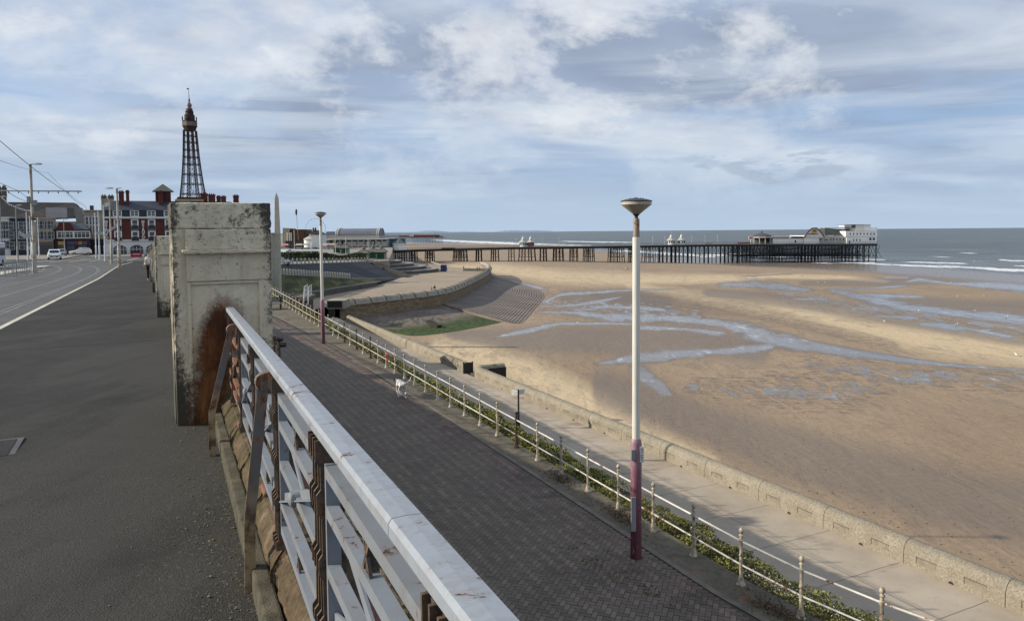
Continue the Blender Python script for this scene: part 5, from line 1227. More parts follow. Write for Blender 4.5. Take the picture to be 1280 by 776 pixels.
def window(t, x, z, w_, h, y=0.0, store={}, style='sash', surround=0.0):
    """window part (frame) with its pane as a sub-part, standing in the wall plane at local y"""
    key = (t.name, round(w_, 2), round(h, 2), style)
    if key in store:
        f = store[key][0].copy(); COL.objects.link(f); f.location = (x, y, z)
        for c in store[key][1:]:
            p = c.copy(); COL.objects.link(p); p.parent = f
        return f
    q = MB(); th = 0.10 if surround > 0.1 else 0.055
    q.box(-w_ / 2 - surround, -w_ / 2 + th, -0.12, 0.02, -surround, h + surround); q.box(w_ / 2 - th, w_ / 2 + surround, -0.12, 0.02, -surround, h + surround)
    q.box(-w_ / 2, w_ / 2, -0.12, 0.02, h - th, h + surround); q.box(-w_ / 2, w_ / 2, -0.16, 0.02, -surround, th)
    if style == 'sash': q.box(-w_ / 2, w_ / 2, -0.10, 0.0, h * 0.5 - th / 2, h * 0.5 + th / 2)
    if style == 'bay':
        for k in range(1, 4): q.box(-w_ / 2 + w_ * k / 4 - 0.06, -w_ / 2 + w_ * k / 4 + 0.06, -0.10, 0, 0, h)
        q.box(-w_ / 2, w_ / 2, -0.1, 0, h * 0.65, h * 0.65 + 0.08)
    if style == 'double': q.box(-0.09, 0.09, -0.12, 0, 0, h); q.box(-w_ / 2, w_ / 2, -0.1, 0, h * 0.5 - 0.05, h * 0.5 + 0.05)
    f = q.build('window', M_frame, t); f.location = (x, y, z)
    q = MB(); q.box(-w_ / 2 + 0.05, w_ / 2 - 0.05, -0.05, -0.02, 0.05, h - 0.05); p = q.build('pane', M_glass, f)
    store[key] = (f, p); return f
def prism_roof(t, name, mat, x0, x1, y0, y1, z0, z1, inx=0.0, iny=None):
    iny = (y1 - y0) / 2 - 0.01 if iny is None else iny
    q = MB(); a = [Vector((x, y, z0)) for x, y in ((x0, y0), (x1, y0), (x1, y1), (x0, y1))]; b_ = [Vector((x, y, z1)) for x, y in ((x0 + inx, y0 + iny), (x1 - inx, y0 + iny), (x1 - inx, y1 - iny), (x0 + inx, y1 - iny))]
    q.add(a + b_, [(3, 2, 1, 0), (0, 1, 5, 4), (1, 2, 6, 5), (2, 3, 7, 6), (3, 0, 4, 7), (4, 5, 6, 7)]); return q.build(name, mat, t)

# ------------------------------------------------------------------ hotel
sH = 205.0; gz = zs(sH)
oL, _z = hw(131.5, 320, sH); oR, _z = hw(303, 320, sH)
H = lambda py, px=180: hw(px, py, sH)[1] - gz
Wd = oR - oL
t = thing('hotel', 'long dark red brick hotel with white ground floor arches and slate mansard roof', 'hotel', R(oL, sH, gz), A)
XL = lambda px: hw(px, 300, sH)[0] - oL
zc1, zc2, zc3, zc4 = H(301), H(273.2), H(271), H(263)
box_p(t, 'ground_floor', M_whitew, 0, Wd, 0, 14, -2, zc1)
box_p(t, 'cornice', M_whitew, -0.15, Wd + 0.15, -0.3, 14, zc1, zc1 + 0.35)
box_p(t, 'brick_storeys', M_brick_r, 0.003, Wd - 0.003, 0.05, 13.9, zc1 + 0.35, zc2)
box_p(t, 'upper_cornice', M_whitew, -0.25, Wd + 0.25, -0.45, 14.1, zc2, zc3)
M_mans = mat_n('mansard_lead', (0.035, 0.042, 0.058), 0.2, 0.8, 0.7)
box_p(t, 'mansard', M_mans, 0.2, Wd - 0.2, 0.15, 13.8, zc3, zc4)
prism_roof(t, 'roof', M_slate, -0.1, Wd + 0.1, -0.15, 14.0, zc4, H(250.5), inx=2.2, iny=4.0)
cols = [147.8, 169.2, 190.2, 211.2, 232, 253, 274, 295]
for px in cols:
    x = XL(px)
    for (ya, yb) in ((274.8, 286), (289.5, 300.3)):
        w1 = window(t, x, H(yb), 1.25, H(ya) - H(yb), y=0.03, surround=0.22)
        q = MB(); q.box(-0.8, 0.8, -0.5, -0.42, 0.0, 0.75); q.box(-0.8, 0.8, -0.5, -0.14, -0.08, 0.0)
        if px == cols[0] and ya < 280: bal = q.build('balcony', M_blk, w1)
        else: c = bal.copy(); COL.objects.link(c); c.parent = w1
    window(t, x, H(270.3), 1.75, H(263.5) - H(270.3), y=0.12, style='double', surround=0.12)
for px in (149.5, 170.5, 190.5, 211, 232, 253, 274):
    x = XL(px); q = MB(); r = 1.55; zz = H(319)
    pts = [(-r, 0)] + [(-r * cos(a), 1.5 + 1.15 * sin(a)) for a in np.linspace(0, pi, 12)] + [(r, 0)]
    q.extp(pts, Matrix.Translation((x, -0.06, zz)), 0.05); aw_ = q.build('arched_window', M_glass, t)
    q = MB(); 
    for k in range(len(pts) - 1): q.bar((x + pts[k][0], -0.10, zz + pts[k][1]), (x + pts[k + 1][0], -0.10, zz + pts[k + 1][1]), 0.10, 0.16)
    for k in (-0.8, 0, 0.8): q.bar((x + k, -0.10, zz), (x + k, -0.10, zz + 2.2), 0.06, 0.08)
    q.bar((x - r, -0.1, zz + 1.5), (x + r, -0.1, zz + 1.5), 0.06, 0.1); q.build('glazing_bars', M_frame, aw_)
box_p(t, 'entrance_opening', M_dark, XL(163.5), XL(175), -0.14, -0.11, H(320.5), H(313.5))
# the vertical name and the quoins
for (px, nm) in ((179.5, 'sign_letters'), (133.4, 'corner_sign_letters')):
    cu = bpy.data.curves.new(nm, 'FONT'); cu.body = 'M\nE\nT\nR\nO\nP\nO\nL\nE'; cu.size = 0.92; cu.align_x = 'CENTER'; cu.space_line = 0.70; cu.extrude = 0.04; cu.offset = 0.03
    o = bpy.data.objects.new(nm, cu); COL.objects.link(o); o.parent = t; o.location = (XL(px), -0.02, H(274.6) - 0.80); o.rotation_euler = (radians(90), 0, 0)
    dg = bpy.context.evaluated_depsgraph_get(); me = bpy.data.meshes.new_from_object(o.evaluated_get(dg)); bpy.data.objects.remove(o)
    o = bpy.data.objects.new(nm, me); COL.objects.link(o); o.parent = t; o.location = (XL(px), -0.02, H(274.6) - 0.80); o.rotation_euler = (radians(90), 0, 0); me.materials.clear(); me.materials.append(M_frame)
for (pa, pb2, yt) in ((150, 156.5, 241), (159, 163.2, 240.5), (200.5, 206, 240.5), (253, 262, 242), (263, 271.5, 243), (273.5, 278.5, 245.5), (279.3, 285, 245.5), (294.5, 301, 244)):
    a_, b_ = XL(pa), XL(pb2); c = box_p(t, 'chimney', M_brick_r, a_, b_, 2.0, 3.4, zc4, H(yt)); q = MB(); q.box(a_ - 0.12, b_ + 0.12, 1.88, 3.52, H(yt), H(yt) + 0.3)
    for k in range(3): q.lathe((a_ + (b_ - a_) * (0.2 + 0.3 * k), 2.7, H(yt) + 0.3), [(0.14, 0), (0.12, 0.35), (0, 0.35)], 6)
    q.build('chimney_cap', M_brick_r, c)
a_, b_ = XL(196.5), XL(216); box_p(t, 'turret', M_brick_r, a_, b_, 3.6, 3.6 + (b_ - a_), zc4, H(238)); 
prism_roof(t, 'turret_roof', mat_n('turret_tile', (0.14, 0.135, 0.115), 0.15, 1), a_ - 0.7, b_ + 0.7, 2.9, 4.3 + (b_ - a_), H(238), H(228), inx=(b_ - a_) / 2 + 0.65, iny=(b_ - a_) / 2 + 0.65)
box_p(t, 'attic_cornice', M_cstone, XL(221.5), XL(256), 0.4, 8, H(251), H(248.3)); box_p(t, 'attic', M_brick_r, XL(224), XL(254), 1.0, 7.5, H(248.3), H(245.5)); box_p(t, 'attic_wall', M_brick_r, XL(222), XL(255.5), 0.6, 7.9, zc4, H(251))
# ------------------------------------------------------------------ buildings to the left of the junction
sB_ = 226.0; gb = zs(sB_)
def place(px0, px1, s, name, label, cat, group=None):
    o0, z0 = hw(px0, 320, s); o1, z1 = hw(px1, 320, s); g_ = zs(s)
    t = thing(name, label, cat, R(o0, s, g_), A, group)
    return t, (lambda px: hw(px, 300, s)[0] - o0), (lambda py: hw((px0 + px1) / 2, py, s)[1] - g_)
def terrace(px0, px1, ytop, s, mat, label, cols, rows_, dep=9, shop=None, ww=1.2, hh=1.7, style='sash', name='terrace_house'):
    t, X_, Z_ = place(px0, px1, s, name, label, 'building')
    box_p(t, 'wall', mat, 0, X_(px1), 0, dep, -2, Z_(ytop)); box_p(t, 'parapet', mat, -0.1, X_(px1) + 0.1, -0.25, dep + 0.1, Z_(ytop), Z_(ytop) + 0.35)
    for px in cols:
        for py in rows_: window(t, X_(px), Z_(py), ww * 1.25, hh * 1.2, style=style, surround=0.0)
    if shop: 
        box_p(t, 'shop_front', shop, 0.1, X_(px1) - 0.1, -0.4, -0.003, -2, Z_(302.3)); box_p(t, 'shop_glass', M_glass, 0.5, X_(px1) - 0.5, -0.46, -0.41, 0.6, Z_(306))
    return t, X_, Z_
terrace(-9, 13.5, 273, sB_, M_whitew, 'white rendered terrace house at the left edge beyond the bus', (-3, 3, 9), (287, 298, 311))
terrace(13.7, 34, 274.5, sB_ - 0.5, M_navy, 'dark navy terrace house between the white and cream houses', (17.5, 24, 30), (287, 299, 312), ww=1.7)
terrace(46.5, 66.3, 273.8, sB_ + 1, M_cstone, 'cream stone building with brown shop front left of the red brick gable', (50.5, 54.5, 60.5, 64), (286, 299), shop=mat_n('brown_shopfront', (0.14, 0.10, 0.085), 0.3, 1))
t, X_, Z_ = place(68.5, 111, sB_ + 2, 'gabled_pub', 'red brick gabled building with white bay windows above coloured shop signs', 'building')
W_ = X_(111); box_p(t, 'wall', M_brick_r, 0, W_, 0, 9, -2, Z_(287))
q = MB(); g0, g1, gm = X_(71), X_(93), X_(81); q.extp([(g0, Z_(287)), (g1, Z_(287)), (gm + 1.2, Z_(278)), (gm - 1.2, Z_(278))], Matrix.Identity(4), 6); q.build('gable', M_brick_r, t)
prism_roof(t, 'roof', M_slate, -0.2, W_ + 0.2, 0.3, 9, Z_(287), Z_(279), inx=1.5)
for px, wd in ((82.5, 4.2), (102.3, 4.2)): window(t, X_(px), Z_(297.5), wd * 0.9, Z_(289.5) - Z_(297.5), y=-0.25, style='bay', surround=0.15)
box_p(t, 'shop_front', M_dark, 0.0, W_, -0.35, -0.003, -2, Z_(301))
for (pa, pb2, col, nm) in ((72.5, 80, (0.36, 0.26, 0.07), 'yellow'), (84, 93.5, (0.03, 0.06, 0.17), 'blue'), (93.9, 97, (0.20, 0.03, 0.04), 'red'), (98, 103, (0.26, 0.19, 0.08), 'ochre'), (104, 109, (0.05, 0.08, 0.16), 'navy')):
    o = box_p(t, 'shop_sign', flat('sign_' + nm, col, 0.5), X_(pa), X_(pb2), -0.50, -0.40, Z_(306), Z_(301.6)); o['label'] = nm + ' shop sign'
for (pa, pb2) in ((72, 80), (84, 93), (98, 108)): box_p(t, 'shop_window', M_glass, X_(pa), X_(pb2), -0.42, -0.36, 0.2, Z_(307))
t, X_, Z_ = place(106.5, 131, sB_ + 8, 'stone_building', 'tall grey stone building with chimney beside the red brick gable', 'building')
box_p(t, 'wall', M_cstone, 0, X_(131), 0, 12, -2, Z_(264)); box_p(t, 'cornice', M_cstone, -0.2, X_(131) + 0.2, -0.4, 12, Z_(264), Z_(262.6)); c = box_p(t, 'chimney', M_darkr, X_(112.8), X_(117.4), 3, 5, Z_(262.6), Z_(256.5))
box_p(t, 'ground_floor', M_navy, 0.1, X_(131), -0.2, -0.003, -2, Z_(299))
for px in (110, 114, 118, 123): 
    for py in (281, 292): window(t, X_(px), Z_(py), 0.9, 2.2, surround=0.1)
t, X_, Z_ = place(-14, 107, sB_ + 24, 'theatre', 'large building with broad dark roof and pale panel behind the terraces', 'building')
W_ = X_(107); box_p(t, 'wall', M_cstone, 0, W_, 0, 24, -3, Z_(277)); 
q = MB(); z0, z1 = Z_(276), Z_(252)
q.add([Vector(v_) for v_ in ((0, -0.3, z0), (W_, -0.3, Z_(270)), (X_(92), 6, z1), (0, 6, z1), (0, 24, z0), (W_, 24, Z_(270)), (X_(92), 18, z1), (0, 18, z1))], [(0, 1, 2, 3), (1, 5, 6, 2), (3, 2, 6, 7), (4, 7, 6, 5), (0, 3, 7, 4), (0, 4, 5, 1)]); q.build('roof', M_darkr, t)
q = MB(); q.box(X_(59), X_(85.5), -0.9, -0.4, Z_(272.5), Z_(259.5)); q.build('pale_panel', mat_n('pale_cladding', (0.30, 0.30, 0.31), 0.1, 0.3), t)
q = MB(); q.box(X_(86), X_(94), -0.8, -0.35, Z_(273), Z_(260)); q.build('grey_panel', mat_n('grey_cladding', (0.10, 0.10, 0.105), 0.2, 0.3), t)
q = MB(); q.add([Vector(v_) for v_ in ((X_(97), -1.2, Z_(281)), (X_(106.8), -1.2, Z_(281)), (X_(104), -0.4, Z_(259.5)), (X_(94), -0.4, Z_(259.5)), (X_(97), 4, Z_(281)), (X_(106.8), 4, Z_(281)), (X_(104), 4, Z_(259.5)), (X_(94), 4, Z_(259.5)))], [(0, 1, 2, 3), (1, 5, 6, 2), (0, 3, 7, 4), (3, 2, 6, 7)]); q.build('glazed_slope', mat_n('dull_glass', (0.16, 0.165, 0.165), 0.15, 0.4, 0.4), t)
# church with pinnacles, and the clock tower behind the hotel
M_cht = mat_n('church_stone', (0.10, 0.085, 0.065), 0.25, 0.5)
t, X_, Z_ = place(-2, 9, sB_ + 90, 'church_tower', 'dark church tower with pointed pinnacles at the left edge', 'church')
w_ = X_(9); box_p(t, 'tower', M_cht, 0, w_, 0, w_, -3, Z_(245.5))
for px in (-1, 1.7, 6.3, 8.4): q = MB(); q.lathe((X_(px), 1.0, Z_(245.5)), [(0.55, 0), (0.5, (Z_(237) - Z_(245.5))), (0.7, Z_(236.5) - Z_(245.5)), (0.02, Z_(230.5) - Z_(245.5))], 6); q.build('pinnacle', M_cht, t)
t, X_, Z_ = place(129, 143, sB_ + 30, 'clock_tower', 'stone clock tower with corner turrets rising behind the hotel', 'church')
w_ = X_(143); box_p(t, 'tower', M_cstone, 0, w_, 0, w_, -3, Z_(248.5)); q = MB(); q.lathe((X_(135.3), -0.06, Z_(256.3)), [(0, 0), (0.01, 0)], 4)
q = MB(); Mx = Matrix.Rotation(radians(90), 4, 'X'); q.lathe((X_(135.3), -0.05, Z_(256.3)), [(0, -0.05), (0.75, -0.05), (0.75, 0.1), (0, 0.1)], 16, Mx); q.build('clock_face', M_frame, t)
for px in (130, 133, 138.5, 142): q = MB(); q.lathe((X_(px), 0.8, Z_(250)), [(0.5, 0), (0.5, Z_(245.5) - Z_(250)), (0.65, Z_(245.3) - Z_(250)), (0.3, Z_(244.5) - Z_(250)), (0.03, Z_(242.5) - Z_(250))], 6); q.build('turret', M_cht, t)

# ------------------------------------------------------------------ lattice tower
M_iron = mat_n('dark_red_iron', (0.034, 0.018, 0.017), 0.2, 0.2, 0.7)
Dt = 760.0
def TW(px, py): return atD(px, py, Dt)
tc0 = TW(241.2, 246); t = thing('lattice_tower', 'tall dark iron lattice tower rising behind the hotel', 'tower', (tc0.x, Dt, -9))
zz = lambda py: TW(240, py).z + 9
sc_ = Dt / FPX
def hwid(py):   # half width of the shaft at an image row
    return np.interp(py, [150, 163, 175, 195, 215, 232, 246, 322], [6.7, 6.5, 7.0, 7.9, 9.3, 10.9, 12.6, 26]) * sc_ * 0.92
levels = [163, 171, 179, 188.5, 197.5, 206.5, 219, 231, 243.5, 256, 270, 286, 304]
cx_ = lambda py: (240.0 + (py - 163) * 0.018 - 241.2) * sc_
for sx in (-1, 1):
    for sy in (-1, 1):
        q = MB()
        for i in range(len(levels) - 1):
            ya, yb = levels[i], levels[i + 1]; n = 3
            for k in range(n):
                y0, y1 = ya + (yb - ya) * k / n, ya + (yb - ya) * (k + 1) / n
                for (py0, py1) in ((y0, y1),):
                    W0, W1 = hwid(py0), hwid(py1); lw0, lw1 = W0 * 0.28, W1 * 0.28
                    def C(W, lw, a, b_, py): return Vector((cx_(py) + sx * (W - lw * a), sy * (W - lw * b_), zz(py)))
                    for (a, b_) in ((0, 0), (1, 0), (0, 1), (1, 1)): q.bar(C(W0, lw0, a, b_, py0), C(W1, lw1, a, b_, py1), 0.42)
                    for (a, b_, a2, b2) in ((0, 0, 1, 0), (1, 0, 0, 0), (0, 0, 0, 1), (0, 1, 0, 0)): q.bar(C(W0, lw0, a, b_, py0), C(W1, lw1, a2, b2, py1), 0.3)
                    q.bar(C(W1, lw1, 0, 0, py1), C(W1, lw1, 1, 0, py1), 0.5)
        q.build('leg', M_iron, t)
for py in levels[1:-3]:
    q = MB(); W = hwid(py)
    for dz_ in (0, 1.1):
        c4 = [Vector((cx_(py) + a * W, b_ * W, zz(py) + dz_)) for a, b_ in ((-1, -1), (1, -1), (1, 1), (-1, 1))]
        for k in range(4): q.bar(c4[k], c4[(k + 1) % 4], 0.36)
    for k in range(10):
        for sy in (-1, 1):
            q.bar((cx_(py) - W + 2 * W * k / 10, sy * W, zz(py)), (cx_(py) - W + 2 * W * (k + 1) / 10, sy * W, zz(py) + 1.1), 0.3)
    q.build('belt', M_iron, t)
q = MB()
for sx in (-1, 1):
    for sy in (-1, 1): q.bar((sx * 1.9 + cx_(163), sy * 1.9, zz(163)), (sx * 1.9 + cx_(300), sy * 1.9, zz(300)), 0.32)
ys = np.linspace(165, 300, 30)
for i in range(len(ys) - 1):
    sg = 1 if i % 2 else -1; q.bar((-1.9 * sg + cx_(ys[i]), -1.9, zz(ys[i])), (1.9 * sg + cx_(ys[i + 1]), -1.9, zz(ys[i + 1])), 0.3); q.bar((1.9 + cx_(ys[i]), -1.9, zz(ys[i])), (-1.9 + cx_(ys[i]), -1.9, zz(ys[i])), 0.3)
q.build('lift_shaft', mat_n('shaft_grey', (0.10, 0.085, 0.085), 0.1, 0.2), t)
def ringpx(prof, nm, mat, n=8, rot=pi / 8):
    q = MB(); q.lathe((cx_(160), 0, 0), [(r * sc_, zz(y)) for r, y in prof], n, None); return q.build(nm, mat, t)
ringpx([(6.8, 164), (7.8, 161), (9.0, 158)], 'platform_bracket', M_iron)
ringpx([(9.3, 158.2), (9.3, 153.2), (8.9, 153)], 'gallery', mat_n('gallery_band', (0.15, 0.125, 0.11), 0.2, 0.3))
ringpx([(9.0, 153), (9.0, 151.2), (0, 151.2)], 'upper_gallery', M_iron)
ringpx([(6.3, 151.3), (6.0, 145), (6.6, 144.6), (5.0, 143.8), (4.6, 140.5), (5.2, 140), (4.2, 139.0), (3.8, 136.6), (0, 136.5)], 'crown_cabin', M_iron, 12)
for k in range(8):
    a = k * pi / 4; q = MB(); q.lathe((cx_(150) + 8.6 * sc_ * cos(a), 8.6 * sc_ * sin(a), zz(151.3)), [(0.55, 0), (0.5, 2.2), (0.75, 2.6), (0.1, 4.4)], 6); q.build('turret', M_iron, t)
ringpx([(3.9, 136.5), (2.9, 135.6), (2.6, 132.5), (3.4, 132), (2.9, 130.4), (1.2, 128.4), (1.0, 126.6), (1.6, 126.2), (1.2, 124.6), (0.5, 122.6), (0.35, 118.5), (0.2, 110.5), (0, 110)], 'spire', mat_n('spire_metal', (0.16, 0.155, 0.155), 0.25, 0.3, 0.5), 10)
q = MB(); q.box(-1.9 + cx_(160) - 0.1, cx_(160) - 0.1, -0.05, 0.05, zz(112.2), zz(110.4)); q.build('flag', flat('flag_red', (0.25, 0.05, 0.06)), t)
# planted bank between the brick walk's far end, the road and the hotel
m = MB(); rows = []
for s in np.linspace(84, 203, 24):
    ze = -5.3 - 2.2 * min(1, (s - 84) / 70); oe = 0.132 * s
    rows.append([R(1.0, s, zs(s) - 0.15), R(3.5, s, zs(s) - 0.8), R(oe * 0.6, s, (zs(s) + ze) / 2 - 0.3), R(oe, s, ze), R(oe, s, ze - 8)])
m.loft(rows); m.poly([rows[0][k] for k in (0, 1, 2, 3, 4)] + [R(1.0, 84, -13)]); m.build('town_bank', M_moss, kind='structure')
# ------------------------------------------------------------------ street poles, wires, vehicles
M_pole = mat_rust('pole_cream', (0.46, 0.44, 0.38), 0.22, 0.9, True, 0.5, rustc=(0.17, 0.08, 0.035), dirt=0.6)
M_polew = flat('pole_white', (0.55, 0.56, 0.56), 0.5); M_poleg = flat('pole_grey', (0.24, 0.25, 0.25), 0.5)
def street_pole(px, yb, yt, r, mat, label, arm=0, light=True, D=None, group='poles along the tram road', name='street_lamp', r2=None):
    if D is None: b_ = at(px, yb, zup)
    else: b_ = atD(px, yb, D)
    top = atD(px, yt, b_.y); h = top.z - b_.z
    t = thing(name, label, 'pole', b_, 0, group); q = MB()
    r2 = r2 or r * 0.6
    q.lathe((0, 0, 0), [(r * 1.3, -0.2), (r * 1.3, 0.25), (r, 0.3), (r, h * 0.28), (r2 * 1.1, h * 0.29), (r2, h)], 10); q.build('pole', mat, t, smooth=True)
    if light:
        q = MB(); q.tube([(0, 0, h - 0.03), (0.25, -0.05, h + 0.02), (0.5, -0.1, h + 0.02)], 0.05, 6); q.build('bracket', mat, t)
        q = MB(); q.lathe((0.75 * (1 if light > 0 else -1), -0.1, h), [(0, -0.05), (0.35, -0.04), (0.38, 0.0), (0.25, 0.09), (0, 0.12)], 12, Matrix.Diagonal((1.2, 0.5, 1, 1))); q.build('lantern', M_poleg, t, smooth=True)
    return t, h, b_
t, h, b_ = street_pole(43.5, 340.4, 205.5, 0.19, M_pole, 'tall rust streaked tram pole carrying the long horizontal wire arm')
a0, a1 = atD(-6, 238.6, b_.y) - b_, atD(102, 239.2, b_.y) - b_
q = MB(); q.tube([a0, a1], 0.06, 6)
for k in range(9):
    f = 0.04 + k * 0.115; p = a0.lerp(a1, f); q.tube([p, p - Vector((0, 0, 0.22))], 0.05, 5)
q.build('wire_arm', M_poleg, t)
q = MB(); zb_ = atD(43, 249, b_.y).z - b_.z; q.box(-0.38, -0.1, -0.15, 0.15, zb_ - 0.3, zb_ + 0.25); q.box(0.1, 0.42, -0.15, 0.15, zb_ - 0.55, zb_ - 0.1); q.build('equipment_box', M_poleg, t)
street_pole(149.6, 334.6, 235.5, 0.17, M_pole, 'rust streaked cream street lamp nearest the hotel front', light=-1)
for (px, yb, yt, mat, lb, li) in ((3, 330, 246, M_poleg, 'pale grey lamp post farthest left, beside the bus', 1), (22.5, 328, 257, M_poleg, 'grey curved lamp post in front of the navy house', 1), (81.2, 319, 274.5, M_poleg, 'short grey lamp post in front of the red brick gable', 1)):
    street_pole(px, yb, yt, 0.13, mat, lb, light=li)
for (px, yb, yt, lb) in ((35.3, 325, 265, 'white pole just left of the tall tram pole'), (39.2, 324, 270, 'white pole hidden closest behind the tall tram pole'), (49, 321, 272, 'white pole just right of the tall tram pole'), (120.5, 323, 266, 'white pole leftmost of the pair before the stone building'), (124.8, 324, 264, 'white pole right one of the pair before the stone building'),
                        (131.7, 326.5, 256, 'white pole between the paired poles and the hotel corner')):
    street_pole(px, yb, yt, 0.15, M_polew, lb, light=False, name='white_pole')
street_pole(139.8, 329.5, 247, 0.17, M_pole, 'grey cream pole with wide foot in front of the hotel corner', light=False, name='white_pole')
M_wire = flat('wire', (0.06, 0.06, 0.065), 0.5)
def wire(pts, r, label):
    P = [atD(*p) for p in pts]; out = []
    for i in range(len(P) - 1):
        n = 8; sag = (P[i + 1] - P[i]).length * 0.006
        for k in range(n + (i == len(P) - 2)): f = k / n; out.append(P[i].lerp(P[i + 1], f) - Vector((0, 0, 4 * sag * f * (1 - f))))
    q = MB(); q.tube(out, r, 4); tag(q.build('overhead_wire', M_wire), label, 'wire', 'overhead wires of the tramway')
wire([(-30, 150, 42), (82, 239.6, 73.5), (106, 257, 110), (128, 290, 190)], 0.022, 'thickest tram wire slanting from the top left down past the arm end')
wire([(-20, 218, 60), (24, 238.8, 73.5), (60, 262, 120)], 0.02, 'tram wire crossing the left end of the horizontal arm')
wire([(-20, 193, 60), (60, 216, 100), (105, 255, 180)], 0.018, 'thin wire passing behind the top of the tall tram pole')
wire([(10, 240, 80), (34, 252, 100), (60, 266, 160), (118, 266, 200)], 0.03, 'low wire looping between the white poles')
q = MB(); 
pts = [(3, 248), (12, 256), (22, 260), (31, 263), (40, 264)]
for i in range(len(pts) - 1):
    for k in range(4):
        f = k / 4; p = atD(pts[i][0] + (pts[i + 1][0] - pts[i][0]) * f, pts[i][1] + (pts[i + 1][1] - pts[i][1]) * f, 78); q.lathe(p, [(0, -0.12), (0.1, 0), (0, 0.12)], 6)
q.tube([atD(x, y, 78) for x, y in pts], 0.02, 4)
tag(q.build('festoon_lights', M_polew), 'white festoon bulbs strung between the leftmost lamp posts', 'festoon')
for (pts, dd, lb) in (([(24, 290), (27, 293.5), (31, 295), (36, 294.5), (40, 291.5)], 84, 'white illumination garland on the poles before the navy house'), ([(133, 288), (136, 289), (140, 286), (144, 283.5), (148, 281)], 112, 'white illumination garland on the poles at the hotel corner'), ([(120, 291.5), (126, 291.5), (132, 291.5)], 120, 'short white garland between the paired poles')):
    q = MB(); P = [atD(x, y, dd) for x, y in pts]
    q.loft([[p - Vector((0, 0, .22)) for p in P], [p + Vector((0, 0, 0.22)) for p in P], [p + Vector((0, 0.08, 0.22)) for p in P], [p + Vector((0, 0.08, -0.22)) for p in P]]); tag(q.build('light_garland', flat('garland_white', (0.36, 0.37, 0.38), 0.6)), lb, 'garland', 'garlands on the tram poles')
def body_side(pts, w_, M_, q): q.extp(pts, M_, w_)
M_tyre = flat('tyre', (0.02, 0.02, 0.02), 0.9); M_carw = flat('car_white', (0.66, 0.67, 0.68), 0.25); M_cargl = flat('car_glass', (0.02, 0.025, 0.03), 0.08); M_cards = flat('car_silver', (0.30, 0.32, 0.34), 0.3)
M_red = flat('red_plastic', (0.36, 0.02, 0.025), 0.6); M_lamp = flat('head_lamp', (0.55, 0.55, 0.52), 0.2)
def car(px, yb, mat, label, ang=0.0, D=None, sc=1.0, van=False):
    """front towards local -y"""
    p = at(px, yb, zup) if D is None else atD(px, yb, D)
    t = thing('van' if van else 'parked_car', label, 'van' if van else 'car', p, ang, 'vehicles on the promenade road'); t.scale = (sc, sc, sc)
    prof = [(-2.2, 0.35), (-2.25, 0.75), (-2.0, 0.95), (-1.15, 1.08), (-0.45, 1.55), (0.2, 1.68), (1.7, 1.62), (2.1, 1.1), (2.15, 0.4)] if not van else [(-2.4, 0.35), (-2.4, 0.95), (-1.8, 1.15), (-1.3, 1.9), (-1.0, 2.0), (2.4, 2.0), (2.45, 0.4)]
    q = MB(); rows = []
    for x, k in ((-0.92, 0.93), (-0.80, 1.0), (0.80, 1.0), (0.92, 0.93)): rows.append([Vector((x * (1 if z < 1.15 else 0.86), y * k, 0.3 + (z - 0.3) * (0.97 if k < 1 else 1))) for y, z in prof])
    q.loft(rows, close=True); n = len(prof); q.f.append(tuple(range(n))[::-1]); q.f.append(tuple(len(q.v) - n + k for k in range(n))); q.build('body', mat, t, bevel=0.05)
    q = MB(); q.add([Vector(v_) for v_ in (((-0.68, -1.16, 1.12), (0.68, -1.16, 1.12), (0.62, -0.52, 1.55), (-0.62, -0.52, 1.55)) if not van else ((-0.68, -1.83, 1.2), (0.68, -1.83, 1.2), (0.62, -1.37, 1.82), (-0.62, -1.37, 1.82)))], [(0, 1, 2, 3)]); q.build('windscreen', M_cargl, t)
    for sx in (-1, 1):
        q = MB(); y0, y1 = (-0.7, 1.6) if not van else (-1.5, -0.5); q.box(sx * 0.80 - 0.012, sx * 0.80 + 0.03, y0, y1, 1.14, 1.48); q.build('side_window', M_cargl, t)
        q = MB(); q.box(sx * 0.66 - 0.17, sx * 0.66 + 0.17, -2.29 if not van else -2.46, -2.1, 0.72, 0.88); q.build('headlight', M_lamp, t)
    for sx in (-1, 1):
        for y in (-1.4, 1.4):
            Mx = Matrix.Translation((sx * 0.84, y, 0.33)) @ Matrix.Rotation(radians(90), 4, 'Y'); q = MB(); q.lathe((0, 0, 0), [(0, -0.1), (0.33, -0.1), (0.33, 0.1), (0, 0.1)], 16, Mx); wl = q.build('wheel', M_tyre, t, smooth=True)
            q = MB(); q.lathe((0, 0, 0), [(0, -0.105), (0.2, -0.11), (0.2, 0.11), (0, 0.105)], 12, Mx); q.build('rim', M_cards, wl, smooth=True)
    q = MB(); q.box(-0.5, 0.5, -2.27 if not van else -2.43, -2.2, 0.45, 0.66); q.build('grille', M_tyre, t)
    q = MB(); q.box(-0.26, 0.26, -2.30 if not van else -2.47, -2.272 if not van else -2.431, 0.47, 0.58); q.build('number_plate', M_plate, t)
    return t
car(68.4, 324.3, M_carw, 'white car driving towards the camera on the left road', 0.52, sc=1.12)
car(77.0, 320.0, M_cards, 'silver car parked just behind the white car', A)
car(101, 318.8, M_carw, 'white pickup parked below the shop signs', -0.9, van=False, sc=1.1)
p = at(170.5, 322.0, zup); t = thing('road_barrier', 'red plastic road barrier in front of the hotel arches', 'barrier', p + Vector((0, 0, 0.1)), A); t.scale = (0.9, 0.9, 0.85)
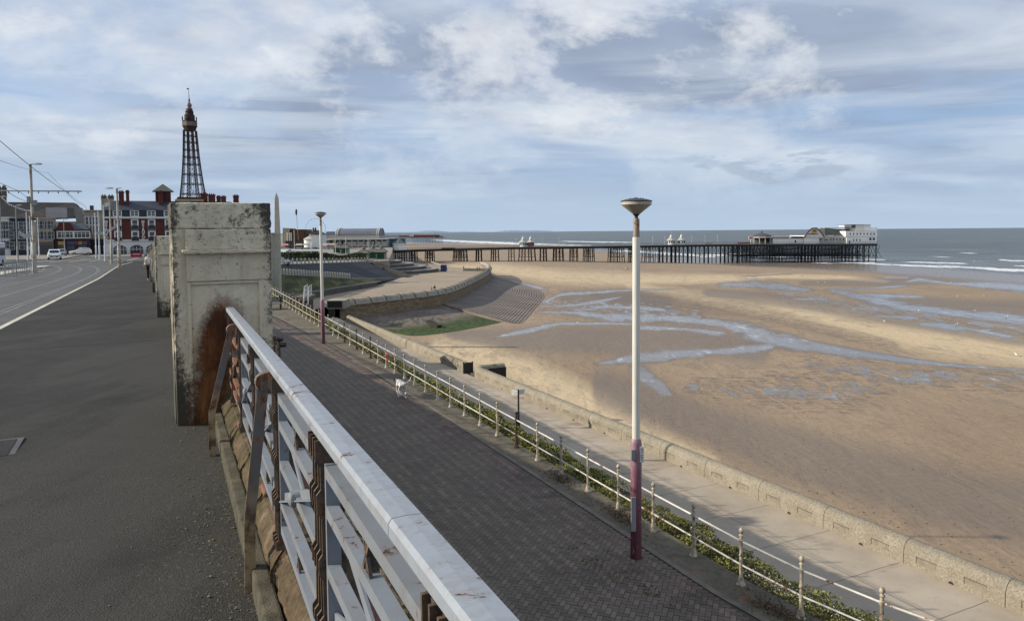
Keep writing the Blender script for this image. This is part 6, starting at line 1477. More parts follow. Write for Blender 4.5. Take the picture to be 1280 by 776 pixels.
q = MB(); q.ext([(-1.15, -0.25), (1.15, -0.25), (1.05, 0.25), (-1.05, 0.25)], 0, 0.45); q.ext([(-1.1, -0.12), (1.1, -0.12), (1.1, 0.12), (-1.1, 0.12)], 0.45, 0.95); q.build('barrier_body', M_red, t, bevel=0.05); q = MB(); q.box(-0.7, 0.7, -0.135, -0.122, 0.55, 0.8); q.build('white_panel', flat('pinkish', (0.6, 0.35, 0.35)), t)
# bus at the left edge
pb3 = at(2, 336, zup); t = thing('bus', 'white and black bus cut off by the left edge of the picture', 'bus', pb3 + Vector((-2.9, 0, 0)), A * 0.9)
q = MB(); q.box(-1.2, 1.2, 0, 9, 0.3, 2.95); q.build('body', M_carw, t, bevel=0.12); q = MB(); q.box(-1.1, 0.85, -0.03, -0.005, 1.35, 2.75); q.build('rear_window', M_cargl, t); q = MB(); q.box(-1.15, -0.2, -0.034, -0.006, 0.55, 0.8); q.build('tail_light', M_red, t)
q = MB(); q.box(1.2, 1.215, 0.4, 8.6, 1.35, 2.3); q.build('side_window', M_cargl, t)
for y in (1.6, 7.2):
    for sx in (-1, 1): Mx = Matrix.Translation((sx * 1.08, y, 0.45)) @ Matrix.Rotation(radians(90), 4, 'Y'); q = MB(); q.lathe((0, 0, 0), [(0, -0.15), (0.45, -0.15), (0.45, 0.15), (0, 0.15)], 16, Mx); q.build('wheel', M_tyre, t, smooth=True)
# pedestrian guard rails on the tram platform
def guard(px, yb, n, label, D=None, wd=1.9):
    p = at(px, yb, zup); t = thing('guard_rail', label, 'barrier', p + Vector((0, 0, 0.05)), A + 0.25, 'guard rails on the tram platform'); q = MB()
    for k in range(2): q.bar((-wd / 2 + wd * k, 0, 0), (-wd / 2 + wd * k, 0, 1.1), 0.07)
    q.bar((-wd / 2, 0, 1.1), (wd / 2, 0, 1.1), 0.06); q.bar((-wd / 2, 0, 0.15), (wd / 2, 0, 0.15), 0.05); q.build('frame', M_poleg, t); q = MB()
    for k in range(1, n): q.bar((-wd / 2 + wd * k / n, 0, 0.15), (-wd / 2 + wd * k / n, 0, 1.1), 0.03)
    q.build('bars', M_poleg, t)
guard(20, 345, 10, 'left one of two grey guard rails right of the bus', wd=1.5); guard(29, 343, 10, 'right one of two grey guard rails beside the tall tram pole', wd=1.5); guard(4, 348.5, 10, 'grey guard rail in front of the bus', wd=1.7)
t = thing('cabinet', 'grey equipment cabinet on the pavement beyond the woman', 'cabinet', at(186.5, 336.5, zup), A); q = MB(); q.box(-0.42, 0.42, -0.3, 0.3, -0.1, 1.5); q.box(-0.46, 0.46, -0.34, 0.34, 1.5, 1.56); q.build('housing', M_poleg, t, bevel=0.02); q = MB(); q.box(-0.36, 0.36, -0.32, -0.302, 0.1, 1.4); q.build('door', M_poleg, t)

# ------------------------------------------------------------------ people, dog, gulls
def skin(name, verts, edges, radii, mat, parent=None, sub=1, root=0):
    me = bpy.data.meshes.new(name); me.from_pydata([tuple(v_) for v_ in verts], edges, []); me.update()
    o = bpy.data.objects.new(name, me); COL.objects.link(o)
    if parent: o.parent = parent
    md = o.modifiers.new('skin', 'SKIN'); 
    if not me.skin_vertices: me.attributes  # created with the modifier
    bpy.context.view_layer.objects.active = o
    if len(me.skin_vertices) == 0:
        bpy.ops.object.select_all(action='DESELECT'); o.select_set(True)
        try: bpy.ops.mesh.customdata_skin_add()
        except Exception: pass
    for i, r in enumerate(radii):
        rr_ = r if isinstance(r, tuple) else (r, r); sv = me.skin_vertices[0].data[i]; sv.radius = rr_; sv.use_root = (i == root); sv.use_loose = False
    md.use_smooth_shade = True
    s2 = o.modifiers.new('sub', 'SUBSURF'); s2.levels = sub; s2.render_levels = sub
    me.materials.append(mat); return o
M_skin = mat_n('skin', (0.45, 0.27, 0.19), 0.06, 5, 0.6, 0.05)
def cloth(n, c): return mat_n(n, c, 0.12, 6, 0.9, 0.2)
def person(loc, rz, label, top, legs, hair, h=1.7, stride=0.22, bag=None, name='person'):
    t = thing(name, label, 'person', loc, rz); k = h / 1.75; t.scale = (k, k, k)
    V = [(0, 0, 0.95), (0, 0, 1.15), (0, 0, 1.38), (0, 0, 1.50), (0, -0.01, 1.60), (0, -0.01, 1.70),
         (0.09, 0, 0.90), (0.10, -stride * 0.55, 0.50), (0.10, -stride * 0.7, 0.09), (0.10, -stride * 0.7 - 0.14, 0.035),
         (-0.09, 0, 0.90), (-0.10, stride * 0.25, 0.50), (-0.10, stride * 0.95, 0.12), (-0.10, stride * 0.95 - 0.12, 0.035),
         (0.17, 0, 1.40), (0.23, 0.04, 1.13), (0.24, -0.06, 0.90), (0.24, -0.10, 0.80), (-0.17, 0, 1.40), (-0.23, -0.02, 1.13), (-0.24, -0.14, 0.92), (-0.24, -0.18, 0.82)]
    E_ = [(0, 1), (1, 2), (2, 3), (3, 4), (4, 5), (0, 6), (6, 7), (7, 8), (8, 9), (0, 10), (10, 11), (11, 12), (12, 13), (2, 14), (14, 15), (15, 16), (16, 17), (2, 18), (18, 19), (19, 20), (20, 21)]
    Rr = [(0.15, 0.11), (0.14, 0.10), (0.15, 0.10), 0.055, 0.085, 0.085, 0.085, 0.06, 0.042, 0.035, 0.085, 0.06, 0.042, 0.035, 0.06, 0.045, 0.036, 0.03, 0.06, 0.045, 0.036, 0.03]
    skin('body', V, E_, Rr, M_skin, t)
    skin('jacket', [V[i] for i in (0, 1, 2, 14, 15, 16, 18, 19, 20)], [(0, 1), (1, 2), (2, 3), (3, 4), (4, 5), (2, 6), (6, 7), (7, 8)], [(0.175, 0.135), (0.165, 0.125), (0.17, 0.125), 0.08, 0.063, 0.05, 0.08, 0.063, 0.05], top, t)
    skin('trousers', [V[i] for i in (0, 6, 7, 8, 10, 11, 12)], [(0, 1), (1, 2), (2, 3), (0, 4), (4, 5), (5, 6)], [(0.165, 0.125), 0.10, 0.073, 0.055, 0.10, 0.073, 0.055], legs, t)
    q = MB(); q.lathe((0, 0.012, 1.69), [(0, 0.11), (0.06, 0.095), (0.095, 0.05), (0.10, 0.0), (0.085, -0.05), (0.0, -0.02)], 14, Matrix.Diagonal((0.95, 1.1, 1, 1))); q.build('hair', hair, t, smooth=True)
    if bag: q = MB(); q.box(-0.36, -0.24, -0.32, 0.05, 0.72, 1.0); q.tube([(-0.30, -0.25, 1.0), (-0.26, -0.13, 1.35), (-0.28, 0.0, 1.0)], 0.012, 5); q.build('bag', bag, t, bevel=0.03)
    return t
hb, hg = flat('hair_brown', (0.07, 0.04, 0.025), 0.7), flat('hair_grey', (0.35, 0.33, 0.30), 0.7)
person(at(188.5, 351, zup) + Vector((-0.05, 0, 0)), A, 'woman in white top and dark trousers with a tan bag beside the third pillar', cloth('white_top', (0.62, 0.60, 0.58)), cloth('dark_trousers', (0.03, 0.03, 0.035)), hb, 1.80, bag=cloth('tan_bag', (0.35, 0.25, 0.14)))
P_ = lambda x, y: at(x, y, ZPLAZA)
person(P_(539.5, 366.8), 1.2, 'person in red top beside the curved parapet on the plaza', cloth('red_top', (0.55, 0.05, 0.07)), cloth('grey_leg', (0.15, 0.15, 0.17)), hb, 1.5)
person(P_(543.2, 366.0), 0.4, 'person in dark top and pale trousers beside the one in red', cloth('dark_top', (0.05, 0.05, 0.07)), cloth('pale_leg', (0.5, 0.48, 0.45)), hb, 1.75)
person(P_(525.4, 339.6), 0.4, 'dark clothed person at the foot of the curved steps', cloth('dark_top2', (0.06, 0.05, 0.05)), cloth('brown_leg', (0.12, 0.09, 0.07)), hb, 1.75)
person(P_(537, 339.4), 2.4, 'person in brown standing alone on the far plaza', cloth('brown_top', (0.18, 0.13, 0.10)), cloth('grey_leg2', (0.12, 0.12, 0.13)), hg, 1.75)
person(P_(558.5, 339), 0.9, 'person in grey beside the navy board on the plaza', cloth('grey_top', (0.22, 0.20, 0.19)), cloth('grey_leg3', (0.16, 0.14, 0.13)), hg, 1.5)
person(P_(479, 349.0), 0.9, 'person in dark coat on the plaza by the dark slope', cloth('dark_coat', (0.05, 0.05, 0.05)), cloth('dk_leg', (0.06, 0.06, 0.07)), hb, 1.7)
person(P_(596.5, 339.5), 0.9, 'person in dull red near the far end of the curved parapet', cloth('dull_red', (0.30, 0.10, 0.09)), cloth('dk_leg2', (0.08, 0.07, 0.07)), hb, 1.7)
person(P_(599.5, 339.3), 2.9, 'person in brown red coat at the far end of the curved parapet', cloth('brown_red', (0.22, 0.09, 0.07)), cloth('dk_leg4', (0.10, 0.07, 0.07)), hb, 1.6)
person(at(784.5, 338.5, zsand), 0.9, 'person in dark top on the sand near the pier legs, by the tall lamp', cloth('sand_top', (0.10, 0.10, 0.12)), cloth('sand_leg', (0.3, 0.3, 0.33)), hb, 1.75)
person(at(781.8, 338.9, zsand), 2.0, 'person in white on the sand near the pier legs', cloth('sand_white', (0.6, 0.6, 0.6)), cloth('sand_leg2', (0.06, 0.06, 0.07)), hb, 1.7)
t = thing('notice_board', 'navy board with pale sloping rail on the far plaza', 'board', P_(554.5, 339.8)); q = MB(); q.box(-1.0, 1.0, 0, 0.5, 0, 2.3); q.build('board', flat('navy', (0.02, 0.035, 0.12)), t); q = MB(); q.bar((-0.8, 0, 2.3), (-4.2, 2, 3.3), 0.3); q.build('rail', M_fp, t)
t = thing('low_wall', 'short pale wall on the plaza before the end of the parapet', 'wall', P_(592, 338.8)); q = MB(); q.box(-3.2, 5.2, 0, 0.5, 0, 0.9); q.box(-3.6, -3.2, -0.1, 0.6, 0, 1.7); q.build('wall_body', M_parc, t, bevel=0.03)

# dog seen from behind, walking away
dl = at(503.5, 498.5, zmid); t = thing('dog', 'white dalmatian dog with black spots walking on the brick walk, tail raised', 'dog', dl, 0.42)
m = NT('dog_coat', 0.75, 0, 0.3); vo = m.n('ShaderNodeTexVoronoi'); m.set(vo.inputs['Vector'], m.co()); vo.inputs['Scale'].default_value = 11.0; vo.inputs['Randomness'].default_value = 1.0
nn = m.noise(m.co(), 9, 3); m.color(m.mix(m.ramp(m.mth('ADD', vo.outputs['Distance'], m.mth('MULTIPLY', nn, 0.25)), [(0.36, 1.0), (0.40, 0.0)]), (0.62, 0.60, 0.57), (0.025, 0.022, 0.022))); M_dog = m.m
V = [(0, 0, 0.56), (0, 0.22, 0.55), (0, 0.46, 0.54), (0.0, 0.60, 0.58), (-0.03, 0.70, 0.60), (-0.04, 0.83, 0.56), (-0.04, 0.93, 0.51),
     (0.085, -0.03, 0.50), (0.10, 0.04, 0.33), (0.10, -0.11, 0.19), (0.10, -0.09, 0.04), (0.10, -0.03, 0.025),
     (-0.085, -0.03, 0.50), (-0.10, 0.12, 0.34), (-0.10, 0.04, 0.19), (-0.10, 0.14, 0.05), (-0.10, 0.20, 0.025),
     (0.085, 0.46, 0.44), (0.09, 0.42, 0.28), (0.09, 0.50, 0.13), (0.09, 0.52, 0.03), (0.09, 0.57, 0.022),
     (-0.085, 0.46, 0.44), (-0.09, 0.50, 0.26), (-0.09, 0.36, 0.15), (-0.09, 0.30, 0.06), (-0.09, 0.33, 0.03),
     (0.03, -0.13, 0.60), (0.12, -0.22, 0.66), (0.22, -0.28, 0.76), (0.27, -0.28, 0.90)]
E_ = [(0, 1), (1, 2), (2, 3), (3, 4), (4, 5), (5, 6), (0, 7), (7, 8), (8, 9), (9, 10), (10, 11), (0, 12), (12, 13), (13, 14), (14, 15), (15, 16), (2, 17), (17, 18), (18, 19), (19, 20), (20, 21), (2, 22), (22, 23), (23, 24), (24, 25), (25, 26), (0, 27), (27, 28), (28, 29), (29, 30)]
Rr = [0.14, (0.125, 0.12), (0.14, 0.16), 0.085, 0.075, 0.05, 0.035, 0.085, 0.05, 0.028, 0.022, 0.026, 0.085, 0.05, 0.028, 0.022, 0.026, 0.06, 0.036, 0.025, 0.022, 0.026, 0.06, 0.036, 0.025, 0.022, 0.026, 0.04, 0.026, 0.02, 0.012]
skin('body', V, E_, Rr, M_dog, t, 2)
for sx in (-1, 1): q = MB(); q.extp([(0, 0), (0.075, -0.01), (0.06, -0.11), (0.02, -0.10)], Matrix.Translation((-0.035 + 0.05 * sx, 0.70, 0.66)) @ Matrix.Diagonal((sx, 1, 1, 1)), 0.015); q.build('ear', flat('dog_ear', (0.03, 0.025, 0.025), 0.8), t)
q = MB(); q.lathe((0, 0, 0), [(0.088, -0.012), (0.088, 0.012), (0.07, 0.012), (0.07, -0.012)], 14, Matrix.Translation((-0.012, 0.635, 0.59)) @ Matrix.Rotation(radians(-80), 4, 'X')); q.build('collar', flat('collar_dark', (0.03, 0.03, 0.08)), t)
# gulls
M_gw, M_gg = flat('gull_white', (0.78, 0.78, 0.76), 0.8), flat('gull_grey', (0.33, 0.35, 0.37), 0.8)
def gull():
    t = thing('seagull', 'white gull', 'gull', (0, 0, 0), 0, 'gulls standing on the wet sand')
    q = MB(); rows = []
    for y, r, z in ((-0.30, 0.01, 0.20), (-0.18, 0.05, 0.22), (-0.02, 0.10, 0.23), (0.12, 0.10, 0.25), (0.20, 0.06, 0.31), (0.23, 0.05, 0.37), (0.27, 0.045, 0.41), (0.31, 0.02, 0.41)):
        rows.append([Vector((r * cos(a), y, z + r * sin(a))) for a in np.linspace(0, 2 * pi, 9)[:-1]])
    q.loft(rows, close=True); q.build('body', M_gw, t, smooth=True)
    q = MB(); q.loft([[Vector((sx * x, y, z)) for y, z in ((0.12, 0.31), (-0.1, 0.31), (-0.38, 0.21), (-0.1, 0.22), (0.1, 0.23))] for sx in (-1, 1) for x in ((0.105, 0.09) if sx < 0 else (0.09, 0.105))]); q.build('wings', M_gg, t)
    for sx in (-1, 1): q = MB(); q.bar((0.04 * sx, 0, 0), (0.04 * sx, 0, 0.17), 0.012); q.bar((0.04 * sx, -0.01, 0.006), (0.04 * sx, 0.07, 0.006), 0.03, 0.01); q.build('leg', flat('gull_leg', (0.5, 0.35, 0.1)), t)
    q = MB(); q.lathe((0, 0, 0), [(0.018, 0), (0.012, 0.05), (0, 0.07)], 6, Matrix.Translation((0, 0.32, 0.41)) @ Matrix.Rotation(radians(-95), 4, 'X')); q.build('bill', flat('gull_bill', (0.6, 0.4, 0.05)), t)
    return t
g0 = gull(); seed(4)
GL = [(1106, 403, 'gull alone on the dry sand right of the big channel'), (1195.6, 407, 'brightest gull on the lower right pool'), (1030.5, 353.8, 'right gull of a pair on the middle sand'), (1022.5, 353.8, 'left gull of a pair on the middle sand'), (1217.5, 389.8, 'gull standing in the right channel near the edge'), (1147.5, 389.4, 'gull at the middle of the curved channel'),
      (1196.5, 371.6, 'left gull of three on the smooth brown bank'), (1210.5, 371.4, 'middle gull of three on the smooth brown bank'), (1230.5, 371, 'right gull of three on the smooth brown bank'), (1188.5, 353.8, 'gull near the thin upper channel'), (1172.5, 347, 'gull closest to the surf line'), (1270.5, 445, 'gull at the far right on the pale sand'),
      (764, 394, 'gull on the left pool just left of the lamp'), (781, 391.5, 'gull on the left pool touching the lamp outline'), (721, 405, 'gull on the lower thin pool at left'), (1258, 397, 'gull at the right end of the channel'), (1227, 347, 'left gull by the shallow water at far right'), (1256, 346.5, 'right gull by the shallow water at far right')]
for i, (x, y, lb) in enumerate(GL):
    p = at(x, y, zsand)
    k = 1.05
    if i == 0: g0.location = p; g0.rotation_euler = (0, 0, 1.2); g0['label'] = lb; g0.scale = (k, k, k)
    else: dup(g0, p, random.uniform(-2.5, 2.5), lb, (k, k, k))

# ------------------------------------------------------------------ small things on the walks
ps = at(648.3, 535.5, lambda p: ZLOW); t = thing('fingerpost', 'slim black signpost with two white boards on the lower walk', 'sign', ps)
hs = atD(648.3, 487, ps.y).z - ps.z
q = MB(); q.lathe((0, 0, 0), [(0.14, 0), (0.14, 0.05), (0.10, 0.1), (0.10, 0.55), (0.065, 0.62), (0.055, hs), (0, hs + 0.05)], 14); q.build('post', M_blk, t, smooth=True)
for k, (an, z_) in enumerate(((radians(150), hs - 0.22), (radians(35), hs - 0.16))):
    q = MB(); Mx = Matrix.Translation((0, 0, z_)) @ Matrix.Rotation(an, 4, 'Z'); q.box(0.03, 0.50, -0.02, 0.02, -0.17, 0.17, Mx); s_o = q.build('sign_board', M_plate, t, bevel=0.01)
    q = MB(); 
    for j in range(3): q.box(0.08, 0.44 - 0.05 * j, -0.024, 0.024, 0.07 - j * 0.09, 0.095 - j * 0.09, Mx)
    q.build('sign_text', flat('sign_grey', (0.35, 0.38, 0.42)), s_o)
pbn = at(338, 387, zmid); t = thing('bench', 'dark bench on the brick walk beyond the big pillar', 'bench', pbn, radians(10))
q = MB()
for k in range(4): q.box(-0.9, 0.9, -0.22 + k * 0.12, -0.13 + k * 0.12, 0.44, 0.47)
q.build('seat', mat_n('bench_slats', (0.16, 0.17, 0.18), 0.2, 3), t); q = MB()
for k in range(3): q.box(-0.9, 0.9, 0.26 + k * 0.03, 0.29 + k * 0.03, 0.55 + k * 0.13, 0.65 + k * 0.13)
q.build('backrest', mat_n('bench_back', (0.10, 0.10, 0.11), 0.2, 3), t)
for sx in (-0.75, 0.75): q = MB(); q.box(sx - 0.04, sx + 0.04, -0.2, 0.3, 0.38, 0.44); q.box(sx - 0.04, sx + 0.04, -0.16, -0.08, 0, 0.4); q.box(sx - 0.04, sx + 0.04, 0.2, 0.28, 0, 0.95); q.build('leg', M_blk, t)
t = thing('lamp_bracket', 'dark pipe bracket with twin knobs fixed outside the parapet behind the rail', 'bracket', atD(346.5, 430, 9.5)); k9 = 9.5 / FPX
q = MB(); q.tube([(-4 * k9, 0, -0.35), (-4 * k9, 0, 10 * k9)], 0.018, 8); q.lathe((-4 * k9, 0, 7 * k9), [(0, 0), (0.03, 0), (0.03, 0.04), (0, 0.04)], 8); q.build('upright', M_post, t, smooth=True)
q = MB(); q.tube([(2 * k9, 0, -0.35), (2 * k9, 0, 4 * k9)], 0.022, 8); q.tube([(-4 * k9, 0, 2 * k9), (2 * k9, 0.0, 0.0), (6 * k9, 0, -1 * k9)], 0.016, 8); q.tube([(-2 * k9, 0, 5 * k9), (3.6 * k9, 0, 6 * k9)], 0.015, 8); q.build('arms', M_post, t, smooth=True)
for x, z_, r in ((4 * k9, 6.3 * k9, 0.03), (8 * k9, -1 * k9, 0.03)): q = MB(); q.lathe((0, 0, 0), [(0, -0.035), (r, -0.035), (r, 0.035), (0, 0.035)], 10, Matrix.Translation((x, 0, z_)) @ Matrix.Rotation(radians(90), 4, 'Y')); q.build('knob', M_blk, t, smooth=True)
q = MB(); q.tube([(2 * k9, 0, -0.33), (-0.15, -0.1, -0.36), (-0.75, -0.2, -0.40)], 0.025, 6); q.build('wall_stay', M_post, t)
# landing with hand rail where a stair leaves the brick walk
pl_ = at(365, 371.5, -5.9); t = thing('stair_landing', 'pale stair landing with white hand rail outside the white railing', 'stair', pl_)
a_, b_ = at(362.5, 371, -5.9), at(386, 371.3, -5.9); q = MB(); q.ext([(a_.x, a_.y), (b_.x, b_.y), (b_.x - 0.2, b_.y + 3.2), (a_.x + 0.5, a_.y + 3.6)], -6.25, -5.9); q.build('slab', M_econ, t, world=True)
q = MB(); q.ext([(a_.x + 0.2, a_.y + 0.15), (b_.x - 0.3, b_.y + 0.2), (b_.x - 0.4, b_.y + 3.0), (a_.x + 0.6, a_.y + 3.4)], -12.9, -6.25); q.build('stair_core', mat_n('stair_core', (0.06, 0.055, 0.05), 0.2, 1), t, world=True)
q = MB(); r0, r1 = b_ + Vector((-0.5, 2.8, 0)), b_ + Vector((0.3, -1.4, -1.1))
for off in (Vector((0, 0, 0)), Vector((-0.5, 0.4, 0))):
    for zz_ in (0.5, 0.95): q.tube([r0 + off + Vector((0, 0, zz_)), b_ + off + Vector((0, 0, zz_)), r1 + off + Vector((0, 0, zz_))], 0.025, 6)
    for f in (0.0, 0.5, 1.0): q.tube([r0.lerp(b_, f) + off, r0.lerp(b_, f) + off + Vector((0, 0, 0.95))], 0.035, 6)
q.build('hand_rail', M_polew, t, world=True)
# tall cream slabs standing beyond the big pillar
for (xa, xb, yt_, lb) in ((334.5, 341.2, 291, 'cream pillar half hidden behind the big pillar'), (342.0, 347.6, 292, 'cream pillar just right of the half hidden one')):
    D_ = 110; a_, b_ = atD(xa, 333, D_), atD(xb, yt_, D_); t = thing('slab_pillar', lb, 'pillar', (a_.x, D_, a_.z), 0, 'twin cream pillars beyond the big one')
    w_, h_ = b_.x - a_.x, b_.z - a_.z; q = MB(); q.box(0, w_, 0, 1.1, -6, h_ - 0.25); q.build('shaft', mat_n('slab_cream', (0.36, 0.34, 0.28), 0.15, 1.5), t); q = MB(); q.box(-0.05, w_ + 0.05, -0.05, 1.15, h_ - 0.22, h_); q.build('cap', mat_n('slab_cap', (0.33, 0.31, 0.26), 0.15, 1.5), t)
# ------------------------------------------------------------------ town promenade far away
def bp(t, name, mat, x0, x1, y0, y1, D, dep, **k):
    a, b_ = atD(x0, y1, D), atD(x1, y0, D); q = MB(); q.box(a.x, b_.x, D, D + dep, a.z, b_.z); return q.build(name, mat, t, world=True, **k)
M_ob = mat_n('memorial_stone', (0.40, 0.37, 0.31), 0.10, 0.3)
D_ = 400; c0 = atD(347.2, 312, D_); top = atD(347.2, 240.5, D_)
t = thing('obelisk', 'tall pale stone obelisk memorial right of the big pillar', 'monument', (c0.x, D_, -8.6), radians(20))
hO = top.z + 8.6; q = MB(); w0, w1 = 1.75, 1.05
a = [Vector((x * w0, y * w0, 0)) for x, y in ((-1, -1), (1, -1), (1, 1), (-1, 1))]; b_ = [Vector((x * w1, y * w1, hO - 3.2)) for x, y in ((-1, -1), (1, -1), (1, 1), (-1, 1))]
q.add(a + b_ + [Vector((0, 0, hO))], [(0, 1, 5, 4), (1, 2, 6, 5), (2, 3, 7, 6), (3, 0, 4, 7), (4, 5, 8), (5, 6, 8), (6, 7, 8), (7, 4, 8)]); q.build('shaft', M_ob, t); q = MB(); q.box(-2.6, 2.6, -2.6, 2.6, 0, 1.6); q.box(-3.6, 3.6, -3.6, 3.6, 0, 0.8); q.build('plinth', M_ob, t)
# drop-shaped sculpture on a thin mast
t = thing('mast_sculpture', 'thin mast topped by a dark leaf shape right of the obelisk', 'sculpture', atD(373, 290, 390)); q = MB(); a, b_ = atD(373, 300, 390), atD(370.6, 268.5, 390); q.tube([a, b_], 0.12, 6); q.build('mast', M_poleg, t, world=True)
q = MB(); q.lathe(atD(370.3, 264.9, 390), [(0, -1.9), (0.35, -1.5), (0.55, -0.3), (0.5, 0.9), (0.25, 1.4), (0, 1.5)], 14); q.build('leaf_head', M_blk, t, world=True, smooth=True)
t = thing('ferris_wheel', 'thin pale ferris wheel far beyond the pier buildings', 'ferris wheel', atD(394.5, 298, 1250)); c = atD(394.5, 285.6, 1250); rad = 12.2 * 1250 / FPX
q = MB(); q.tube([c + Vector((rad * cos(a_), 0, rad * sin(a_))) for a_ in np.linspace(0, 2 * pi, 49)], 0.22, 5); M_fw = flat('wheel_grey', (0.42, 0.44, 0.47), 0.6); q.build('rim', M_fw, t, world=True)
for k in range(24): q = MB(); a_ = 2 * pi * k / 24; q.tube([c, c + Vector((rad * cos(a_), 0, rad * sin(a_)))], 0.05, 4); q.build('spoke', M_fw, t, world=True)
for k in range(24): q = MB(); a_ = 2 * pi * k / 24 + 0.13; p = c + Vector(((rad + 0.3) * cos(a_), 0, (rad + 0.3) * sin(a_))); q.box(p.x - 0.5, p.x + 0.5, p.y - 0.6, p.y + 0.6, p.z - 1.0, p.z + 0.2); q.build('cabin', M_fw, t, world=True)
q = MB(); q.tube([c, c + Vector((-7, 0, -17))], 0.4, 5); q.tube([c, c + Vector((7, 0, -17))], 0.4, 5); q.build('support', M_fw, t, world=True)
M_pc = mat_n('pale_cladding2', (0.40, 0.39, 0.36), 0.12, 0.2); M_pcw = mat_n('bright_white_paint', (0.76, 0.76, 0.73), 0.08, 0.2)
t = thing('brown_hall', 'brown clad hall with white fins and sloping beige end wall', 'building', atD(365, 310, 420))
bp(t, 'hall', M_brown, 358.2, 378, 287.3, 311, 420, 20); bp(t, 'roof_edge', M_blk, 358, 378.3, 286.7, 287.3, 419.6, 21)
q = MB(); p = [atD(353.2, 311, 419), atD(358.1, 311, 419), atD(362, 285.6, 419), atD(353.4, 284.8, 419)]; q.add(p + [v_ + Vector((0, 12, 0)) for v_ in p], [(0, 1, 2, 3), (1, 5, 6, 2), (0, 3, 7, 4), (3, 2, 6, 7)]); q.build('end_wall', M_cstone, t, world=True)
for px in (358.8, 361.2, 363.4): bp(t, 'fin', M_pcw, px, px + 0.8, 291, 303, 418.5, 0.6)
bp(t, 'base', M_darkr, 357, 380, 301, 311, 418, 1.2)
t = thing('white_pavilion', 'white pavilion with conical roof between brown hall and lamp post', 'pavilion', atD(385, 311, 400)); c = atD(384.5, 311, 400)
q = MB(); q.lathe((c.x, 406, 0), [(3.4, -8.6), (3.4, -3.4)], 20); q.build('drum', M_pcw, t, world=True); q = MB(); q.lathe((c.x, 406, 0), [(3.9, -3.4), (3.6, -3.1), (0.6, -1.5), (0.35, -0.9), (0.0, -0.2)], 20); q.build('roof', M_pc, t, world=True)
bp(t, 'side_wing', M_pcw, 389.5, 401, 293.5, 309, 402, 12); bp(t, 'wing_roof_edge', M_darkr, 389, 401.4, 292.6, 293.5, 401.6, 13)
q = MB(); a_ = [atD(x, y, 404) for x, y in ((388.5, 292.6), (401, 292.6), (396, 288), (392, 287.6))]; q.add(a_ + [v_ + Vector((0, 9, 0)) for v_ in a_], [(0, 1, 2, 3), (0, 3, 7, 4), (1, 5, 6, 2), (3, 2, 6, 7)]); q.build('brown_roof', mat_n('old_tile', (0.16, 0.13, 0.10), 0.2, 0.5), t, world=True)
for px in (391.6, 394.3): q = MB(); q.lathe(atD(px, 286, 404), [(0.4, -1.2), (0.5, 0), (0.3, 0.5), (0, 0.8)], 8); q.build('roof_vent', M_blk, t, world=True)
bp(t, 'dark_attic', mat_n('attic_dark', (0.11, 0.10, 0.09), 0.1, 0.3), 378.5, 390, 288.8, 292.5, 425, 5)
# long pier entrance hall
t = thing('pier_hall', 'long pale pier entrance building with grey barrel roof', 'building', atD(440, 311, 430))
M_barrel = mat_n('barrel_roof', (0.135, 0.145, 0.17), 0.12, 0.15, 0.55)
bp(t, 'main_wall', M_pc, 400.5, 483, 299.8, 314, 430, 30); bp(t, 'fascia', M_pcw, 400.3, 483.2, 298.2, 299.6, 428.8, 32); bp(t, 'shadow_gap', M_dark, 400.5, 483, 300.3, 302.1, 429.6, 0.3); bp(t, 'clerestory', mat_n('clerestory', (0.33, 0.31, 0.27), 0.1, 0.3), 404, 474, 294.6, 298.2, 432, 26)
a, b_ = atD(419.5, 296, 433), atD(472.5, 285.3, 433); rr_ = b_.z - a.z
q = MB(); rows = [[Vector((x, 433 + 13 * (1 - cos(th)) * 0.8, a.z + rr_ * sin(th) ** 0.8)) for th in np.linspace(0.0, pi, 16)] for x in (a.x, b_.x)]; q.loft(rows); q.f.append(tuple(range(16))); q.f.append(tuple(range(16, 32))[::-1]); q.build('barrel_roof', M_barrel, t, world=True, smooth=True)
for px in (419.2, 421.4, 470.6, 472.8): 
    x_ = atD(px, 290, 433).x; q = MB(); q.loft([[Vector((xx, 433 + 13 * (1 - cos(th)) * 0.8 - 0.25, a.z + 0.1 + (rr_ + 0.25) * sin(th) ** 0.8)) for th in np.linspace(0.0, pi, 16)] for xx in (x_ - 0.3, x_ + 0.3)]); q.build('roof_rib', M_pc, t, world=True)
for px in (408, 413, 419, 427.2, 430.5, 446, 455, 462.3, 468, 476): bp(t, 'doorway', M_dark, px, px + 1.5, 301.8, 305.5, 429.4, 0.4)
bp(t, 'dark_base', M_dark, 402, 484, 308.3, 311, 429.0, 0.5)
seed(12)
for px in np.arange(402, 484, 7.5): bp(t, 'column', M_pc, px, px + 0.7, 300, 309, 426.5, 0.5)
t = thing('shelter_colonnade', 'low white shelter roofs behind the kiosks in front of the pier hall', 'shelter', atD(400, 318, 300))
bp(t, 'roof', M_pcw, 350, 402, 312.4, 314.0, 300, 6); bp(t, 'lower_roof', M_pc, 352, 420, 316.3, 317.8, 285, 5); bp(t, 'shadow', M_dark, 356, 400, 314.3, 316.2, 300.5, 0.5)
for px in (356, 366, 377, 388, 398, 412): bp(t, 'post', M_pcw, px, px + 0.9, 312.6, 320, 299, 0.5)
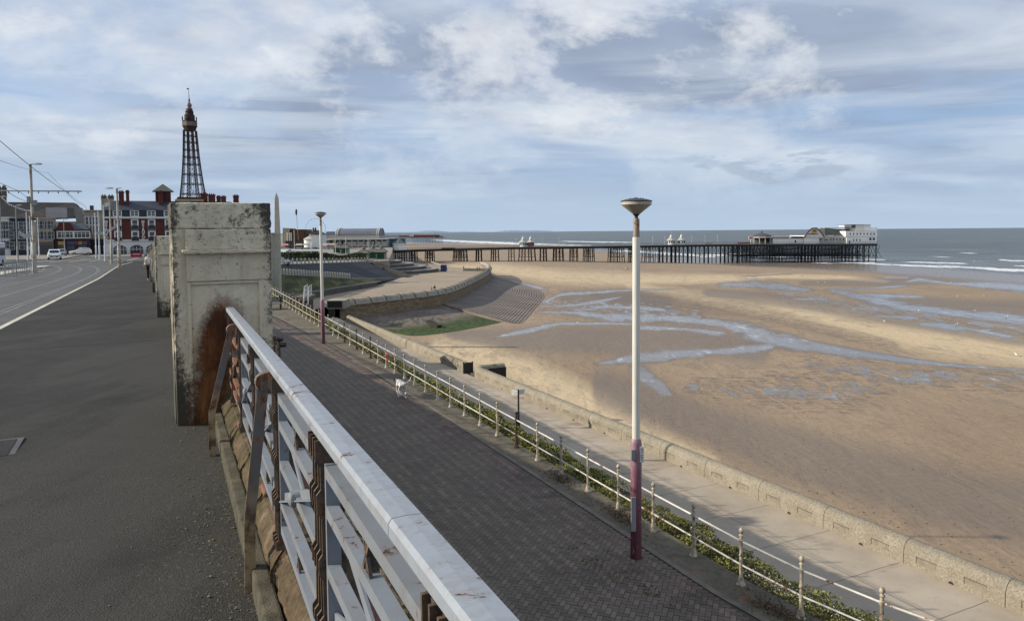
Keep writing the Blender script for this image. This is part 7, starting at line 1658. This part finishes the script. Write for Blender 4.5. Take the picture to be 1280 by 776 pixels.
# green shuttered kiosks
M_green = mat_n('green_shutter', (0.012, 0.075, 0.05), 0.15, 0.5); M_ktile = mat_n('kiosk_roof', (0.12, 0.12, 0.10), 0.2, 0.8)
def kiosk(px, yb, D, label):
    c = atD(px, yb, D); t = thing('kiosk', label, 'kiosk', c, 0, 'green shuttered kiosks')
    box_p(t, 'walls', M_cstone, -1.5, 1.5, 0, 3, 0, 2.4); box_p(t, 'shutter', M_green, -1.15, 1.15, -0.06, -0.005, 0.35, 1.9); box_p(t, 'sign_band', mat_n('band_green', (0.015, 0.06, 0.045), 0.1, 1), -1.6, 1.6, -0.12, -0.065, 2.0, 2.35)
    prism_roof(t, 'roof', M_ktile, -2.1, 2.1, -0.7, 3.7, 2.4, 3.5, inx=1.2, iny=1.5); q = MB(); q.lathe((0, 1.5, 3.4), [(0.7, 0), (0.65, 0.5), (0.3, 1.0), (0.12, 1.2), (0, 1.9)], 10); q.build('cupola', M_ktile, t)
kiosk(453.6, 326, 236, 'leftmost big green shuttered kiosk at the top of the curved steps'); kiosk(465.5, 324, 244, 'middle green shuttered kiosk at the top of the curved steps'); kiosk(475.8, 324.6, 240, 'rightmost green shuttered kiosk at the top of the curved steps')
kiosk(430.5, 317.5, 300, 'small far green kiosk behind the hedge, right one'); kiosk(421.5, 317, 305, 'small far green kiosk behind the hedge, left one')
for (px, yb, yt_, lb) in ((368.5, 327, 287, 'white lamp pole standing in the hedge left of the near slope lamp'), (419.5, 322, 297, 'thin pale pole left of the three kiosks'), (432.5, 320, 296, 'thin pale pole in front of the pier hall centre'), (460.5, 322, 298, 'thin pale pole above the middle kiosk')):
    D_ = 215 if px < 400 else 260; b_ = atD(px, yb, D_); h = atD(px, yt_, D_).z - b_.z; t = thing('slim_pole', lb, 'pole', b_, 0, 'slim poles of the far promenade'); q = MB(); q.lathe((0, 0, 0), [(0.16, -0.5), (0.16, 1.2), (0.1, 1.3), (0.08, h)], 8); q.build('pole', M_polew, t)
for i, (px, yb, D, mt, lb, an) in enumerate(((358, 318.6, 262, M_carw, 'white vehicle farthest left on the far promenade road', 1.3), (365.5, 319, 262, M_cards, 'grey vehicle beside the white one on the far promenade', 1.5), (350.5, 331.2, 160, M_cards, 'silver car nose at the top of the dark slope', 1.3))):
    car(px, yb, mt, lb, an, D=D, van=(i == 0))
for i in range(9):
    px = 357 + i * 5.1; c = atD(px, 310, 380); q = MB(); q.lathe(c, [(0.5, -3.5), (1.0, -1.5), (0.9, 0.4), (0, 0.9)], 8)
# people-sized stalls and awnings in front of the pier hall
seed(8)
for i, (px, c_) in enumerate(((356, (0.5, 0.2, 0.2)), (373.5, (0.42, 0.36, 0.28)), (382, (0.2, 0.25, 0.22)), (407, (0.5, 0.3, 0.3)), (414.5, (0.4, 0.3, 0.2)))):
    b_ = atD(px, 309.5, 392); t = thing('market_stall', ['stall with red canopy beside the brown hall', 'beige stall right of the brown hall', 'dark green stall before the white pavilion', 'pinkish stall right of the lamp post', 'tan stall left of the barrel roof'][i], 'stall', (b_.x, 392, -8.6), 0, 'stalls before the pier hall')
    box_p(t, 'counter', M_pc, -1.6, 1.6, 0, 2, 0, 1.1); prism_roof(t, 'canopy', flat('canopy_%s' % 'abcde'[i], c_), -2, 2, -0.5, 2.5, 2.3, 3.1, inx=0.6)
    for sx in (-1.5, 1.5): box_p(t, 'post', M_poleg, sx - 0.06, sx + 0.06, 0.0, 0.12, 0, 2.4)

# ------------------------------------------------------------------ the pier
Dp = 462.0
M_ironp = mat_n('pier_iron', (0.022, 0.022, 0.024), 0.2, 0.3, 0.8); M_deck = mat_n('pier_deck', (0.16, 0.15, 0.14), 0.15, 0.2)
t = thing('pier', 'long iron legged pier reaching from the promenade out to sea', 'pier', atD(640, 329, Dp))
DK = [(486, 313.2), (520, 311.6), (560, 310.4), (640, 308.6), (700, 308.0), (770, 307.0), (900, 305.0), (1000, 304.6), (1097, 304.2)]
def deck_y(px): return float(np.interp(px, [a for a, b in DK], [b for a, b in DK]))
q = MB(); q2 = MB()
for i in range(len(DK) - 1):
    (xa, ya), (xb, yb_) = DK[i], DK[i + 1]; a, b_ = atD(xa, ya, Dp), atD(xb, yb_, Dp)
    wd = 12 if xa < 900 else 34; wd2 = 12 if xb <= 900 else 34
    q.add([a, b_, b_ + Vector((0, wd2, 0)), a + Vector((0, wd, 0)), a - Vector((0, 0, 0.55)), b_ - Vector((0, 0, 0.55)), b_ + Vector((0, wd2, -0.55)), a + Vector((0, wd, -0.55))], [(3, 2, 1, 0), (0, 1, 5, 4), (4, 5, 6, 7), (2, 3, 7, 6)])
    q2.bar(a + Vector((0, 0.4, -1.1)), b_ + Vector((0, 0.4, -1.1)), 0.4, 1.0); q2.bar(a + Vector((0, wd - 0.5, -1.1)), b_ + Vector((0, wd2 - 0.5, -1.1)), 0.4, 1.0)
q.build('deck', M_deck, t, world=True); q2.build('girder', M_ironp, t, world=True)
def rail_run(y_off, nm):
    q = MB()
    for hh in (0.6, 1.1): q.tube([atD(x, y, Dp) + Vector((0, y_off, hh)) for x, y in DK], 0.06, 4)
    for px in np.arange(490, 1096, 3.2): p = atD(px, deck_y(px), Dp) + Vector((0, y_off, 0)); q.bar(p, p + Vector((0, 0, 1.15)), 0.08)
    q.build(nm, M_poleg, t, world=True)
rail_run(0.1, 'front_railing'); rail_run(11.8, 'back_railing')
def legbottom(px):
    p = at(px, 329, lambda v_: zsand(v_)); X = atD(px, 329, Dp); return float(zsand_np(np.array(X.x), np.array(Dp))) - 0.8
def trestle(pxs, r=0.27, brace_=True, dep=11, splay=0.0, rows_=(0.8, 10.6)):
    q = MB(); pts = []
    for k, px in enumerate(pxs):
        top_ = atD(px, deck_y(px), Dp) - Vector((0, 0, 0.9)); lb_ = legbottom(px); sg = (k - (len(pxs) - 1) / 2) * splay
        for dy_ in rows_: q.tube([top_ + Vector((0, dy_, 0)), Vector((top_.x + sg, top_.y + dy_, lb_))], r, 6)
        pts.append((top_.x, top_.z, lb_))
        zm = lb_ + (top_.z - lb_) * 0.42
        q.bar((top_.x, Dp + rows_[0], zm), (top_.x, Dp + rows_[-1], zm), 0.25)
        q.bar((top_.x, Dp + rows_[0], zm), (top_.x, Dp + rows_[-1], top_.z), 0.12); q.bar((top_.x, Dp + rows_[-1], zm), (top_.x, Dp + rows_[0], top_.z), 0.12)
    if brace_ and len(pts) > 1:
        for (x0, z0, l0), (x1, z1, l1) in zip(pts[:-1], pts[1:]):
            for f in (0.40,): q.bar((x0, Dp + 0.8, l0 + (z0 - l0) * f), (x1, Dp + 0.8, l1 + (z1 - l1) * f), 0.25)
            for (fa, fb) in ((0.42, 1.0),): q.bar((x0, Dp + 0.8, l0 + (z0 - l0) * fa), (x1, Dp + 0.8, l1 + (z1 - l1) * fb), 0.1); q.bar((x0, Dp + 0.8, l0 + (z0 - l0) * fb), (x1, Dp + 0.8, l1 + (z1 - l1) * fa), 0.1)
            q.bar((x0, Dp + 0.8, z0 - 0.3), (x0 + 0.8, Dp + 0.8, z0 + 0.6), 0.15)
    q.build('trestle', M_ironp, t, world=True)
for g in ((491, 494), (499, 502, 505), (511.5, 515, 518.5), (531.5, 534.5, 537.5, 540.2), (567, 570, 573, 575.5, 578.5, 582), (595, 597.5, 601), (614, 616.5, 619, 622.5), (636, 639, 642.5), (649.5, 653, 656.5, 661, 664, 668.5), (676, 680, 683), (693, 696, 700, 704), (714, 717.5, 722), (731.5, 735, 738, 742.5), (763.5, 767, 771.5, 774.5, 780), (789, 790.5), (806.5, 811.5, 816.5)):
    trestle(g, splay=0.25)
for px in np.arange(823, 922, 5.2): trestle((px, px + 0.9) if int(px) % 3 == 0 else (px,), r=0.25)
for i, px in enumerate(np.arange(924, 1082, 4.3)): trestle((px, px + 1.6), r=0.15, rows_=(0.8, 16, 33))
for px in (1087, 1096): trestle((px,), r=0.3, rows_=(0.8, 16, 33))
q = MB()
for py in (317.2, 323.5): a, b_ = atD(948, py, Dp), atD(1081, py, Dp); q.bar(a + Vector((0, 0.6, 0)), b_ + Vector((0, 0.6, 0)), 0.35); q.bar(a + Vector((0, 16, 0)), b_ + Vector((0, 16, 0)), 0.35)
seed(6)
for px in np.arange(926, 1096, 4.0):
    a, b_ = atD(px, 306, Dp + 3), atD(px + random.uniform(4, 9), 323, Dp + 3); q.bar(a, b_, 0.16); a, b_ = atD(px + 6, 306, Dp + 3), atD(px, 323, Dp + 3); q.bar(a, b_, 0.16)
q.build('cross_bracing', M_ironp, t, world=True)
q = MB()
for px in np.arange(752, 786, 3): a, b_ = atD(px, 308.5, Dp), atD(px + 3, 310.8, Dp); q.bar(a, b_, 0.25); q.bar(atD(px + 3, 308.5, Dp), atD(px, 310.8, Dp), 0.25)
a, b_ = atD(552, 309.8, Dp - 0.3), atD(569, 313.2, Dp); q.box(a.x, b_.x, a.y, a.y + 0.5, b_.z, a.z)
q.build('girder_repair', M_ironp, t, world=True)
# entrance kiosk, domed kiosks
M_kg = mat_n('grey_green_roof', (0.10, 0.13, 0.13), 0.15, 0.4)
t = thing('entrance_pavilion', 'white octagonal pier pavilion with grey green roof beside a green shed', 'pavilion', atD(497, 311.5, 430)); c = atD(497.3, 312.5, 430)
q = MB(); q.lathe((c.x, 436, 0), [(3.9, c.z), (3.9, atD(497, 306.2, 430).z), (4.2, atD(497, 305.6, 430).z), (4.2, atD(497, 304.2, 430).z)], 8); q.build('walls', M_pcw, t, world=True)
q = MB(); q.lathe((c.x, 436, 0), [(4.4, atD(497, 304.2, 430).z), (2.6, atD(497, 301.5, 430).z), (0.8, atD(497, 299.2, 430).z), (0, atD(497, 298.3, 430).z)], 8); q.build('roof', M_kg, t, world=True)
t = thing('green_shed', 'dull green shed between the pier hall and the white pavilion', 'shed', atD(487, 311, 436)); bp(t, 'walls', mat_n('shed_green', (0.07, 0.12, 0.12), 0.15, 0.3), 482.8, 504.5, 299, 312.5, 441, 8); bp(t, 'roof', M_kg, 482.4, 505, 298.3, 299, 440.5, 9)
def dome_kiosk(px, label, red=False):
    c = atD(px, deck_y(px), Dp); t = thing('domed_kiosk', label, 'kiosk', c + Vector((0, 5, 0)), 0, 'domed kiosks along the pier'); 
    q = MB(); q.lathe((0, 0, 0), [(2.0, 0), (2.0, 2.6), (2.1, 2.65)], 8); q.build('walls', flat('kiosk_red', (0.35, 0.07, 0.05)) if red else M_pcw, t)
    q = MB(); q.lathe((0, 0, 2.6), [(3.0, 0), (2.9, 0.25), (1.5, 1.2), (1.0, 2.0), (0.9, 2.1)], 8); q.build('roof', M_pc, t)
    q = MB(); q.lathe((0, 0, 4.7), [(0.7, -0.2), (0.85, 0.4), (0.6, 1.05), (0.2, 1.4), (0.08, 1.7), (0.05, 2.8), (0, 2.8)], 12); q.build('dome', M_whitew, t, smooth=True)
    q = MB(); 
    for k in range(8): a_ = k * pi / 4; q.box(2.0 * cos(a_) - 0.4, 2.0 * cos(a_) + 0.4, 2.0 * sin(a_) - 0.15, 2.0 * sin(a_) + 0.15, 0.9, 2.1)
    q.build('counter_window', M_glass, t)
dome_kiosk(654, 'left domed kiosk of the pair near the pier middle'); dome_kiosk(663.5, 'domed kiosk with red walls near the pier middle', True)
dome_kiosk(841, 'left domed kiosk of the white pair right of the tall lamp'); dome_kiosk(854, 'right domed kiosk of the white pair right of the tall lamp')
seed(14)
for i, px in enumerate((645, 668, 679, 700, 820, 831, 870, 887, 903, 1012, 1030, 950)):
    if px > 905: continue
    c = atD(px, deck_y(px), Dp); t = thing('pier_lamp', 'thin pale lamp standard on the pier railing', 'lamp', c + Vector((0, random.choice((0.3, 11)), 0)), 0, 'lamp standards on the pier'); q = MB(); q.lathe((0, 0, 0), [(0.09, 0), (0.06, 4.6), (0, 4.6)], 5); q.build('post', M_polew, t); q = MB(); q.lathe((0, 0, 4.6), [(0.1, 0), (0.28, 0.2), (0.15, 0.5), (0, 0.55)], 6); q.build('lantern', M_polew, t)
# buildings at the pier head
t = thing('carousel_pavilion', 'dark roofed open pavilion with small white sign on the pier head', 'pavilion', atD(952, 304, Dp))
c = atD(952, 304.6, Dp + 9); z = lambda y: atD(952, y, Dp + 9).z
q = MB(); q.lathe((c.x, Dp + 9, 0), [(7.4, z(296.0)), (5.8, z(294.2)), (3.0, z(292.4)), (0.6, z(291.3)), (0.4, z(289.5)), (0, z(288))], 12); q.build('roof', mat_n('carousel_roof', (0.075, 0.07, 0.068), 0.15, 0.4), t, world=True)
q = MB(); q.lathe((c.x, Dp + 9, 0), [(7.5, z(297.3)), (7.5, z(296.0)), (7.0, z(295.8))], 12); q.build('fascia', M_pc, t, world=True)
for k in range(12): q = MB(); a_ = 2 * pi * k / 12; q.tube([(c.x + 6.8 * cos(a_), Dp + 9 + 6.8 * sin(a_), z(304.6)), (c.x + 6.8 * cos(a_), Dp + 9 + 6.8 * sin(a_), z(297.2))], 0.28, 5); q.build('column', M_pc, t, world=True)
q = MB(); q.lathe((c.x, Dp + 9, 0), [(4.8, z(304.6)), (4.8, z(297.5))], 10); q.build('drum', mat_n('drum_dark', (0.05, 0.048, 0.045), 0.3, 0.4), t, world=True)
bp(t, 'sign_board', M_pcw, 935.8, 941.8, 295.2, 299.4, Dp + 1, 0.3)
bp(t, 'red_panel', flat('board_red', (0.4, 0.04, 0.04)), 936.6, 940.8, 296.5, 298.0, Dp + 0.8, 0.15)
q = MB(); a, b_ = atD(922, 304.6, Dp + 0.3), atD(938, 302.8, Dp + 0.3); q.box(a.x, b_.x, a.y, a.y + 0.3, a.z, b_.z); tag(q.build('red_fence', flat('fence_red', (0.30, 0.05, 0.05))), 'low red fence on the pier deck before the pavilion', 'fence')
t = thing('pier_theatre', 'white pier head theatre with round gable, yellow oval emblem and dark green roof', 'building', atD(1030, 304, Dp))
bp(t, 'entrance_wing', M_pcw, 966.5, 1004, 297.6, 304.6, Dp + 2, 20); bp(t, 'wing_roof', M_pc, 965.5, 1006, 295.3, 296.6, Dp + 1, 22); bp(t, 'wing_band', M_dark, 968, 1004.5, 297.0, 298.0, Dp + 1.6, 0.3)
bp(t, 'main_wall', M_pcw, 1005, 1024, 294.5, 304.6, Dp + 1, 24); bp(t, 'north_wall', M_pc, 1022, 1060, 296.3, 304.4, Dp + 1.8, 22)
q = MB(); cg = atD(1018, 297, Dp + 0.2); half = 12.8 * Dp / FPX; hh = atD(1018, 285.0, Dp).z - cg.z
G = [(-half, 0)] + [(-half * 0.80, hh * 0.38), (-half * 0.5, hh * 0.78), (-half * 0.22, hh * 0.99), (half * 0.2, hh), (half * 0.45, hh * 0.80), (half * 0.78, hh * 0.36)] + [(half, 0)]
q.extp(G, Matrix.Translation(cg), 1.0); q.build('gable', M_whitew, t, world=True)
q = MB()
for k in range(len(G) - 1): q.bar(cg + Vector((G[k][0], -0.1, G[k][1])), cg + Vector((G[k + 1][0], -0.1, G[k + 1][1])), 0.6, 0.5)
q.build('gable_trim', flat('trim_maroon', (0.09, 0.02, 0.03)), t, world=True)
q = MB(); ce = atD(1018, 288.6, Dp); Mx = Matrix.Rotation(radians(90), 4, 'X'); q.lathe(ce, [(0, 0.1), (2.0, 0.1), (2.0, 0.3), (0, 0.3)], 20, Matrix.Diagonal((1, 1, 0.62, 1)) @ Mx); em = q.build('emblem', flat('emblem_yellow', (0.55, 0.38, 0.06)), t, world=True)
q = MB(); q.lathe(ce, [(0, 0.31), (1.25, 0.31), (1.25, 0.36), (0, 0.36)], 16, Matrix.Diagonal((1, 1, 0.5, 1)) @ Mx); q.build('emblem_centre', flat('emblem_dark', (0.22, 0.10, 0.03)), t, world=True)
bp(t, 'name_band', M_dark, 1010, 1022, 292.0, 292.8, Dp - 0.1, 0.2)
q = MB(); a = [atD(x, y, Dp + d_) for x, y, d_ in ((1031, 294.6, 4), (1056, 294.4, 4), (1075, 288.2, 12), (1031, 285.0, 12))]; q.add(a + [v_ + Vector((0, 8, 0)) for v_ in a], [(0, 1, 2, 3), (0, 3, 7, 4), (1, 5, 6, 2), (3, 2, 6, 7)]); q.build('green_roof', mat_n('green_grey_roof', (0.045, 0.052, 0.045), 0.3, 0.25), t, world=True)
bp(t, 'roof_ridge', M_pc, 1030.5, 1062, 284.4, 285.3, Dp + 12, 1.0); bp(t, 'lower_wall', M_pc, 1031, 1058, 294.6, 296.4, Dp + 3, 4)
t2 = thing('pier_flats', 'stepped white block with rows of small windows at the sea end of the pier', 'building', atD(1078, 304, Dp))
bp(t2, 'lower_storey', M_pcw, 1058.2, 1096, 296.0, 304.4, Dp + 1.2, 28); bp(t2, 'upper_storey', M_pcw, 1057, 1096.6, 288.6, 296.0, Dp + 1.0, 26); bp(t2, 'penthouse', M_whitew, 1070, 1080.0, 280.8, 288.6, Dp + 3, 16); bp(t2, 'penthouse_end', M_pcw, 1080.0, 1088.4, 280.8, 288.6, Dp + 3.4, 16); bp(t2, 'step', M_pcw, 1088.4, 1096.8, 284.4, 288.6, Dp + 3, 14); bp(t2, 'canopy', M_whitew, 1055.5, 1070, 281.3, 283.8, Dp + 4, 8); bp(t2, 'roof_line', M_poleg, 1055, 1088.8, 280.4, 280.8, Dp + 2.5, 17)
bp(t2, 'glazed_lobby', M_glass, 1064.5, 1069.5, 281.8, 285, Dp + 3.8, 0.15)
for i, px in enumerate((1062.2, 1066.5, 1070.8, 1075.1, 1079.4, 1083.7, 1088, 1092)): bp(t2, 'window', M_glass, px, px + 1.3, 291.2, 293.6, Dp + 0.9, 0.15)
for px in (1066.6, 1070.4, 1074.6): bp(t2, 'window', M_glass, px, px + 1.1, 298.6, 301.6, Dp + 1.1, 0.15)
for px in (1086.6, 1091): bp(t2, 'window', M_glass, px, px + 2.8, 297.2, 300.4, Dp + 1.1, 0.15)
for i, px in enumerate((1038, 1041.5, 1045.5, 1049.5, 1054)): bp(t, 'window', M_glass, px, px + 1.3, 297.8, 300.4, Dp + 1.7, 0.15)
for px in (1023.2, 1030.6): bp(t, 'window', M_glass, px, px + 3.6, 299.2, 300.6, Dp + 1.7, 0.15)
bp(t, 'doorway', M_dark, 993.4, 995.2, 300.4, 303.4, Dp + 1.9, 0.15); bp(t, 'doorway', M_dark, 1061.5, 1063, 301, 304.2, Dp + 0.9, 0.15)

# ------------------------------------------------------------------ second pier far beyond
D2 = 1180.0
t = thing('second_pier', 'far low pier with white roofed hall standing on thin legs beyond the near pier', 'pier', atD(530, 303, D2))
bp(t, 'deck', M_deck, 478, 556, 297.0, 297.9, D2, 25); bp(t, 'hall', mat_n('hall_red', (0.20, 0.08, 0.08), 0.1, 0.1), 512, 548, 293.6, 297.0, D2, 24); bp(t, 'hall_roof', M_whitew, 518, 543, 291.0, 293.6, D2 - 1, 22); bp(t, 'front_turret', M_whitew, 512, 517, 291.8, 295.8, D2 - 2, 12); bp(t, 'low_buildings', mat_n('stall_reds', (0.24, 0.12, 0.11), 0.3, 0.05), 498, 512, 294.2, 296.8, D2, 14); bp(t, 'rear_building', mat_n('rear_building', (0.20, 0.15, 0.18), 0.2, 0.05), 545, 553, 295.0, 297, D2, 14); bp(t, 'white_roofs', M_pc, 473, 497, 294.0, 296.8, D2 - 40, 14)
for px in np.arange(516, 553, 1.9): q = MB(); a, b_ = atD(px, 297.8, D2), atD(px, 304.0, D2); q.tube([a, b_ - Vector((0, 0, 1))], 0.28, 4); q.tube([a + Vector((0, 18, 0)), b_ + Vector((0, 18, -1))], 0.28, 4); q.build('leg', M_poleg, t, world=True)
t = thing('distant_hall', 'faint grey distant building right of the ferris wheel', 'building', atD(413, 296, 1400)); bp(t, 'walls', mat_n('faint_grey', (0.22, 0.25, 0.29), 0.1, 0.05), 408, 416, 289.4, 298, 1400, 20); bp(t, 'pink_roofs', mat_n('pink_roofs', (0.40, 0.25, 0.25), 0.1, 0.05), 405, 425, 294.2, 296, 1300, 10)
